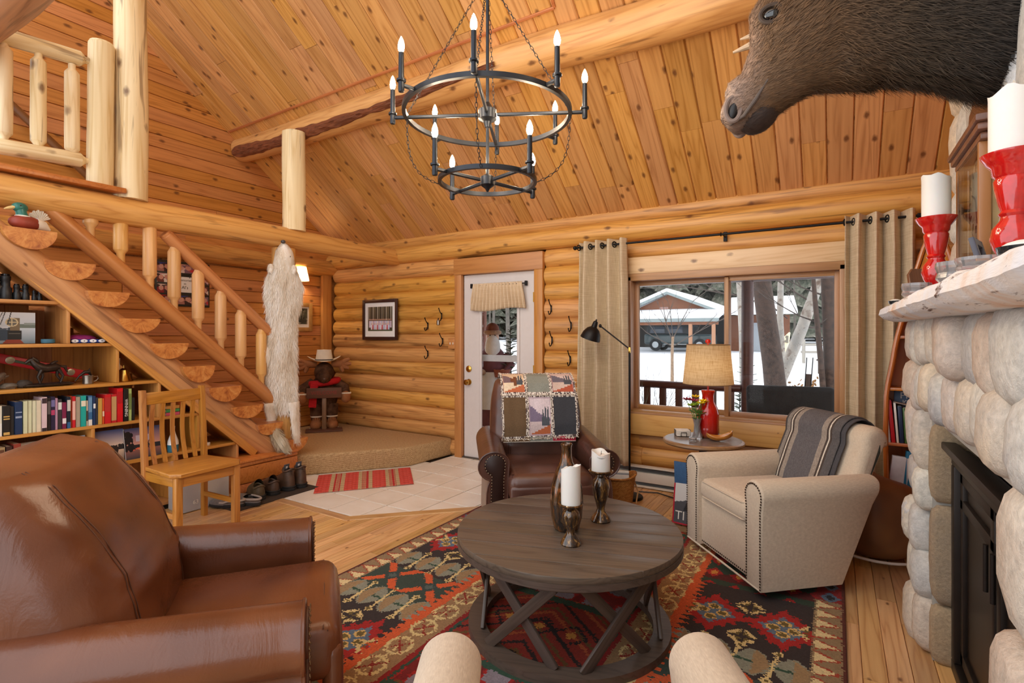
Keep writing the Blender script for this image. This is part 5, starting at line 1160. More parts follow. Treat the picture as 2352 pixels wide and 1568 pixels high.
holder('taller streaked bronze candle holder at the far side of the coffee table', (-.976, 2.397, .46), .245, 1.1); candle('short white pillar candle on the taller bronze holder', (-.976, 2.397, .4555 + .245), .045, .095, 9, -.01)
tag(MB().lathe([(.05, 0), (.06, .01), (.072, .06), (.078, .13), (.072, .2), (.052, .27), (.03, .315), (.024, .345), (.024, .385), (.028, .395), (.024, .4), (.02, .395), (.019, .34), (.004, .335)], 32).build('bottle_vase', GLZ2, None, (-1.07, 2.21, .46)), 'tall dark bottle vase with brown streaks behind the front candle', 'vase')
# ================================================================== fireplace
def stone_mat(name, cols, sc=3.):
    t = NT(name); oi = t.n('ShaderNodeObjectInfo'); v = t.coords((sc,) * 3); n = t.noise(v, 1.4, 5, .6, .3); n2 = t.noise(v, 14, 5, .7)
    c = t.ramp(t.math('FRACT', t.math('ADD', oi.outputs['Random'], t.math('MULTIPLY', n, .35))), [(i / (len(cols) - 1), rgba(q)) for i, q in enumerate(cols)])
    c = t.mix(.5, c, t.ramp(n2, [(.3, (.45, .44, .43, 1)), (.62, (1.12, 1.1, 1.08, 1))]), 'MULTIPLY'); t.base(c); t.set(Roughness=.85); t.bump(n2, .5, .015); return t.m
STONE = stone_mat('pale_river_stone', ['#d9d2c4', '#c8c8c6', '#d8c8b2', '#b4b4b6', '#dcd8cc', '#c9b6a6', '#cacbcc']); STONEB = stone_mat('brown_jamb_stone', ['#b89f7c', '#9a8a76', '#c4aa84', '#8c8074'], 6.)
MORT = plain('mortar', '#a8a49c', .95, var=.2, scale=8, bump=.4); BMET = plain('dark_bronze_metal', '#2b2420', .45, .5, .12)
fp = thing('fireplace', 'fieldstone fireplace and chimney with a birch mantel and black doors', 'fireplace', (.33, 2.1, 0))
b = MB(); O = Vector((.33, 2.1, 0))
def cb(x0, x1, y0, y1, z0, z1): b.box(((x0 + x1) / 2 - .33, (y0 + y1) / 2 - 2.1, (z0 + z1) / 2), (x1 - x0, y1 - y0, z1 - z0))
cb(.345, .775, 2.80, 3.17, 0, 1.45); cb(.345, .775, -.6, 1.46, 0, 1.45); cb(.345, .775, 1.46, 2.80, 1.02, 1.45); cb(.52, .775, 1.46, 2.80, 0, 1.02); cb(.47, .775, -.6, 3.0, 1.45, 4.1)
b.build('masonry_core', MORT, fp, smooth=False)
def stone(cx, cy, cz_, rx, ry, rz_, seed, mat=STONE, e=.62):
    rr = random.Random(seed); mb = MB(); n, m = 12, 7
    mb.ell((0, 0, 0), (rx, ry, rz_), n, m, e=e)
    mb.v = [tuple(c * (1 + .13 * mnoise.noise((p[0] * 7 + seed, p[1] * 7, p[2] * 7))) for c in p) for p in mb.v]
    return mb.build('stone', mat, fp, (cx - .33, cy - 2.1, cz_), ((rr.random() - .5) * .18, 0, 0), angle=70)
rs = random.Random(12); zrow = 0.; sid = 0
while zrow < 1.42:
    h = min(rs.uniform(.17, .30), 1.44 - zrow + .02)
    if 1.44 - zrow - h < .1: h = 1.44 - zrow
    y = 3.19 - rs.uniform(0, .05)
    while y > .35:
        w = rs.uniform(.14, .27); yc = y - w / 2
        if 1.44 < yc < 2.80 and zrow + h / 2 < 1.0:
            if yc > 2.5: y = 1.46; continue
            y -= w; continue
        if yc > 2.81 and y - w < 2.83: w = max(.12, y - 2.815); yc = y - w / 2
        zc = zrow + h / 2 + rs.uniform(-.02, .02); hh = h
        if 1.44 < yc < 2.80 and zrow < 1.0: hh = zrow + h - 1.0; zc = 1.0 + hh / 2
        sid += 1
        if hh > .05: stone(.345 + rs.uniform(-.012, .012), yc, zc, rs.uniform(.055, .085), w * .54, hh * .54, sid)
        y -= w
    zrow += h
for i, (z0, z1) in enumerate(((0., .24), (.25, .66), (.67, 1.0))):   # far jamb of the opening
    stone(.42, 2.80, (z0 + z1) / 2, .085, .045, (z1 - z0) * .52, 300 + i, STONEB, .35)
zrow = 1.5
while zrow < 3.0:
    h = rs.uniform(.2, .34); y = 3.02
    while y > .9:
        w = rs.uniform(.17, .26); sid += 1; stone(.475, y - w / 2, zrow + h / 2, .055, w * .54, h * .55, sid); y -= w
    zrow += h
# firebox insert
fb = MB(); L3 = lambda x, y, z: (x - .33, y - 2.1, z)
for (y0, y1, z0, z1, x0, x1) in ((1.55, 2.765, .84, .90, .40, .46), (1.55, 2.765, .0, .05, .40, .46), (2.71, 2.765, .05, .84, .40, .46), (1.55, 1.6, .05, .84, .40, .46)):
    fb.rbox(L3((x0 + x1) / 2, (y0 + y1) / 2, (z0 + z1) / 2), (x1 - x0, y1 - y0, z1 - z0), .006)
ins = fb.build('insert_frame', BMET, fp)
MB().rbox(L3(.392, 2.16, .915), (.05, 1.22, .03), .006).build('hood_lip', BMET, fp)
MB().box(L3(.5, 2.16, .45), (.012, 1.2, .86)).build('firebox_back', plain('soot', '#0e0c0b', .95), fp, smooth=False)
def meshmat():
    t = NT('fire_screen_mesh'); ck = t.n('ShaderNodeTexBrick'); ck.inputs['Scale'].default_value = 120; v = t.coords((1, 1, 1), False); t.l(v, ck.inputs[0]); ck.inputs[1].default_value = rgba('#2a211b'); ck.inputs[2].default_value = rgba('#332820'); ck.inputs[3].default_value = rgba('#0b0908'); t.base(ck.outputs[0]); t.set(Roughness=.4, Metallic=.5); return t.m
for (y0, y1) in ((2.18, 2.70), (1.63, 2.15)):
    d_ = MB()
    for (a, c_, z0, z1) in ((y0, y0 + .045, .07, .82), (y1 - .045, y1, .07, .82), (y0, y1, .07, .115), (y0, y1, .68, .72), (y0, y1, .78, .82)): d_.rbox(L3(.43, (a + c_) / 2, (z0 + z1) / 2), (.022, c_ - a, z1 - z0), .004)
    dd = d_.build('fire_door', BMET, fp); MB().box(L3(.437, (y0 + y1) / 2, .44), (.006, y1 - y0 - .05, .7)).build('fire_screen', meshmat(), dd, smooth=False)
    MB().cyl(L3(.405, y0 + .03 if y0 > 2 else y1 - .03, .55), L3(.405, y0 + .03 if y0 > 2 else y1 - .03, .7), .007).build('door_handle', BMET, dd)
# birch mantel
def birch(a='#e2e6ee', b='#e6dfda', c_='#dcb89e', d_='#b98a64'):
    t = NT('birch_bark'); v = t.coords((2.2, 2.2, 2.2), False); n = t.noise(v, 1.3, 4, .6, .8); d = t.noise(t.coords((30, 5, 30), False), 1, 4, .7, .4)
    c = t.ramp(n, [(.4, rgba(a)), (.55, rgba(b)), (.66, rgba(c_)), (.76, rgba(d_))]); c = t.mix(t.ramp(d, [(.60, (0, 0, 0, 1)), (.68, (1, 1, 1, 1))]), c, rgba('#5a382a'))
    t.base(c); t.set(Roughness=.7); t.bump(d, .4, .01); return t.m
BIRCH = birch()
def mant(u, v):
    yy = -.2 + u * 3.52; w = .018 * mnoise.noise((yy * 2.3, 1, 0)) + .010 * mnoise.noise((yy * 9, 4, 0)); fr = .185 + w + max(0, (yy - 3.22)) * .35; zb = 1.418 + .02 * (yy - .8) / 2.5 * .8
    sec = [(.50, zb), (fr + .06, zb - .002), (fr + .02, zb + .012), (fr + .0, zb + .032), (fr + .006, zb + .058), (fr + .03, zb + .074 + .006 * mnoise.noise((yy * 6, 7, 0))), (.50, zb + .078)]
    f = v * (len(sec) - 1); i = min(int(f), len(sec) - 2); g = f - i
    return (sec[i][0] + (sec[i + 1][0] - sec[i][0]) * g - .33, yy - 2.1, sec[i][1] + (sec[i + 1][1] - sec[i][1]) * g)
mb = MB(); mb.surf(mant, 110, 18); ends = [(19 * 110 + j) for j in range(19)]; mb.f.append(tuple(ends)); mb.f.append(tuple(reversed(range(19)))); mb.build('mantel', BIRCH, fp, angle=45)
MT = 1.504
# red candlesticks
REDC = plain('red_crackle_glaze', '#c01a18', .12, 0, .18, 40, coat=.8)
def stick(label, loc, s=1.):
    pr_ = [(.05, 0), (.052, .006), (.044, .022), (.03, .04), (.028, .046), (.04, .07), (.047, .095), (.042, .122), (.028, .142), (.026, .15), (.031, .157), (.026, .165), (.03, .18), (.037, .215), (.04, .24), (.036, .248), (.042, .255), (.044, .272), (.052, .282), (.064, .30), (.066, .308), (.058, .308), (.052, .298), (.004, .296)]
    return tag(MB().lathe([(r * s, z * s) for r, z in pr_], 36).build('candlestick', REDC, None, loc), label, 'candlestick')
def tcandle(label, loc, r, h, sd, tl): return candle(label, loc, r, h, sd, tl)
stick('turned red candlestick on the mantel beside the boat-shaped shelf', (.31, 2.43, MT), .94); tcandle('white pillar candle on the red candlestick nearer the curtain', (.31, 2.43, MT + .281), .043, .155, 21, -.008)
stick('turned red candlestick on the mantel in front of the clock', (.355, 1.66, MT), .94); tcandle('white pillar candle on the red candlestick in front of the clock', (.355, 1.66, MT + .281), .046, .15, 27, .0)
# mantel clock
W_WAL = wood('walnut', '#7a4e36', '#4d2e20', axis=2, knots=0, rough=.35, var=.05, fine=1.6); W_OAKC = wood('clock_oak', '#a8713c', '#7a4a22', axis=2, knots=0, rough=.35, var=.05)
ck = thing('mantel_clock', 'wooden shelf clock with a carved pediment on the birch mantel', 'clock', (.425, 2.315, MT - .005)); ck.scale = (1, 1, 1.14)
MB().rbox((.02, 0, .03), (.11, .40, .06), .005).build('plinth', W_WAL, ck)
for s in (-1, 1): MB().rbox((-.035, s * .17, .235), (.03, .02, .35), .004).build('side_post', W_OAKC, ck)
MB().box((-.005, 0, .235), (.02, .33, .35)).build('back_panel', plain('clock_backing', '#a58a5c', .6, var=.2), ck, smooth=False); MB().box((-.045, 0, .235), (.004, .31, .35)).build('glass_door', clear_glass('clock_glass'), ck, smooth=False)
for z0, ww, dd_ in ((.41, .40, .10), (.432, .44, .12), (.452, .47, .135)): MB().rbox((0, 0, z0 + .01), (dd_, ww, .02), .006).build('cornice', W_WAL, ck)
ped = [(-.235, 0), (.235, 0), (.225, .03), (.19, .045), (.185, .07), (.15, .075), (.14, .10), (.10, .11), (.095, .14), (.05, .15), (.04, .18), (-.04, .18), (-.05, .15), (-.095, .14), (-.10, .11), (-.14, .10), (-.15, .075), (-.185, .07), (-.19, .045), (-.225, .03)]
MB().prism(ped, .03, Matrix.Translation((-.02, 0, .472)) @ MYZ, .004, 1).build('pediment', W_WAL, ck)
MB().rbox((0, 0, .655), (.06, .09, .02), .004).build('finial_block', W_WAL, ck)
dl = MB().lathe([(.115, 0), (.115, .006), (.10, .008), (.004, .008)], 36, Matrix.Translation((-.016, 0, .285)) @ Matrix.Rotation(R(-90), 4, 'Y')).build('dial', plain('ivory_dial', '#e3d6b4', .4), ck)
for i in range(12):
    a = R(30 * i); M = Matrix.Translation((-.025, math.sin(a) * .09, .285 + math.cos(a) * .09)) @ Matrix.Rotation(-a, 4, 'X'); MB().box((0, 0, 0), (.002, .006, .022), M).build('hour_mark', plain('black_ink', '#1a1512', .6), dl, smooth=False)
for a, L_ in ((R(70), .055), (R(-160), .08)): MB().box((0, 0, L_ / 2), (.002, .005, L_), Matrix.Translation((-.027, 0, .285)) @ Matrix.Rotation(-a, 4, 'X')).build('clock_hand', plain('black_ink', '#1a1512', .6), dl, smooth=False)
# framed photos, glass votives, bowls on the mantel
t = thing('framed_snapshot', 'small dark blue-grey photo frame leaning on the mantel before the clock', 'photo frame', (.385, 2.03, MT), rot=(0, R(-14), R(-18)))
for (yy, zz, sy, sz) in ((-.055, .075, .022, .15), (.055, .075, .022, .15), (0, .011, .09, .022), (0, .139, .09, .022)): MB().rbox((0, yy, zz), (.014, sy, sz), .003).build('frame_bar', plain('slate_frame', '#4b4a55', .4), t)
ra = Ras(30, 40, '#c9a884').ell(.5, .6, .25, .25, '#d8bda4').rect(.2, 0, .8, .4, '#8a6a58'); o = flat('print', ra, .09, .11, t); o.matrix_basis = face((-.004, 0, .02), (-1, 0, 0))
t = thing('framed_snapshot', 'brown wooden photo frame on the end of the mantel behind the red candlestick', 'photo frame', (.33, 2.86, MT - .005), rot=(0, R(-10), R(-55)))
MB().prism([(-.07, 0), (.07, 0), (.07, .13), (.05, .155), (-.05, .155), (-.07, .13)], .016, MYZ, .004, 2).build('frame_board', W_WAL, t)
o = flat('print', Ras(24, 24, '#6b6a4c').ell(.5, .5, .3, .3, '#c9b08c').speck(0, 0, 1, 1, ['#3c4030', '#8a8a60'], 14, .1, .1), .10, .1, t); o.matrix_basis = face((-.002, 0, .03), (-1, 0, 0))
CRY = None
def crystal():
    t = NT('cut_crystal'); t.base(rgba('#e6e2e2')); t.set(Roughness=.08); t.b.inputs['Transmission Weight'].default_value = .8; return t.m
CRY = crystal()
def votive(label, loc, r, h, n=9):
    t = thing('glass_votive', label, 'candle holder', loc); MB().lathe([(r * .8, 0), (r, h * .25), (r * .92, h * .5), (r * 1.02, h * .8), (r, h), (r * .8, h), (r * .75, h * .4), (.003, h * .35)], n).build('cut_glass', CRY, t, smooth=False); MB().lathe([(r * .6, h * .4), (r * .6, h * .75), (.003, h * .75)], 14).build('tealight', WAX, t)
votive('cut-glass votive at the foot of the far red candlestick', (.245, 2.36, MT - .002), .045, .05); votive('large cut-glass dish between the two red candlesticks', (.272, 1.76, MT - .002), .05, .055, 11); votive('low cut-glass dish near the candlestick before the clock', (.265, 1.50, MT - .002), .042, .035, 10)
def bowl(label, loc, r):
    t = thing('candle_bowl', label, 'bowl', loc); MB().lathe([(r * .5, 0), (r * .9, r * .35), (r, r * .8), (r * .92, r * .8), (r * .8, r * .5), (.003, r * .45)], 24).build('bowl_shell', plain('blue_black_glaze', '#1b2328', .15, coat=.4), t); MB().ell((0, 0, r * .72), (r * .86, r * .86, r * .38), 18, 8).build('wax_fill', WAX, t)
bowl('blue-black bowl of white wax at the near end of the mantel', (.30, 1.33, MT - .004), .042); bowl('small dark bowl of white wax at the far end of the mantel', (.235, 3.0, MT - .002), .028)
# ================================================================== moose head mount
MS = [(-.369, 2.221, .03, .05), (-.344, 2.215, .078, .082), (-.303, 2.234, .10, .098), (-.242, 2.269, .104, .092), (-.177, 2.333, .136, .098), (-.114, 2.403, .228, .125), (-.053, 2.463, .247, .15), (.038, 2.495, .268, .17), (.172, 2.494, .285, .195), (.328, 2.455, .292, .21), (.44, 2.42, .315, .22), (.53, 2.40, .32, .22)]
def fmat():
    t = NT('moose_hide'); tc = t.n('ShaderNodeTexCoord'); sp = t.n('ShaderNodeSeparateXYZ'); t.l(tc.outputs['Object'], sp.inputs[0]); n = t.noise(t.coords((7, 7, 7), False), 1, 4, .6)
    f = t.math('ADD', t.math('ADD', sp.outputs[0], t.math('MULTIPLY', n, .16)), .32)
    c = t.ramp(f, [(.0, rgba('#a08d82')), (.08, rgba('#857064')), (.2, rgba('#6b523c')), (.4, rgba('#5c4530')), (.62, rgba('#40352a')), (.9, rgba('#2c2826'))]); n2 = t.noise(t.coords((40, 40, 90), False), 1, 4)
    t.base(t.mix(.6, c, t.ramp(n2, [(.3, (.55, .55, .55, 1)), (.7, (1.5, 1.4, 1.25, 1))]), 'MULTIPLY')); t.set(Roughness=.7); t.b.inputs['Specular IOR Level'].default_value = .25; return t.m
MOOSE = fmat(); mh = thing('moose_mount', 'shoulder mount of a dark brown moose on the stone chimney', 'animal mount', (.0, 2.15, 0))
def msec(u):
    f = u * (len(MS) - 1); i = min(int(f), len(MS) - 2); g = f - i; g2 = g * g * (3 - 2 * g); q = [a + (b_ - a) * (g * .5 + g2 * .5) for a, b_ in zip(MS[i], MS[i + 1])]
    a, b_ = MS[max(0, i - 0)], MS[min(len(MS) - 1, i + 1)]; a0 = MS[max(0, i - 1)]; b1 = MS[min(len(MS) - 1, i + 2)]
    d0 = Vector((b_[0] - a0[0], b_[1] - a0[1])); d1 = Vector((b1[0] - a[0], b1[1] - a[1])); d = (d0.normalized() * (1 - g) + d1.normalized() * g).normalized(); return q, d
def moose(u, v):
    q, d = msec(u); a = 2 * PI * v; nx_, nz_ = -d.y, d.x      # in-plane normal, up side
    c, s = math.cos(a), math.sin(a); w = q[3] * (1 - .18 * max(0, -c) if u > .3 else 1 - .1 * max(0, c))
    ww = math.copysign(abs(s) ** .85, s) * w; hh = math.copysign(abs(c) ** .92, c) * q[2] * (1 + (.24 * math.exp(-((u - .46) / .085) ** 2) if c < 0 else 0))
    k = 1 + .035 * mnoise.noise((u * 9, c * 2, s * 2))
    return (q[0] + nx_ * hh * k, ww * k, q[1] + nz_ * hh * k)
mb = MB(); mb.surf(moose, 66, 30, False, True); mb.f.append(tuple(range(30))); mb.f.append(tuple(66 * 30 + j for j in range(30))); hd = mb.build('head_and_neck', MOOSE, mh, angle=180)
def comb(P):
    d = np.zeros_like(P); d[:, 0] = 1.; d[:, 2] = np.where(P[:, 0] < .0, .35, -.45); return d
fur('coat_hair', hd, 60000, .05, .0021, comb, MOOSE, hd, 4, .4, .7, lambda P: np.clip(.28 + (P[:, 0] + .25) * 2.0, .22, 1.15))
EYE = plain('glass_eye', '#0c0d10', .05, coat=1.)
for s in (-1, 1):
    e = MB().ell((-.192, s * .112, 2.492), (.027, .016, .021), 16, 10).build('eye', EYE, mh); MB().tube([(-.192 + .036 * math.cos(a), s * (.113 + .004 * math.sin(a)), 2.494 + .028 * math.sin(a)) for a in [2 * PI * i / 20 for i in range(20)]], .0085, 8, closed=True).build('eyelid', plain('eyelid_skin', '#453529', .7), e)
    MB().ell((-.322, s * .080, 2.196), (.017, .014, .036), 14, 9, M=Matrix.Translation((-.322, 0, 2.196)) @ Matrix.Rotation(R(14), 4, 'Y') @ Matrix.Translation((.322, 0, -2.196))).build('nostril', plain('nostril_dark', '#171212', .5), mh)
    MB().tube([(-.322 + .026 * math.cos(a), s * (.084 - .004 * math.cos(a)), 2.198 + 0.044 * math.sin(a)) for a in [2 * PI * i / 22 for i in range(22)]], .009, 8, closed=True).build('nostril_rim', plain('muzzle_skin', '#7d6a60', .75), mh)
    e = MB().tube([(.0, s * .15, 2.70), (.03, s * .22, 2.78), (.05, s * .30, 2.84)], [.045, .055, .008], 12, flat=.45).build('ear', MOOSE, mh)
    b = MB(); b.tube([(-.03, s * .10, 2.72), (-.06, s * .22, 2.78), (-.05, s * .38, 2.86)], [.04, .036, .05], 12); b.tube([(-.05, s * .36, 2.84), (.02, s * .5, 2.98), (.1, s * .62, 3.15)], [.05, .10, .03], 12, flat=.3)
    for k in range(5): b.tube([(-.03 + .03 * k, s * (.40 + .05 * k), 2.88 + .05 * k), (-.12 + .03 * k, s * (.50 + .05 * k), 2.98 + .07 * k)], [.022, .005], 8)
    b.tube([(-.06, s * .26, 2.79), (-.16, s * .27, 2.66), (-.28, s * .27, 2.60), (-.378, s * .27, 2.585)], [.03, .026, .02, .005], 9); b.tube([(-.2, s * .27, 2.64), (-.28, s * .275, 2.64), (-.35, s * .275, 2.635)], [.02, .016, .004], 8)
    b.build('antler', plain('antler_bone', '#b59c80', .5, var=.2, scale=12, bump=.3), mh)
MB().tube([(-.335, -.062, 2.150), (-.285, -.088, 2.165), (-.245, -.09, 2.215), (-.205, -.094, 2.275)], [.004, .007, .008, .003], 8).build('mouth_line', plain('lip_grey', '#574a42', .7), mh)
mb = MB(); mb.ell((-.245, 0, 2.185), (.075, .07, .055), 18, 11, M=Matrix.Translation((-.245, 0, 2.185)) @ Matrix.Rotation(R(-35), 4, 'Y') @ Matrix.Translation((.245, 0, -2.185))); lj = mb.build('lower_jaw', plain('dark_jaw', '#3a2a22', .7, var=.25, scale=30), mh); fur('jaw_hair', lj, 1500, .014, .002, np.array([.6, 0, .4]), lj.data.materials[0], lj, 12, .3)
MB().lathe([(.30, 0), (.32, .02), (.30, .04)], 30, Matrix.Translation((.53, 0, 2.40)) @ Matrix.Rotation(R(-90), 4, 'Y')).build('mount_board', W_WAL, mh)
# ================================================================== chandelier
CH = thing('chandelier', 'two-tier black ring chandelier with lit candle bulbs on chains', 'chandelier', (-1.417, 2.063, 0), R(31.8 - 4))
CBK = plain('chandelier_iron', '#33353a', .4, .75, .1); BULBM = emit('lit_bulb', '#ffe6c4', BULB)
def bar_ring(z, r, w=.02, h=.03): return MB().lathe([(r, z - h / 2), (r, z + h / 2), (r - w, z + h / 2), (r - w, z - h / 2), (r, z - h / 2)], 64, cap=False)
ZU, ZL, RU, RL = 2.418, 2.10, .402, .236
bar_ring(ZU, RU, .018, .022).build('upper_ring', CBK, CH); bar_ring(ZL, RL, .016, .02).build('lower_ring', CBK, CH)
def arm_candle(a, r, z, spoke):
    M = Matrix.Rotation(a, 4, 'Z'); s0 = .045 if spoke else r - .01; b = MB(); b.rbox(((s0 + r + .052) / 2, 0, z), (r + .052 - s0, .014, .016), .003, 1, M); ar = b.build('arm', CBK, CH)
    T = M @ Matrix.Translation((r + .06, 0, z)); b = MB(); b.lathe([(.004, -.032), (.011, -.03), (.013, -.024), (.0125, .012), (.02, .014), (.02, .022), (.012, .024), (.011, .135), (.004, .136)], 14, T); cu = b.build('candle_sleeve', CBK, CH)
    b = MB(); b.lathe([(.006, .135), (.0125, .147), (.0145, .160), (.012, .178), (.006, .194), (.0012, .203)], 8, T); b.build('bulb', BULBM, cu)
for k in range(8): arm_candle(R(45 * k), RU, ZU, k % 2 == 0)
for k in range(4): arm_candle(R(45 + 90 * k), RL, ZL, True)
MB().lathe([(.01, ZU + .06), (.03, ZU + .03), (.044, ZU + .022), (.044, ZU - .022), (.02, ZU - .035), (.012, ZU - .06)], 24).build('upper_hub', CBK, CH); MB().lathe([(.01, ZL + .035), (.034, ZL + .02), (.034, ZL - .018), (.012, ZL - .035), (.004, ZL - .05)], 24).build('lower_hub', CBK, CH)
MB().cyl((0, 0, ZL), (0, 0, 3.10), .008, n=10).build('stem', CBK, CH); MB().lathe([(.012, 3.02), (.03, 3.04), (.03, 3.08), (.01, 3.12)], 16).build('chain_hub', CBK, CH); MB().cyl((0, 0, 3.1), (0, 0, 4.5), .006, n=8).build('down_rod', CBK, CH)
MB().lathe([(.065, 4.46), (.06, 4.50), (.02, 4.52)], 20).build('ceiling_canopy', CBK, CH)
def chain(path, step=.02):
    P = along(path, step); b = MB()
    for i, (p, q) in enumerate(zip(P, P[1:])):
        d = (q - p); M = frame(p, d, z=(0, 0, 1) if abs(d.normalized().z) < .95 else (1, 0, 0)) @ Matrix.Rotation(R(90 * (i % 2)), 4, 'X')
        b.tube([(step * .5 + step * .68 * math.cos(a), .0055 * math.sin(a), 0) for a in [2 * PI * k / 8 for k in range(8)]], .0013, 4, closed=True, M=M)
    o = b.build('chain', CBK, CH, fix=False); o['kind'] = 'stuff'
for k in range(4):
    a = R(90 * k); e = Vector((math.cos(a), math.sin(a), 0)); chain([e * (RU - .01) + Vector((0, 0, ZU + .012)), e * .02 + Vector((0, 0, 3.05))])
    pts = []
    for i in range(13):
        f = i / 12; r_ = RU - .01 + (RL - RU) * f + .05 * math.sin(PI * f); pts.append(e * r_ + Vector((0, 0, ZU - .012 + (ZL - ZU) * f - .06 * math.sin(PI * f))))
    chain(pts)
# ================================================================== things on the back wall
YW = 4.635
def wall_frame(label, W, H, M, ras, pw, ph, fcol, fw=.035, mat_w=None, name='framed_photograph', dep=.022):
    t = thing(name, label, 'picture', (0, 0, 0)); t.matrix_basis = M; fm = plain('frame_' + fcol.strip('#'), fcol, .3, var=.15)
    for (x_, y_, sx, sy) in ((-W / 2 + fw / 2, 0, fw, H), (W / 2 - fw / 2, 0, fw, H), (0, -H / 2 + fw / 2, W - 2 * fw, fw), (0, H / 2 - fw / 2, W - 2 * fw, fw)): MB().rbox((x_, y_, dep / 2), (sx, sy, dep), .005).build('frame_bar', fm, t)
    MB().box((0, 0, .004), (W - fw, H - fw, .006)).build('mat_board', plain('white_mat', '#ece8e2', .8, var=.02), t, smooth=False); flat('print', ras, pw, ph, t, Matrix.Translation((0, -ph / 2 + .01, .0078))); return t
ra = Ras(110, 84, '#4b4436').grad(.6, 1, '#4d4a3a', '#5e5a48'); 
for i in range(16): ra.rect(.03 + .06 * i, .45, .045 + .06 * i + .008 * (i % 3), 1, ['#c9c2b0', '#6e6550', '#37322a'][i % 3])
for i in range(17):
    x_ = .05 + .054 * i; ra.rect(x_, .14, x_ + .05, .42, ['#d9c9d4', '#c9d0e2', '#e4d4d0', '#b9a9c0'][i % 4]); ra.ell(x_ + .026, .47, .018, .035, '#c99a82')
for i in range(12): x_ = .12 + .064 * i; ra.rect(x_, .02, x_ + .055, .25, ['#e2d6dc', '#c96a72', '#c2cbe0'][i % 3]); ra.ell(x_ + .028, .29, .018, .033, '#d0a48c')
ra.rect(0, 0, 1, .06, '#4a5238')
wall_frame('framed group photograph on the log wall beside the coat hooks', .60, .50, face((-4.783, 4.63, 1.548), (0, -1, 0)), ra, .42, .30, '#3a2018', .04)
# small wooden frame on the board wall
ra = Ras(40, 56, '#5b5a4e').speck(0, 0, 1, 1, ['#2c2d28', '#8b8a78', '#44483c'], 60, .08, .08).rect(.1, .1, .9, .3, '#3a3a34')
wall_frame('small picture in a rustic gold wood frame beyond the white pelt', .27, .36, face((-5.745, 4.23, 1.585), (1, 0, 0)), ra, .13, .20, '#b98a4e', .05)
# photo collage behind the balusters
cg = thing('photo_collage', 'black multi-opening photo collage on the board wall behind the balusters', 'picture', (0, 0, 0)); cg.matrix_basis = face((-5.742, 2.80, 1.655), (1, 0, 0)); CBKF = plain('collage_black', '#26241f', .45)
xs = [-.255, -.115, -.085, .10, .13, .255]
MB().rbox((0, .23, .006), (.53, .46, .012), .004).build('frame_board', CBKF, cg)
pal = [['#d8a898', '#3a2226', '#a8746a'], ['#2d3f8a', '#e4dcd4', '#6e3a34'], ['#c9a0a0', '#4a3438', '#8a2a34'], ['#d8c4b8', '#5a2c2c', '#c05a4a'], ['#b82a34', '#7a5a6a', '#d8c0b8']]
k = 0
for (x0, x1) in ((-.25, -.12), (-.08, .10), (.14, .25)):
    for j in range(4):
        if x0 == -.08 and j in (1, 2): continue
        ra = Ras(22, 18, pal[k % 5][1]).speck(.0, .0, 1, .5, pal[k % 5], 9, .2, .2).ell(.3, .55, .17, .26, '#d0a090').ell(.7, .6, .17, .26, '#c89484').speck(0, .7, 1, 1, [pal[(k + 1) % 5][0], '#3a2a2a'], 4, .2, .1); flat('print', ra, x1 - x0, .088, cg, Matrix.Translation(((x0 + x1) / 2, .022 + .108 * (3 - j), .0135))); k += 1
MB().box((.012, .225, .0145), (.16, .16, .003)).build('card', plain('white_card_face', '#eae7e2', .7, var=.02), cg, smooth=False)
INK = plain('black_ink', '#1a1512', .6)
for s_, yy, sz in (('Memories', .27, .034), ('at', .235, .03), ("Al's", .195, .045)): link('lettering', text_mesh(s_, sz, Matrix.Translation((.012, yy, .0165)), .0003), INK, cg)
for xx in (-.03, .055): MB().tube([(xx, .295, .02), (xx, .315, .024), (xx, .335, .018)], .003, 6).build('card_hook', CBKF, cg)
MB().cyl((-.08, .33, .018), (.10, .33, .018), .0025, n=6).build('card_rod', CBKF, cg)
# wall sconce
sc = thing('wall_sconce', 'small lit wall sconce with a white shade behind the pelt', 'lamp', (-5.745, 4.12, 2.09)); MB().lathe([(.05, 0), (.05, .012), (.02, .02)], 20, Matrix.Rotation(R(90), 4, 'Y')).build('backplate', IRON, sc); MB().tube([(.01, 0, -.02), (.08, 0, -.04), (.12, 0, -.03)], .007, 8).build('arm', IRON, sc)
def shade(name, c, em):
    t = NT(name); t.base(rgba(c)); t.set(Roughness=.9); t.b.inputs['Transmission Weight'].default_value = .0; tl = t.n('ShaderNodeBsdfTranslucent'); tl.inputs[0].default_value = rgba(c); n = t.math('MULTIPLY', t.noise(t.coords((10, 10, 260), False), 1, 2), t.noise(t.coords((160, 160, 10), False), 1, 2)); cc = t.ramp(n, [(.1, rgba('#bf9f72')), (.3, rgba(c))]); t.base(cc); t.l(cc, tl.inputs[0])
    mx = t.n('ShaderNodeMixShader'); mx.inputs[0].default_value = .6; t.l(t.b.outputs[0], mx.inputs[1]); t.l(tl.outputs[0], mx.inputs[2]); t.l(mx.outputs[0], t.out.inputs[0]); return t.m
SHW = shade('white_lampshade', '#ece6da', 0); SHB = shade('burlap_lampshade', '#dcc7a2', 0)
MB().lathe([(.095, -.09), (.06, .08)], 24, Matrix.Translation((.12, 0, .03)), cap=False).build('lamp_shade', SHW, sc, fix=False); MB().ell((.12, 0, .02), (.02, .02, .035), 10, 7).build('bulb', emit('sconce_bulb', '#ffe2b4', 420), sc)
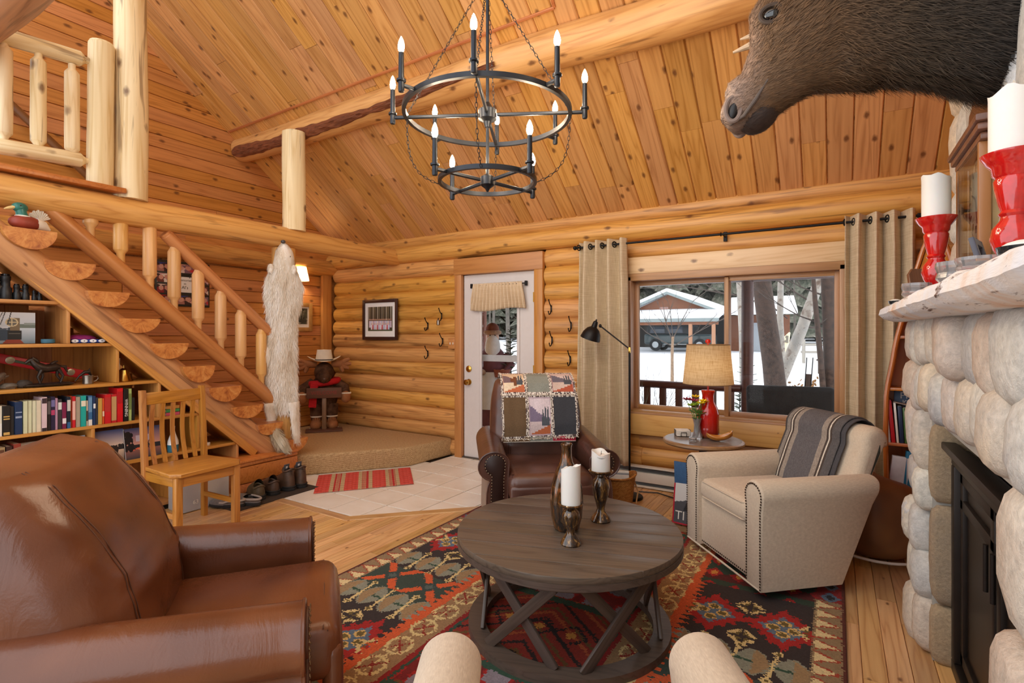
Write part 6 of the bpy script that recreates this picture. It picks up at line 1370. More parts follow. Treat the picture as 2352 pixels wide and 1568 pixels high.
# coat hooks
def hook(label, x, z, grp, tagw=False):
    t = thing('coat_hook', label, 'hook', (x, 4.636, z), 0, grp); MB().rbox((0, -.002, .0), (.016, .006, .07), .003).build('hook_plate', IRON, t)
    MB().tube([(0, -.005, .02), (0, -.03, .045), (0, -.05, .075), (0, -.055, .09)], [.006, .005, .005, .007], 8).build('upper_prong', IRON, t); MB().tube([(0, -.005, -.02), (0, -.02, -.05), (0, -.045, -.06), (0, -.06, -.04), (0, -.06, -.025)], [.006, .006, .005, .005, .007], 8).build('lower_prong', IRON, t); return t
for x_, z_, lb in ((-3.816, 1.576, 'topmost iron coat hook between the group photograph and the door'), (-4.022, 1.47, 'second highest iron coat hook between the group photograph and the door'), (-3.803, 1.291, 'iron coat hook beside the light switch plate'), (-4.022, 1.145, 'lowest iron coat hook between the group photograph and the door')): hook(lb, x_, z_, 'coat hooks on the log wall')
for x_, z_, lb in ((-2.414, 1.624, 'topmost iron coat hook between the door and the curtain'), (-2.196, 1.454, 'second highest iron coat hook between the door and the curtain'), (-2.404, 1.31, 'second lowest iron coat hook between the door and the curtain'), (-2.205, 1.122, 'lowest iron coat hook between the door and the curtain')): hook(lb, x_, z_, 'coat hooks on the log wall')
t = thing('key_lantern', 'small pewter lantern ornament hanging from the topmost coat hook', 'ornament', (-3.816, 4.575, 1.50)); MB().lathe([(.012, -.03), (.02, -.025), (.02, .02), (.01, .035), (.003, .04)], 12).build('lantern_body', PEW, t); MB().tube([(0, 0, .04), (0, .002, .05)], .002, 6).build('loop', IRON, t)
sw = thing('switch_plate', 'wood-toned double light switch plate beside the door', 'switch', (-3.665, 4.632, 1.265)); MB().rbox((0, 0, 0), (.10, .01, .12), .003).build('plate', W_TRIM, sw)
for xx in (-.02, .02): MB().rbox((xx, -.008, 0), (.01, .012, .024), .002).build('toggle', plain('ivory_toggle', '#e9e2d2', .4), sw)
# ================================================================== curtains, valance
def cloth(name, cols):
    t = NT(name); n = t.noise(t.coords((160, 160, 12), False), 1, 3); n2 = t.noise(t.coords((6, 6, 160), False), 1, 3); t.base(t.ramp(t.math('MULTIPLY', t.math('ADD', n, n2), .5), [(.35, rgba(cols[0])), (.65, rgba(cols[1]))])); t.set(Roughness=.9); t.bump(n2, .15, .003); return t.m
CUR = cloth('oatmeal_curtain', ['#bba585', '#d8c5a6']); VAL = cloth('cream_valance', ['#cfb594', '#e2ccac'])
def curtain(label, x0, x1, folds, seed, spread=0.):
    t = thing('curtain', label, 'curtain', (0, 4.49, 0), 0, 'grommet curtains at the wide window')
    def fn(u, v):
        z = 2.225 - v * 2.02; ph = u * folds * 2 * PI + .25 * math.sin(v * 2.2 + seed); amp = .056 * (1 - .15 * v) ; x_ = x0 + (x1 - x0) * u + .003 * math.sin(ph * 2) + spread * v * (u - .5) + .008 * mnoise.noise((u * 4, v * 3, seed))
        return (x_, amp * math.sin(ph) + .01 * mnoise.noise((u * 9, v * 4, seed + 3)), z)
    o = MB().surf(fn, folds * 22, 34).build('drape', CUR, t, fix=False); md = o.modifiers.new('thickness', 'SOLIDIFY'); md.thickness = .004
    for k in range(folds * 2 - 1 if folds > 3 else folds * 2):
        u = (k + .5) / (folds * 2); u = (k * .5 + .25 - .25) / folds + .0001 if False else (k + .02) / (folds * 2) + .0
        p = Vector(fn(min(.995, max(.005, u)), .025)); q = Vector(fn(min(1, u + .012), .025)); d = (q - p).normalized(); M = frame((p.x, 0, 2.178), d, z=(0, 0, 1)) @ Matrix.Rotation(R(90), 4, 'X')
        MB().tube([(.024 * math.cos(a), .024 * math.sin(a), 0) for a in [2 * PI * i / 18 for i in range(18)]], .0055, 6, closed=True, M=M).build('grommet', IRON, t)
    return t
curtain('oatmeal grommet curtain beside the floor lamp', -2.05, -1.585, 4, 1, .06); curtain('oatmeal grommet curtain beside the boat-shaped shelf', .055, .46, 4, 5, .0)
rd = thing('curtain_rod', 'black curtain rod above the wide window', 'rod', (0, 4.49, 2.178)); MB().cyl((-2.08, 0, 0), (.53, 0, 0), .0095, n=12).build('rod_bar', IRON, rd)
for xx in (-2.085, .535): MB().ell((xx, 0, 0), (.02, .02, .02), 12, 8).build('finial', IRON, rd)
for xx in (-.78, -2.02, .50): b = MB(); b.rbox((xx, .13, .0), (.03, .012, .08), .003); b.rbox((xx, .06, -.0), (.012, .14, .014), .003); b.tube([(xx - .012, .014 * math.cos(a), .014 * math.sin(a)) for a in [2 * PI * i / 12 for i in range(12)]], .004, 6, closed=True); br = b.build('bracket', IRON, rd); br['kind'] = 'stuff'
va = thing('door_valance', 'cream gathered valance on the glazed entry door', 'curtain', (0, 4.645, 0))
def vf(u, v): z = 1.915 - v * .285 - .015 * v * math.sin(u * 6); w = 1 + .14 * v; x_ = -3.055 + (u - .5) * .62 * w; return (x_, -.026 + .01 * v + (.010 + .018 * v) * math.sin(u * 2 * PI * 15 + 1.2 * mnoise.noise((u * 5, v, 2))) + .006 * mnoise.noise((u * 30, v * 3, 1)), z)
o = MB().surf(vf, 180, 14).build('gathered_cloth', VAL, va, fix=False); o.modifiers.new('thickness', 'SOLIDIFY').thickness = .002
MB().cyl((-3.40, -.012, 1.895), (-2.71, -.012, 1.895), .006, n=10).build('valance_rod', IRON, va)
for xx in (-3.40, -2.71): MB().rbox((xx, .0, 1.895), (.022, .03, .05), .003).build('rod_bracket', IRON, va)
# ================================================================== baseboard heater and cords
ht = thing('baseboard_heater', 'white electric baseboard heater beneath the window', 'heater', (-1.0, 4.60, 0)); HM = plain('heater_enamel', '#d9d4ca', .4, var=.03); HG = plain('heater_grille', '#5d6266', .5, .3)
MB().rbox((0, .02, .10), (2.0, .05, .165), .004).build('back_plate', HM, ht); MB().rbox((0, -.03, .095), (1.98, .02, .085), .004).build('front_panel', HM, ht); MB().rbox((0, -.014, .16), (1.97, .012, .03), .002).build('upper_grille', HG, ht); MB().rbox((0, -.014, .035), (1.97, .012, .026), .002).build('lower_grille', HG, ht); MB().rbox((0, -.012, .186), (2.0, .07, .012), .003).build('top_cap', HM, ht); MB().rbox((0, -.03, .014), (1.98, .03, .016), .003).build('bottom_lip', HM, ht)
for sx in (-1, 1): MB().rbox((sx * .99, -.005, .10), (.025, .075, .175), .004).build('end_cap', HM, ht)
tag(MB().tube([(-1.45, 4.42, .008), (-1.3, 4.47, .008), (-1.15, 4.40, .008), (-.98, 4.36, .008), (-.8, 4.42, .008)], .005, 6).build('lamp_cord', plain('black_cord', '#1a1818', .5)), 'black lamp cord on the floor in front of the heater', 'cord')
tag(MB().tube([(-.85, 4.22, .008), (-1.0, 4.36, .008), (-1.12, 4.34, .008), (-1.08, 4.27, .008), (-.9, 4.27, .008)], .005, 6).build('extension_cord', plain('ivory_cord', '#d9cdb4', .5)), 'ivory cord curled on the floor in front of the heater', 'cord')
# ================================================================== side table and what stands on it
W_TT = wood('side_table_wood', '#9a7448', '#6d4d2c', knots=0, rough=.35, var=.03, fine=1.4)
sdt = thing('side_table', 'round wooden side table on a black pedestal beneath the window', 'side table', (-.83, 4.0, 0)); MB().lathe([(.26, .565), (.276, .57), (.285, .58), (.283, .592), (.27, .60), (.004, .60)], 44).build('table_top', W_TT, sdt); MB().lathe([(.265, .6), (.265, .6006), (.004, .6008)], 44).build('top_inlay', plain('grey_inlay', '#7d7068', .25, var=.1), sdt)
MB().lathe([(.05, .565), (.045, .54), (.025, .50), (.022, .2), (.035, .14), (.06, .1), (.03, .08)], 20).build('pedestal', IRON, sdt)
for k in range(4):
    a = R(45 + 90 * k); MB().tube([(.03 * math.cos(a), .03 * math.sin(a), .11), (.09 * math.cos(a), .09 * math.sin(a), .06), (.145 * math.cos(a), .145 * math.sin(a), .014)], [.02, .016, .014], 8).build('foot', IRON, sdt)
TZ = .601
lp = thing('table_lamp', 'glossy red ceramic table lamp with a burlap shade', 'lamp', (-.81, 4.08, TZ))
def redlamp():
    t = NT('red_lamp_glaze'); tc = t.n('ShaderNodeTexCoord'); sp = t.n('ShaderNodeSeparateXYZ'); t.l(tc.outputs['Object'], sp.inputs[0]); t.base(t.ramp(t.math('MULTIPLY', sp.outputs[2], 2.6), [(.0, rgba('#6b3a1e')), (.12, rgba('#8a1f16')), (.35, rgba('#b8150f')), (1, rgba('#c41a10'))])); t.set(Roughness=.12); t.b.inputs['Coat Weight'].default_value = .6; return t.m
prf = [(.062, 0), (.075, .012), (.08, .04), (.078, .075)] + [(.077 + .0012 * (k % 2), .08 + .008 * k) for k in range(12)] + [(.072, .2), (.066, .225), (.052, .25), (.044, .27), (.042, .31), (.046, .335), (.05, .345), (.044, .352), (.01, .354)]
MB().lathe(prf, 36).build('lamp_base', redlamp(), lp); MB().cyl((0, 0, .35), (0, 0, .72), .006, n=10).build('lamp_neck', plain('red_stem', '#c8301c', .3), lp)
MB().lathe([(.18, .40), (.152, .69)], 40, cap=False).build('lamp_shade', SHB, lp, fix=False); MB().tube([(.18 * math.cos(a), .18 * math.sin(a), .40) for a in [2 * PI * i / 40 for i in range(40)]], .003, 6, closed=True).build('shade_rim', plain('rim_tan', '#8a6a44', .8), lp); MB().tube([(.152 * math.cos(a), .152 * math.sin(a), .69) for a in [2 * PI * i / 40 for i in range(40)]], .003, 6, closed=True).build('shade_rim', plain('rim_tan', '#8a6a44', .8), lp)
MB().ell((0, 0, .715), (.021, .021, .018), 14, 9).build('finial', plain('red_finial', '#c01810', .2, coat=.5), lp); MB().ell((0, 0, .52), (.03, .03, .045), 12, 8).build('bulb', emit('lamp_bulb', '#ffe2b8', 14), lp)
fv = thing('flower_vase', 'glass bud vase of yellow and crimson flowers before the red lamp', 'flower vase', (-.868, 3.985, TZ))
MB().lathe([(.034, 0), (.036, .01), (.024, .06), (.022, .1), (.03, .14), (.034, .15), (.031, .15), (.02, .1), (.004, .012)], 20).build('glass_vase', CRY, fv)
GRN = plain('leaf_green', '#4c7a2c', .6, var=.25, scale=40); rf = random.Random(5)
FL = [((.0, .03, .30), '#f0cf12'), ((.035, -.01, .275), '#f2d41a'), ((.06, .02, .265), '#eec80e'), ((.02, -.02, .26), '#f4da28'), ((-.075, .0, .285), '#8e1f3a'), ((-.045, .02, .28), '#a3283f'), ((-.02, .0, .275), '#b3386a'), ((-.05, -.03, .245), '#8fae2a'), ((-.015, -.02, .25), '#97b534')]
for (p, c) in FL:
    M = Matrix.Rotation(R(31.8), 4, 'Z'); q = M @ Vector((p[0] * 1.05, p[1], p[2])); s_ = MB().tube([(0, 0, .02), (q.x * .25, q.y * .25, .14), (q.x, q.y, q.z)], .0022, 6).build('stem', GRN, fv)
    b = MB(); FM = plain('petal_' + c.strip('#'), c, .6, var=.12, scale=60)
    for k in range(11):
        a = 2 * PI * k / 11; d = Vector((math.cos(a), math.sin(a), .35 + .3 * (k % 2))).normalized(); b.ell((0, 0, 0), (.019, .007, .0032), 6, 4, Matrix.Translation(q + d * .017) @ frame((0, 0, 0), d))
    b.ell((0, 0, .004), (.008, .008, .006), 8, 5, Matrix.Translation(q)); b.build('bloom', FM, s_)
for k in range(9):
    a = R(40 * k + 10); h = .15 + .06 * rf.random(); d = Vector((math.cos(a), math.sin(a), .4)); b = MB(); b.ell((0, 0, 0), (.034, .013, .002), 8, 5, Matrix.Translation(Vector((math.cos(a) * .035, math.sin(a) * .035, h))) @ frame((0, 0, 0), d)); b.build('leaf', GRN, fv)
cs_ = thing('coaster_holder', 'stack of stone coasters in a black wire holder on the side table', 'coasters', (-.99, 4.05, TZ), R(25))
for k in range(4): MB().rbox((0, 0, .009 + .0105 * k), (.1, .1, .0095), .002).build('coaster', plain('travertine', '#d6cabc', .6, var=.12, scale=40), cs_)
for s_ in (-1, 1):
    MB().tube([(s_ * .055, -.02, .002), (s_ * .055, -.02, .045), (s_ * .055, .02, .045), (s_ * .055, .02, .002)], .0025, 6).build('wire_side', IRON, cs_); MB().tube([(-.02, s_ * .055, .002), (-.02, s_ * .055, .032), (.02, s_ * .055, .032), (.02, s_ * .055, .002)], .0025, 6).build('wire_end', IRON, cs_)
votive('small cut-glass tealight holder on the side table', (-.87, 3.86, TZ), .028, .03, 10)
def shellbowl(u, v):
    a = PI * (v - .5) * 2; x_ = (u - .5) * .17; w = .035 * math.sqrt(max(.001, 1 - (2 * u - 1) ** 2)) + .001; zb = .004 + .03 * (2 * u - 1) ** 2 + .01 * u; c = abs(v * 2 - 1)
    return (x_, w * math.sin((v - .5) * PI), zb + (.035 if True else 0) * c ** 2 * (.7 + .3 * u))
o = MB().surf(shellbowl, 24, 14).build('wooden_dish', wood('carved_dish_wood', '#c9823c', '#7a4218', knots=0, rough=.25, var=.02, coat=.5), None, (-.71, 3.97, TZ), (0, 0, R(22)), fix=False); o.modifiers.new('thickness', 'SOLIDIFY').thickness = .005; tag(o, 'carved leaf-shaped wooden dish on the side table', 'dish')
# ================================================================== floor lamp, basket, book, bag
fl_ = thing('floor_lamp', 'black pharmacy floor lamp in front of the curtain', 'lamp', (-1.47, 4.24, 0)); MB().lathe([(.11, 0), (.112, .012), (.105, .022), (.015, .028), (.01, .04)], 32).build('base', IRON, fl_); MB().cyl((0, 0, .03), (0, 0, 1.215), .0085, n=12).build('pole', IRON, fl_); MB().rbox((0, 0, 1.235), (.018, .018, .05), .004).build('pole_joint', BRASS, fl_)
e1 = Vector((-.245, -.04, 1.44)); MB().cyl((0, 0, 1.245), e1, .006, n=10).build('swing_arm', IRON, fl_); MB().ell(tuple(e1), (.013, .013, .016), 10, 7).build('arm_joint', IRON, fl_)
M = Matrix.Translation(e1 + Vector((-.055, -.0, -.005))) @ Matrix.Rotation(R(20), 4, 'Y'); MB().lathe([(.088, -.115), (.086, -.10), (.076, -.06), (.055, -.025), (.026, -.004), (.022, .03), (.018, .045), (.008, .05), (.006, .065), (.002, .066)], 30, M, cap=False).build('lamp_head', IRON, fl_, fix=False); MB().lathe([(.084, -.113), (.073, -.06), (.05, -.028), (.004, -.02)], 30, M, cap=False).build('head_lining', plain('white_lining', '#d8dce2', .5), fl_, fix=False)
WICK = None
def wicker():
    t = NT('wicker'); br = t.n('ShaderNodeTexBrick'); v = t.coords((1, 1, 1), False, 'UV'); tc = t.n('ShaderNodeTexCoord'); sp = t.n('ShaderNodeSeparateXYZ'); t.l(tc.outputs['Object'], sp.inputs[0]); cb_ = t.n('ShaderNodeCombineXYZ'); t.l(t.math('MULTIPLY', t.math('ARCTAN2', sp.outputs[1], sp.outputs[0]), .16), cb_.inputs[0]); t.l(sp.outputs[2], cb_.inputs[1]); t.l(cb_.outputs[0], br.inputs[0]); br.inputs['Scale'].default_value = 28; br.inputs[1].default_value = rgba('#c98d46'); br.inputs[2].default_value = rgba('#a86a2c'); br.inputs[3].default_value = rgba('#5a3416'); t.base(br.outputs[0]); t.set(Roughness=.6); t.bump(br.outputs[1], .6, .01); return t.m
WICK = wicker(); bs = thing('magazine_basket', 'woven wicker basket of magazines beside the espresso recliner', 'basket', (-1.49, 3.98, 0), R(20))
def bskt(u, v): a = 2 * PI * u; k = .82 + .2 * v; ex = .72; c, s_ = math.cos(a), math.sin(a); return (.15 * k * math.copysign(abs(c) ** ex, c), .12 * k * math.copysign(abs(s_) ** ex, s_), .01 + v * (.23 + .03 * c * c))
o = MB().surf(bskt, 40, 12, True).build('basket_body', WICK, bs, fix=False); o.modifiers.new('thickness', 'SOLIDIFY').thickness = .008; MB().tube([bskt(i / 40, 1) for i in range(40)], .009, 8, closed=True).build('rim', WICK, bs); MB().tube([(.14, .03, .2), (.17, .02, .12), (.155, 0, .03)], .006, 8).build('leather_strap', plain('tan_strap', '#c9a06c', .6), bs)
for k in range(5): tag(boxy('magazine', 'magazine standing in the wicker basket', 'magazine', (.2, .012, .225 + .01 * (k % 3)), (0, 0, 0), plain('mag_' + '#d8d4cf #8a8f98 #e6e2dc #5a5d66 #c9c5bf'.split()[k].strip('#'), '#d8d4cf #8a8f98 #e6e2dc #5a5d66 #c9c5bf'.split()[k], .4)), ['pale grey magazine nearest the room in the wicker basket', 'blue-grey magazine second in the wicker basket', 'white magazine in the middle of the wicker basket', 'dark slate magazine in the wicker basket', 'warm grey magazine nearest the heater in the wicker basket'][k], 'magazine', 'magazines in the wicker basket').matrix_basis = bs.matrix_basis @ Matrix.Translation((-.0, -.06 + .026 * k, .035)) @ Matrix.Rotation(R(-6), 4, 'X')
bt = thing('coffee_table_book', 'red-bordered book with a white title leaning beside the linen armchair', 'book', (0, 0, 0)); bt.matrix_basis = face((-.885, 3.80, .014), (-.15, -1, 0), .16)
MB().box((0, .15, 0), (.235, .30, .028)).build('cover', plain('crimson_cover', '#c2243a', .35), bt, smooth=False); ra = Ras(40, 52, '#dedad6').poly([(0, 0), (1, 0), (1, .55), (.55, .62), (.3, .55), (0, .5)], '#57575c').poly([(.3, .3), (.9, .35), (.9, .55), (.4, .5)], '#2f3034'); flat('print', ra, .215, .28, bt, Matrix.Translation((0, .01, .0146)))
link('lettering', text_mesh('TI', .085, Matrix.Translation((-.062, .058, .0152)), .0004), plain('white_ink', '#efece4', .6), bt); bl = tag(boxy('blue_folder', 'blue folder standing behind the red-bordered book', 'folder', (.26, .012, .44), (0, 0, 0), plain('denim_blue', '#3b5e86', .6, var=.12, scale=60)), 'blue folder standing behind the red-bordered book', 'folder'); bl.matrix_basis = Matrix.Translation((-.865, 3.855, .012)) @ Matrix.Rotation(R(-8), 4, 'Z') @ Matrix.Rotation(R(4), 4, 'X')
bg_ = thing('leather_pouf', 'brown leather pouf with white piping behind the linen armchair', 'pouf', (.20, 3.955, 0)); LEA3 = leather('saddle_leather', '#5e3c26', '#7d5436', '#93683f', .55)
def pouf(u, v): a = 2 * PI * u; q = PI * v; r_ = .255 * math.sin(q) ** .62 * (1 + .02 * math.cos(a * 8) * math.sin(q)) ; z_ = .25 - .24 * math.copysign(abs(math.cos(q)) ** .8, math.cos(q)); return (r_ * math.cos(a) * (1 + .05 * mnoise.noise((math.cos(a) * 2, math.sin(a) * 2, v * 3))), r_ * math.sin(a), z_ + .03 * (z_ > .3) * math.cos(a + 2))
MB().surf(pouf, 48, 26, True).build('pouf_body', LEA3, bg_, fix=True, angle=180); MB().tube([(.262 * math.cos(a), .262 * math.sin(a), .05) for a in [2 * PI * i / 44 for i in range(44)]], .008, 8, closed=True).build('piping', plain('white_piping', '#d8d0c4', .7), bg_)
b = MB()
for k in range(4):
    z0 = .16 + .085 * k; a0 = R(212); r_ = .258 - .02 * abs(k - 1.3); P_b = Vector((r_ * math.cos(a0), r_ * math.sin(a0), z0)); n_ = Vector((math.cos(a0), math.sin(a0), .1)).normalized(); M = frame(P_b, Vector((-math.sin(a0), math.cos(a0), 0)), z=n_); b.tube([M @ Vector((.045 * math.cos(q + R(45)), .04 * math.sin(q + R(45)), .002)) for q in [2 * PI * i / 4 for i in range(4)]], .004, 6, closed=True)
o = b.build('tooled_squares', plain('dark_tooling', '#4a2e1c', .6), bg_); o['kind'] = 'stuff'
# ================================================================== boat-shaped shelf
W_BOAT = wood('boat_shelf_wood', '#c0702c', '#8f4818', axis=2, knots=0, rough=.3, var=.03, coat=.4); bo = thing('boat_shelf', 'canoe-shaped bookshelf standing in the corner behind the fireplace', 'shelf', (.53, 4.31, 0))
def bw(z): 
    T_ = [(0, .235), (.3, .248), (.7, .255), (.97, .25), (1.27, .205), (1.6, .14), (1.85, .075), (2.07, .006)]
    for (a, p), (c_, q) in zip(T_, T_[1:]):
        if z <= c_: f = (z - a) / (c_ - a); return p + (q - p) * (f * f * (3 - 2 * f) * .35 + f * .65)
    return .005
for s in (-1, 1):
    def fn(u, v, s=s): z_ = u * 2.07; w = bw(z_); return (s * w, -.10 + v * .20, z_)
    o = MB().surf(fn, 26, 4).build('hull_side', W_BOAT, bo, fix=False); o.modifiers.new('thickness', 'SOLIDIFY').thickness = .016
    b = MB(); b.tube([(s * bw(u * 2.07), -.102, u * 2.07) for u in [i / 26 for i in range(27)]], .013, 8); b.build('gunwale', W_BOAT, bo)
pl = [(bw(z_) * 1, z_) for z_ in [2.07 * i / 24 for i in range(25)]]; MB().prism([(x_, z_) for x_, z_ in pl] + [(-x_, z_) for x_, z_ in reversed(pl)], .012, MXZ @ Matrix.Translation((0, 0, .09))).build('hull_back', W_BOAT, bo, smooth=False)
pb = [(x_, z_) for x_, z_ in pl if z_ > 1.58]; MB().prism([(x_, z_) for x_, z_ in pb] + [(-x_, z_) for x_, z_ in reversed(pb)], .012, MXZ @ Matrix.Translation((0, 0, -.10))).build('bow_deck', wood('boat_deck_wood', '#cf862e', '#b0661f', axis=2, knots=0, rough=.3, var=.02, coat=.4), bo, smooth=False)
for zz in (.30, .66, 1.02, 1.36, .04): w = bw(zz); MB().rbox((0, -.003, zz - .01), (w * 2 - .01, .19, .02), .003).build('shelf', W_BOAT, bo)
b = MB(); b.tube([(-.02, -.104, 1.76), (.0, -.11, 1.745), (.025, -.104, 1.75), (.04, -.104, 1.79)], [.003, .009, .008, .003], 8); b.build('loon_carving', plain('carving_dark', '#3a241a', .6), bo)
def sbook(label, x, z, w, h, col, tilt=0., lbl=None, txt=None, d=.14, name='book', cat='book'):
    t = thing(name, label, cat, (x + .014, 4.222, z), 0, 'books in the boat-shaped shelf', rot=(0, R(tilt), 0)); c = plain('book_' + col.strip('#'), col, .42, var=.05); MB().rbox((w / 2, d / 2, h / 2), (w, d, h), .002).build('cover', c, t); MB().box((w / 2, d / 2 + .004, h / 2 + .0012), (w - .006, d - .004, h - .001)).build('pages', PAPER, t, smooth=False)
    if txt:
        for (s_, sz, zz) in txt: link('lettering', text_mesh(s_, sz, Matrix.Translation((w / 2, -.001, zz)) @ Matrix.Rotation(R(90), 4, 'X') @ (Matrix.Rotation(R(-90), 4, 'Z') if w < .05 else Matrix.Identity(4)), .0003), plain('white_ink', '#efece4', .6), t)
sbook('white spiral-bound notebook beside the red notebook in the boat-shaped shelf', .275, .66, .016, .2, '#dcdcd8', -4); sbook('red notebook in the boat-shaped shelf', .296, .66, .022, .275, '#b81c26', -5); sbook('white book between the red notebook and the navy one', .324, .66, .012, .26, '#e0dcd4', -4)
sbook('navy book with white spine lettering in the boat-shaped shelf', .34, .66, .022, .24, '#22304e', -3); sbook('green garden book in the boat-shaped shelf', .366, .66, .02, .23, '#4a6a34', -3); sbook('thin white book at the stone end of the boat-shaped shelf', .392, .66, .014, .22, '#dedad2', -3)
sbook('blue paperback with a large pale title behind the notebooks', .335, .66, .16, .335, '#3f5f86', 0, None, [('Prin', .06, .295), ('Ken', .045, .25)], .012); o = [q for q in COL.objects if q.get('label', '').startswith('blue paperback')][0]; o.location = (.335, 4.375, .66)
o = boxy('magazine', 'curling magazine laid across the books in the boat-shaped shelf', 'magazine', (.2, .12, .008), (.415, 4.28, .90), plain('mag_taupe', '#8a7a70', .4)); o.rotation_euler = (0, R(12), R(10))
o = boxy('ring_binder', 'blue ring binder leaning on the low shelf of the boat-shaped shelf', 'binder', (.15, .03, .30), (.44, 4.28, .305), plain('binder_blue', '#2f7ba6', .35)); o.rotation_euler = (R(4), R(4), R(8)); o = boxy('ring_binder', 'white notebook with a patterned strip beside the blue binder', 'binder', (.10, .03, .27), (.335, 4.27, .30), plain('binder_white', '#d6d8e2', .4)); o.rotation_euler = (R(4), R(6), R(4))
tag(MB().lathe([(.03, 0), (.034, .004), (.036, .075), (.032, .075), (.03, .01), (.004, .008)], 22).build('red_cup', REDC, None, (.475, 4.235, .30)), 'red glazed cup on the low shelf of the boat-shaped shelf', 'cup'); o = boxy('manila_folder', 'orange-tan folder standing on the upper shelf of the boat-shaped shelf', 'folder', (.14, .01, .26), (.52, 4.32, 1.022), plain('manila', '#dba868', .7)); o.rotation_euler = (R(5), 0, R(5))
# ================================================================== duck decoy and shell on the top tread
dk = thing('duck_decoy', 'painted wooden mallard decoy on the highest visible stair tread', 'decoy', (-4.43, 1.225, 2.042), R(8))
WPT = plain('decoy_white', '#e6dccb', .6, var=.08); MB().ell((0, -.02, .042), (.05, .085, .045), 20, 12, e=.9).build('breast', plain('decoy_chestnut', '#8a3524', .5, var=.2, scale=14), dk); MB().tube([(0, .03, .045), (0, .075, .036), (0, .11, .016)], [.042, .034, .008], 16).build('tail', WPT, dk)
b = MB(); b.tube([(0, -.035, .075), (0, -.04, .10), (0, -.045, .125)], [.034, .028, .03], 16); b.ell((0, -.048, .135), (.032, .042, .032), 18, 11); b.build('head', plain('decoy_green', '#2a6f62', .35, var=.25, scale=22), dk); MB().lathe([(.036, 0), (.04, .004), (.038, .009)], 22, Matrix.Translation((0, -.033, .075))).build('neck_ring', WPT, dk); MB().tube([(0, -.08, .13), (0, -.105, .12), (0, -.125, .112)], [.02, .017, .006], 14, flat=.6).build('bill', plain('decoy_bill', '#d8b878', .5), dk)
for s in (-1, 1): MB().ell((s * .029, -.056, .142), (.004, .005, .005), 8, 6).build('eye', EYE, dk)
def scal(u, v): a = R(-70 + 140 * u) + PI / 2; r_ = .075 * v * (1 + .04 * math.sin(u * 12 * PI)); return (.006 * math.sin(u * 24 * PI) * v + .02 * (1 - v) , .06 + r_ * math.cos(a) * .8, .07 + r_ * math.sin(a))
o = MB().surf(scal, 48, 8).build('scallop_shell', WPT, None, (-4.50, 1.235, 2.045), fix=False); o.modifiers.new('thickness', 'SOLIDIFY').thickness = .003; tag(o, 'white scallop shell standing behind the duck decoy', 'shell')
# ================================================================== plush moose with sign
pm = thing('plush_moose', 'brown plush moose in a cream cowboy hat and red scarf in the corner', 'plush toy', (-5.42, 4.30, .2), facing(.78, -.62)); PF = furmat('plush_fur', ['#3a2518', '#533826', '#6a4a34'], (14, 14, 14)); TANP = plain('tan_plush', '#a0683f', .9, var=.12, scale=40, bump=.2); CRM = plain('cream_felt', '#e9dfcc', .85, var=.05)
b = MB(); b.ell((0, .02, .43), (.165, .14, .25), 20, 14); bd = b.build('torso', PF, pm); fur('torso_pile', bd, 2200, .02, .004, np.array([0, 0, -1.]), PF, bd, 21, .5)
b = MB(); b.ell((0, -.06, .70), (.115, .14, .125), 18, 12); b.ell((0, -.16, .655), (.085, .09, .085), 16, 10); hd2 = b.build('head', PF, pm); fur('head_pile', hd2, 1600, .02, .004, np.array([0, 0, -1.]), PF, hd2, 22, .5); MB().ell((0, -.245, .63), (.016, .012, .014), 10, 7).build('nose', plain('nose_brown', '#6d5648', .5), pm)
for s in (-1, 1):
    b = MB(); b.tube([(s * .13, .0, .56), (s * .24, -.06, .50), (s * .25, -.14, .43)], [.07, .062, .055], 14); a_ = b.build('arm', PF, pm); MB().ell((s * .25, -.17, .40), (.06, .055, .075), 16, 10).build('mitten', TANP, a_); MB().tube([(s * .25 + .058 * math.cos(q), -.155 + .05 * math.sin(q), .445) for q in [2 * PI * i / 18 for i in range(18)]], .011, 8, closed=True).build('cuff_piping', CRM, a_)
    b = MB(); b.tube([(s * .085, .0, .3), (s * .09, -.02, .18), (s * .09, -.03, .1)], [.085, .075, .06], 14); l_ = b.build('leg', PF, pm); MB().ell((s * .095, -.075, .055), (.068, .12, .058), 16, 10, e=.85).build('boot', TANP, l_); MB().lathe([(.06, .1), (.062, .15), (.055, .155)], 18, Matrix.Translation((s * .09, -.03, 0))).build('boot_cuff', TANP, l_); MB().tube([(s * .09 + .063 * math.cos(q), -.03 + .063 * math.sin(q), .155) for q in [2 * PI * i / 18 for i in range(18)]], .009, 8, closed=True).build('boot_piping', CRM, l_); MB().tube([(s * .095 + .07 * math.cos(q), -.075 + .122 * math.sin(q), .014) for q in [2 * PI * i / 22 for i in range(22)]], .008, 8, closed=True).build('welt_piping', CRM, l_)
    b = MB(); b.tube([(s * .09, -.04, .79), (s * .15, -.05, .80), (s * .2, -.05, .80)], [.035, .045, .05], 12)
    for (dx, dz) in ((.11, .06), (.13, .0), (.10, -.06), (.03, -.10)): b.tube([(s * .19, -.05, .80), (s * (.19 + dx * .6), -.06, .80 + dz * .7), (s * (.19 + dx), -.065, .80 + dz)], [.035, .028, .018], 10)
    b.build('antler', TANP, pm)
def hat(u, v):
    a = 2 * PI * u; 
    if v < .5: r_ = .175 + (.095 - .175) * (v / .5); z_ = .84 + .06 * abs(math.cos(a)) ** 2 * (1 - v / .5) ** 1.2
    elif v < .92: r_ = .095 - .02 * ((v - .5) / .42); z_ = .84 + .14 * ((v - .5) / .42)
    else: r_ = .075 * (1 - (v - .92) / .08); z_ = .98 - .02 * math.cos(a) ** 2
    return (r_ * math.cos(a) * 1.1, -.05 + r_ * math.sin(a), z_)
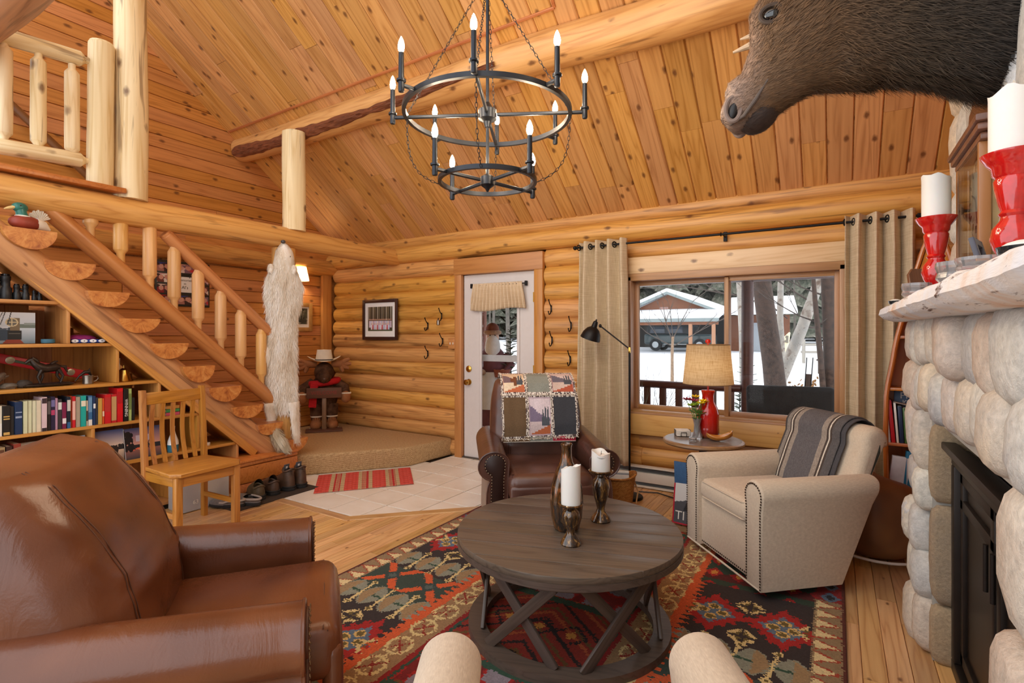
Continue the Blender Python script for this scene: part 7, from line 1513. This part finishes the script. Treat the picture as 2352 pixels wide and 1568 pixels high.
o = MB().surf(hat, 40, 22, True).build('cowboy_hat', CRM, pm, fix=False); o.modifiers.new('thickness', 'SOLIDIFY').thickness = .004; MB().lathe([(.098, 0), (.099, .012)], 30, Matrix.Translation((0, -.05, .848)) @ Matrix.Diagonal((1.1, 1, 1, 1)), cap=False).build('hat_band', plain('black_band', '#1c1816', .7), o, fix=False)
SCF = plain('red_scarf', '#c2121c', .85, var=.15, scale=50, bump=.2); b = MB(); b.tube([(.16 * math.cos(q), -.01 + .14 * math.sin(q), .575 + .02 * math.cos(q)) for q in [2 * PI * i / 24 for i in range(24)]], .042, 10, closed=True); s_ = b.build('scarf', SCF, pm); MB().rbox((-.14, -.165, .42), (.09, .022, .30), .01, 2, Matrix.Translation((-.02, 0, 0)) @ Matrix.Rotation(R(5), 4, 'Y')).build('scarf_end', SCF, s_)
sg = thing('welcome_sign', 'small brown wooden sign board on a post held by the plush moose', 'sign', (-5.42 + .78 * .22, 4.30 - .62 * .22, .2), facing(.78, -.62)); W_SGN = wood('sign_wood', '#6d4632', '#4a2c20', knots=0, rough=.7, var=.04); MB().rbox((0, 0, .46), (.40, .018, .125), .004).build('board', W_SGN, sg); MB().rbox((0, .012, .22), (.05, .016, .42), .003).build('post', wood('sign_post_wood', '#8a6a48', '#5e452e', axis=2, knots=0, var=.03), sg); MB().rbox((0, .0, .012), (.42, .2, .022), .004).build('foot_board', W_SGN, sg)
link('lettering', text_mesh('WELCOME', .062, Matrix.Translation((0, -.0095, .46)) @ Matrix.Rotation(R(90), 4, 'X'), .0004), plain('faded_red_paint', '#8f3a34', .8), sg)
# ================================================================== outdoors: snow, porch
def snowmat():
    t = NT('snow'); n = t.noise(t.coords((.8, .8, .8), False), 1, 5); t.base(t.ramp(n, [(.3, rgba('#e4e8ee')), (.7, rgba('#f4f6f8'))])); t.set(Roughness=.7); t.bump(n, .3, .05); return t.m
SNOW = snowmat(); W_PRCH = wood('porch_stain', '#5e3326', '#3c2019', knots=.03, rough=.5, var=.1, axis=0); W_PRCHZ = wood('porch_stain_upright', '#5e3326', '#3c2019', knots=.03, rough=.5, var=.1, axis=2)
def gz(x, y): return -.30 + max(0, y - 6.5) * .0225 + .05 * mnoise.noise((x * .3, y * .3, 2))
b = MB(); b.surf(lambda u, v: (-60 + 110 * u, 6.2 + 70 * v ** 1.6, gz(-60 + 110 * u, 6.2 + 70 * v ** 1.6)), 70, 60); tag(b.build('snow_ground', SNOW, None, fix=False), 'snow-covered yard beyond the porch', 'snow', kind='structure')
dkp = MB().box((-2.4, 5.65, -.17), (9.2, 1.5, .1)).build('porch_deck', W_PRCH, smooth=False); tag(dkp, 'dark stained porch deck outside the window', 'deck', kind='structure')
prf_ = MB().add([(-7, 4.92, 2.62), (1.8, 4.92, 2.62), (1.8, 6.75, 2.22), (-7, 6.75, 2.22), (-7, 4.92, 2.72), (1.8, 4.92, 2.72), (1.8, 6.75, 2.32), (-7, 6.75, 2.32)], [(0, 3, 2, 1), (4, 5, 6, 7), (0, 1, 5, 4), (1, 2, 6, 5), (2, 3, 7, 6), (3, 0, 4, 7)]).build('porch_roof', W_PRCH, smooth=False); tag(prf_, 'porch roof above the window', 'roof', kind='structure')
o = log_between('porch_beam', (-6.8, 6.3, 2.07), (1.8, 6.3, 2.07), .12, .12, W_PRCH, n=14, seed=91); tag(o, 'dark porch beam log across the upper edge of the window view', 'beam', kind='structure')
for x_, lb in ((-.835, 'dark porch post seen through the wide window'), (-4.42, 'reddish porch post seen through the door glass')): tag(log_between('porch_post', (x_, 6.3, -.12), (x_, 6.3, 2.0), .062, .062, W_PRCHZ if x_ > -2 else wood('red_porch_post', '#8a4a30', '#6a3422', axis=0, var=.03), n=14, seed=92), lb, 'post', kind='structure')
pr = thing('porch_railing', 'dark porch railing with wide flat balusters', 'railing', (-2.5, 6.3, 0)); o = log_between('top_rail', (-1.6, 0, .765), (1.6, 0, .765), .045, .045, W_PRCH, pr, n=12, seed=93); log_between('bottom_rail', (-1.6, 0, .06), (1.6, 0, .06), .04, .04, W_PRCH, pr, n=12, seed=94)
for k in range(17): MB().rbox((-1.55 + .19 * k, 0, .41), (.082, .03, .68), .008).build('baluster', W_PRCHZ, pr)
pc = thing('porch_chair', 'dark cushioned porch chair back outside the window', 'chair', (-.365, 5.55, -.12), R(2)); DKC = plain('charcoal_cushion', '#26282b', .85, var=.2, scale=20, bump=.2); b = MB(); b.rbox((0, 0, .70), (.74, .12, .62), .05, 4); b.v = [(x_, y_ + (z_ - .5) * -.18, z_ + .02 * math.sin(x_ * 9) * (z_ > .9)) for x_, y_, z_ in b.v]; b.build('back_cushion', DKC, pc, angle=60); MB().rbox((0, .3, .40), (.7, .6, .12), .04, 3).build('seat_cushion', DKC, pc)
for sx in (-1, 1):
    MB().rbox((sx * .37, .3, .58), (.06, .7, .05), .01).build('arm', W_PRCH, pc)
    for yy in (.02, .58): MB().rbox((sx * .36, yy, .28), (.05, .05, .56), .006).build('leg', W_PRCH, pc)
MB().tube([(-.30, -.09, .86), (.30, -.09, .86), (.31, -.06, .5), (-.31, -.06, .5)], .004, 6, closed=True).build('cushion_piping', plain('grey_piping', '#6d7070', .8), pc)
# ================================================================== trees and shrubs
BARK = plain('pine_bark', '#4a3a31', .9, var=.5, scale=22, bump=.8); BBK = birch('#8f8c86', '#a39c92', '#6d5a4c', '#3f342e'); BBK.name = 'birch_trunk_bark'; TWIG = plain('bare_twig', '#4a3f38', .8, var=.2)
def limb(b, p, d, L, r, depth, rr, spread=.6, up=.15, n=5):
    p = Vector(p); pts = [p]; q = d.normalized()
    for i in range(4): q = (q + Vector((rr.uniform(-.18, .18), rr.uniform(-.18, .18), rr.uniform(-.1, .1) + up * .3))).normalized(); pts.append(pts[-1] + q * L / 4)
    b.tube(pts, [r * (1 - .18 * i) for i in range(5)], n)
    if depth:
        for k in range(3 if depth > 1 else 3):
            i = rr.choice([1, 2, 3, 4]); dd = (q + Vector((rr.uniform(-spread, spread), rr.uniform(-spread, spread), rr.uniform(-spread * .5, spread)))).normalized(); limb(b, pts[i], dd, L * rr.uniform(.45, .75), r * .55, depth - 1, rr, spread, up, max(3, n - 1))
def tree(label, pts, rad, mat, seed, branches=(), cat='tree', group='yard trees'):
    t = thing('yard_tree', label, cat, pts[0], 0, group); o = Vector(pts[0]); rr = random.Random(seed); b = MB(); P = [Vector(p) - o for p in pts]; b.tube(P, rad, 12); b.build('trunk', mat, t)
    for (i, d, L, r) in branches: bb = MB(); limb(bb, P[0].lerp(P[-1], i), Vector(d), L, r, 2, rr); w = bb.build('branch', TWIG, t, fix=False)
    return t
tree('thick leaning pine trunk just beyond the porch post', [(-.72, 9, -.25), (-.83, 9, .9), (-.99, 9, 2.2), (-1.12, 9, 3.2), (-1.2, 9, 5)], [.17, .15, .135, .12, .1], BARK, 1, [(.62, (.9, -.2, .5), 1.3, .02), (.55, (.8, .3, .3), 1.1, .018), (.58, (-.8, .2, .3), 1.2, .02), (.66, (-1, -.2, .1), 1.4, .02)])
tree('leaning white birch behind the pine', [(-.95, 10, -.2), (-.82, 10, .55), (-.49, 10, 1.45), (-.22, 10, 2.3), (.0, 10, 3.2)], [.11, .098, .09, .08, .06], BBK, 2, [(.5, (.8, .1, -.1), 1.0, .02), (.62, (-.6, -.2, .5), 1.0, .016), (.7, (.7, .2, .3), 1.0, .016)])
tree('slim pale birch trunk between the pine and the leaning birch', [(-.78, 10.6, -.1), (-.86, 10.6, 1.6), (-.85, 10.6, 2.3), (-.7, 10.6, 3.4)], [.06, .055, .05, .04], BBK, 3, [(.5, (-.5, 0, .5), .8, .012)])
tree('grey-barked trunk at the curtain side of the window view', [(-.02, 8.5, -.25), (-.05, 8.5, 1), (-.09, 8.5, 2.3), (-.1, 8.5, 4)], [.11, .1, .095, .08], BARK, 4, [(.4, (-.8, .1, .4), .9, .014), (.5, (-.6, .2, .3), .9, .014)])
tree('thin leaning sapling beside the grey-barked trunk', [(-.10, 8.4, -.2), (-.17, 8.4, .9), (-.24, 8.4, 1.75), (-.3, 8.4, 2.6)], [.04, .038, .032, .02], BARK, 5, [(.6, (.5, 0, .4), .6, .008)])
tree('pale trunk glimpsed between the window mullion and the porch post', [(-1.62, 12, -.15), (-1.66, 12, 1.4), (-1.74, 12, 2.9), (-1.78, 12, 4.5)], [.11, .10, .09, .07], BBK, 6, [(.45, (.7, 0, .4), 1.2, .016), (.5, (-.9, 0, .2), 1.6, .02)])
tree('small bare tree in front of the garage', [(-3.95, 15, -.1), (-3.95, 15, .9), (-3.93, 15, 1.3)], [.05, .042, .036], plain('tan_bark', '#8a725c', .9, var=.3), 8, [(.9, (-.3, 0, 1), 1.2, .02), (.95, (.35, .1, 1), 1.2, .02), (.8, (-1, 0, .35), 1.7, .018), (.8, (1, 0, .4), 1.7, .018), (.98, (0, .1, 1), 1.1, .016)])
for x_, y_, lb in ((-2.3, 7.6, 'bare twiggy shrub in the snow behind the porch railing'),):
    t = thing('bare_shrub', lb, 'shrub', (x_, y_, -.28)); rr = random.Random(3)
    for k in range(14): bb = MB(); a = 2 * PI * k / 14; limb(bb, (0, 0, .02), Vector((.55 * math.cos(a), .55 * math.sin(a), 1)), .75, .007, 2, rr, .5, .2, 4); bb.build('stem', TWIG, t, fix=False)
def needles(name, label, loc, h, w, seed, cat='shrub'):
    t = thing(name, label, cat, loc); rr = random.Random(seed); MB().cyl((0, 0, 0), (0, 0, h), .012, .004, 6).build('stem', TWIG, t); b = MB()
    for k in range(46):
        z_ = h * (.12 + .88 * k / 46); L = w * (1 - z_ / h) + .03; a = k * 2.4; d = Vector((math.cos(a), math.sin(a), .25)); tip = Vector((0, 0, z_)) + d * L; b.tube([(0, 0, z_), tip], [.005, .002], 3)
        for j in range(10):
            p = Vector((0, 0, z_)).lerp(tip, .15 + .085 * j)
            for s in (-1, 1): q = Vector((-d.y * s, d.x * s, .35)).normalized() * .03 + d * .02; b.tube([p, p + q], [.004, .001], 3)
    o = b.build('needles', plain('spruce_green', '#5c6a58', .8, var=.3, scale=20), t, fix=False); o['kind'] = 'stuff'
needles('spruce_shrub', 'little spruce behind the porch railing near the porch post', (-.98, 6.75, -.28), .95, .3, 3); needles('spruce_shrub', 'small evergreen past the porch post beside the pine trunk', (-1.15, 8.6, -.25), 1.45, .36, 6)
t = thing('clay_planter', 'terracotta planter with evergreen sprigs on the porch', 'planter', (-2.0, 6.0, -.12)); MB().lathe([(.09, 0), (.12, .28), (.14, .3), (.14, .34), (.11, .34), (.004, .3)], 24).build('pot', plain('terracotta', '#9a6450', .8), t); bb = MB(); rr = random.Random(9)
for k in range(9): limb(bb, (0, 0, .3), Vector((rr.uniform(-.7, .7), rr.uniform(-.5, .5), 1)), .42, .005, 1, rr, .6, .1, 4)
o = bb.build('sprigs', plain('grey_green', '#77806c', .8), t, fix=False); o['kind'] = 'stuff'
# ================================================================== garage, vehicle, kayak, fence
BRN = plain('garage_siding', '#7c4f38', .8, var=.12, scale=6); GRYF = plain('grey_fascia', '#7f8a8a', .7); DARKI = plain('carport_dark', '#3a3734', .9)
ga = thing('garage', 'snow-roofed brown garage with a carport across the yard', 'building', (-7, 33, .25))
GX, GZ0 = 7, .25
def gpoly(name, pts, y0, y1, mat): MB().prism([(x_ + 7, z_ - .25) for x_, z_ in pts], y1 - y0, MXZ @ Matrix.Translation((0, 0, y0 - 33))).build(name, mat, ga, smooth=False)
gpoly('gable_wall', [(-11.6, 2.7), (-5.7, 2.7), (-8.92, 3.85)], 33, 33.2, BRN); gpoly('back_wall', [(-12.4, .2), (-5.4, .2), (-5.4, 2.8), (-12.4, 2.8)], 38, 38.2, DARKI)
gpoly('main_roof_snow', [(-12.6, 2.52), (-8.92, 4.0), (-5.3, 2.55), (-5.3, 2.75), (-8.92, 4.22), (-12.6, 2.74)], 32.6, 41, SNOW); gpoly('gable_fascia', [(-12.6, 2.36), (-8.92, 3.84), (-5.3, 2.39), (-5.3, 2.56), (-8.92, 4.01), (-12.6, 2.53)], 32.55, 32.7, GRYF)
b = MB(); b.add([(-5.6, -2.4, 2.0), (1.5, -2.4, 2.0), (1.5, .2, 2.52), (-5.6, .2, 2.52), (-5.6, -2.4, 2.2), (1.5, -2.4, 2.2), (1.5, .2, 2.72), (-5.6, .2, 2.72)], [(0, 3, 2, 1), (4, 5, 6, 7), (0, 1, 5, 4), (1, 2, 6, 5), (2, 3, 7, 6), (3, 0, 4, 7)]); b.build('porch_roof_snow', SNOW, ga, smooth=False); MB().box((-2.05, -2.42, 1.92), (7.1, .1, .2)).build('eave_fascia', GRYF, ga, smooth=False); MB().box((-2.05, -2.3, 1.74), (7.0, .12, .18)).build('carport_beam', BRN, ga, smooth=False)
for xx in (-3.75, -.05, 1.2): MB().box((xx, -2.3, .85), (.18, .18, 1.7)).build('carport_post', plain('tan_post', '#a5795c', .8), ga, smooth=False)
gpoly('side_wing_wall', [(-5.6, .2), (-2.3, .2), (-2.3, 2.5), (-5.6, 2.5)], 34.5, 34.7, BRN); b = MB(); b.add([(1.0, 0., 2.25), (5.2, 0., 2.25), (4.7, 5, 3.4), (1.0, 5, 3.4), (1.0, 0., 2.45), (5.2, 0., 2.45), (4.7, 5, 3.6), (1.0, 5, 3.6)], [(0, 3, 2, 1), (4, 5, 6, 7), (0, 1, 5, 4), (1, 2, 6, 5), (2, 3, 7, 6), (3, 0, 4, 7)]); b.build('wing_roof_snow', SNOW, ga, smooth=False)
MB().box((3.1, 1.42, .95), (1.9, .08, 1.7)).build('roller_door', plain('pale_door', '#9aa0a6', .5), ga, smooth=False); MB().box((2.4, 1.40, 1.1), (.5, .06, 1.4)).build('window', plain('dark_pane', '#4a5258', .2), ga, smooth=False); MB().box((-2.2, -.05, 2.62), (.55, .06, .4)).build('gable_vent', plain('vent_pink', '#9a7a72', .8), ga, smooth=False)
sv = thing('suv', 'dark green off-road vehicle parked in the carport', 'car', (-8.3, 33.4, .33)); SUVM = plain('dark_green_paint', '#24373a', .3, coat=.5); b = MB(); b.rbox((0, 0, .72), (4.1, 1.7, .62), .12, 3); b.build('body', SUVM, sv); b = MB(); b.rbox((-.45, 0, 1.28), (2.9, 1.6, .62), .16, 3); b.build('cabin', plain('dark_soft_top', '#191c1f', .5), sv)
for xx in (-1.2, -.1): MB().rbox((xx, -.80, 1.3), (.9, .03, .4), .03).build('side_window', plain('dark_window', '#39414c', .1), sv)
for xx in (-1.3, 1.35):
    for yy in (-.8, .8): w_ = MB().lathe([(.2, -.12), (.37, -.12), (.39, 0), (.37, .12), (.2, .12)], 24, Matrix.Translation((xx, yy, .38)) @ Matrix.Rotation(R(90), 4, 'X')).build('tyre', plain('tyre_rubber', '#17181a', .8), sv); MB().lathe([(.2, .0), (.2, .13), (.05, .135)], 16, Matrix.Translation((xx, yy, .38)) @ Matrix.Rotation(R(90), 4, 'X')).build('wheel_hub', plain('wheel_alloy', '#9aa0a4', .3, .6), w_)
MB().rbox((0, -.86, .42), (1.6, .1, .05), .02).build('side_step', plain('chrome_step', '#b0b4b8', .3, .8), sv)
ky = thing('kayak', 'cream canoe standing on end against a tree', 'boat', (-1.03, 14, .55)); b = MB(); b.tube([(0, 0, 0), (-.02, 0, .12), (-.03, 0, .4), (.02, 0, .7), (.1, 0, .86)], [.02, .1, .15, .13, .03], 14, flat=.6); b.build('hull', plain('cream_hull', '#d8cba8', .5), ky); MB().tube([(.02, -.09, .62), (.05, -.07, .78)], [.06, .03], 10).build('cockpit_rim', plain('hull_dark', '#6d6658', .6), ky)
fe = thing('rail_fence', 'grey split-rail fence across the far yard', 'fence', (2, 24, .2))
for zz in (.45, .75): log_between('fence_rail', (-3.2, 0, zz), (6, 0, zz), .045, .045, plain('grey_rail', '#9a948a', .9), fe, n=8, seed=int(zz * 100))
for k in range(6): MB().cyl((-3.1 + 1.8 * k, 0, 0), (-3.1 + 1.8 * k, 0, .95), .06, n=8).build('fence_post', plain('grey_rail', '#9a948a', .9), fe)
fd = thing('bird_feeder', 'weathered post with dried leaves and two metal rods in the snow', 'feeder', (-.37, 9, -.25)); MB().cyl((0, 0, 0), (.02, 0, 1.02), .05, .045, 8).build('post', BARK, fd)
for xx in (-.03, .05): MB().cyl((xx, -.03, .8), (xx + .03, -.03, 1.27), .008, n=6).build('metal_rod', IRON, fd)
b = MB(); rr = random.Random(8)
for k in range(40): b.ell((0, 0, 0), (.03, .018, .004), 6, 4, Matrix.Translation((rr.gauss(0, .1), rr.gauss(0, .05), .82 + rr.gauss(0, .06))) @ Euler((rr.random() * 3, rr.random() * 3, rr.random() * 3)).to_matrix().to_4x4())
o = b.build('dried_leaves', plain('dry_leaf', '#a5794c', .8, var=.3), fd, fix=False); o['kind'] = 'stuff'
t = thing('bird_house', 'small weathered birdhouse on a pole near the sapling', 'birdhouse', (-.17, 9.5, -.2)); MB().cyl((0, 0, 0), (0, 0, .95), .02, n=6).build('pole', TWIG, t); MB().rbox((0, 0, 1.05), (.14, .12, .2), .01).build('box_body', BARK, t); MB().rbox((0, 0, 1.165), (.18, .16, .02), .004).build('roof', BARK, t)
# far forest
rr = random.Random(77); b = MB()
for k in range(230):
    x_ = rr.uniform(-62, 30); y_ = rr.uniform(46, 72); h = rr.uniform(9, 17); w = h * rr.uniform(.13, .2); z0 = gz(x_, y_) - .3
    for j in range(11):
        za = z0 + h * (.06 + .082 * j); r_ = w * (1 - j / 11.6); n = 13; o_ = len(b.v)
        b.v += [(x_ + r_ * math.cos(2 * PI * q / n + j) * rr.uniform(.45, 1.25), y_ + r_ * math.sin(2 * PI * q / n + j), za + rr.uniform(-.35, .35)) for q in range(n)] + [(x_, y_, za + h * .15)]; b.f += [(o_ + q, o_ + (q + 1) % n, o_ + n) for q in range(n)]
def forestmat():
    t = NT('winter_conifers'); n = t.noise(t.coords((3.5, 3.5, 2.2), False), 1, 6, .75); t.base(t.ramp(n, [(.38, rgba('#3c4236')), (.5, rgba('#5c5e50')), (.62, rgba('#807c70')), (.74, rgba('#c4c4c0'))])); t.set(Roughness=.95); return t.m
tag(b.build('forest', forestmat(), None, smooth=False, fix=False), 'grey-green conifer forest far behind the garage', 'forest', kind='stuff')
b = MB()
for k in range(160):
    x_ = rr.uniform(-40, 12); y_ = rr.uniform(18, 44)
    if -13 < x_ < 0 and y_ < 43: continue
    h = rr.uniform(8, 14); r_ = rr.uniform(.07, .16); b.tube([(x_, y_, gz(x_, y_) - .2), (x_ + rr.uniform(-.5, .5), y_, h)], [r_, r_ * .5], 5)
    for j in range(4): zz = rr.uniform(2, h); a = rr.random() * 6; b.tube([(x_, y_, zz), (x_ + math.cos(a) * 1.6, y_ + math.sin(a), zz + .8)], [.03, .01], 3)
tag(b.build('forest_trunks', plain('grey_trunk', '#5f5850', .9, var=.35, scale=3), None, fix=False), 'bare grey tree trunks of the woods beyond the yard', 'forest', kind='stuff')
# ================================================================== figure on the porch behind the door glass
fg = thing('bearded_figurine', 'tall bearded porch figurine in a fur-trimmed cap seen through the door glass', 'figurine', (-3.87, 5.75, -.12), R(34)); ROBE = plain('plum_robe', '#6b4048', .85, var=.2, scale=10); FURT = plain('tan_fur_trim', '#b09078', .95, var=.25, scale=40, bump=.5); WB = plain('white_beard', '#e4e6e8', .9, var=.06, scale=30, bump=.4)
MB().lathe([(.24, 0), (.25, .05), (.22, .5), (.2, .8), (.19, 1.05), (.15, 1.25), (.07, 1.34)], 24).build('robe', ROBE, fg); b = MB(); b.surf(lambda u, v: ((.215 + .02 * v) * math.sin(R(-75 + 150 * u)), -(.215 + .02 * v) * math.cos(R(-75 + 150 * u)) - .01, 1.0 - .48 * v), 20, 8); b.build('apron', plain('white_apron', '#d8dde4', .8, var=.05), fg, fix=False); MB().ell((0, -.03, 1.45), (.085, .09, .11), 18, 12).build('head', plain('painted_skin', '#d0a890', .6), fg); MB().ell((0, -.10, 1.32), (.1, .08, .16), 18, 12, jit=.08).build('beard', WB, fg); MB().tube([(.09 * math.cos(q), -.03 + .095 * math.sin(q), 1.51) for q in [2 * PI * i / 18 for i in range(18)]], .03, 8, closed=True).build('cap_brim', FURT, fg); MB().ell((0, -.01, 1.55), (.09, .09, .09), 16, 9).build('cap', plain('russet_cap', '#7a4636', .85), fg); MB().ell((0, -.12, 1.44), (.018, .02, .02), 10, 7).build('nose', plain('painted_skin', '#d0a890', .6), fg)
for s in (-1, 1):
    MB().ell((s * .032, -.108, 1.47), (.01, .008, .01), 8, 6).build('eye', EYE, fg); b = MB(); b.tube([(s * .17, -.02, 1.22), (s * .24, -.08, 1.08), (s * .17, -.2, 1.0)], [.06, .055, .045], 12); b.build('sleeve', ROBE, fg); MB().ell((s * .13, -.22, 1.0), (.045, .04, .04), 12, 8).build('mitten', FURT, fg)
bk_ = MB().lathe([(.09, 0), (.11, .1), (.1, .1), (.08, .01), (.004, .01)], 20, Matrix.Translation((.12, -.24, .94))).build('toy_basket', plain('russet_basket', '#8a4a38', .8, var=.2, scale=40), fg)
needles('potted_spruce', 'little dark spruce tree on the porch seen through the door glass', (-3.62, 5.8, .45), 1.0, .22, 12, 'tree'); tag(MB().rbox((-3.45, 5.85, .17), (.5, .3, .56), .02).build('porch_crate', wood('crate_wood', '#6a5040', '#46342a', knots=0, var=.05)), 'weathered crate holding the little spruce on the porch', 'crate')
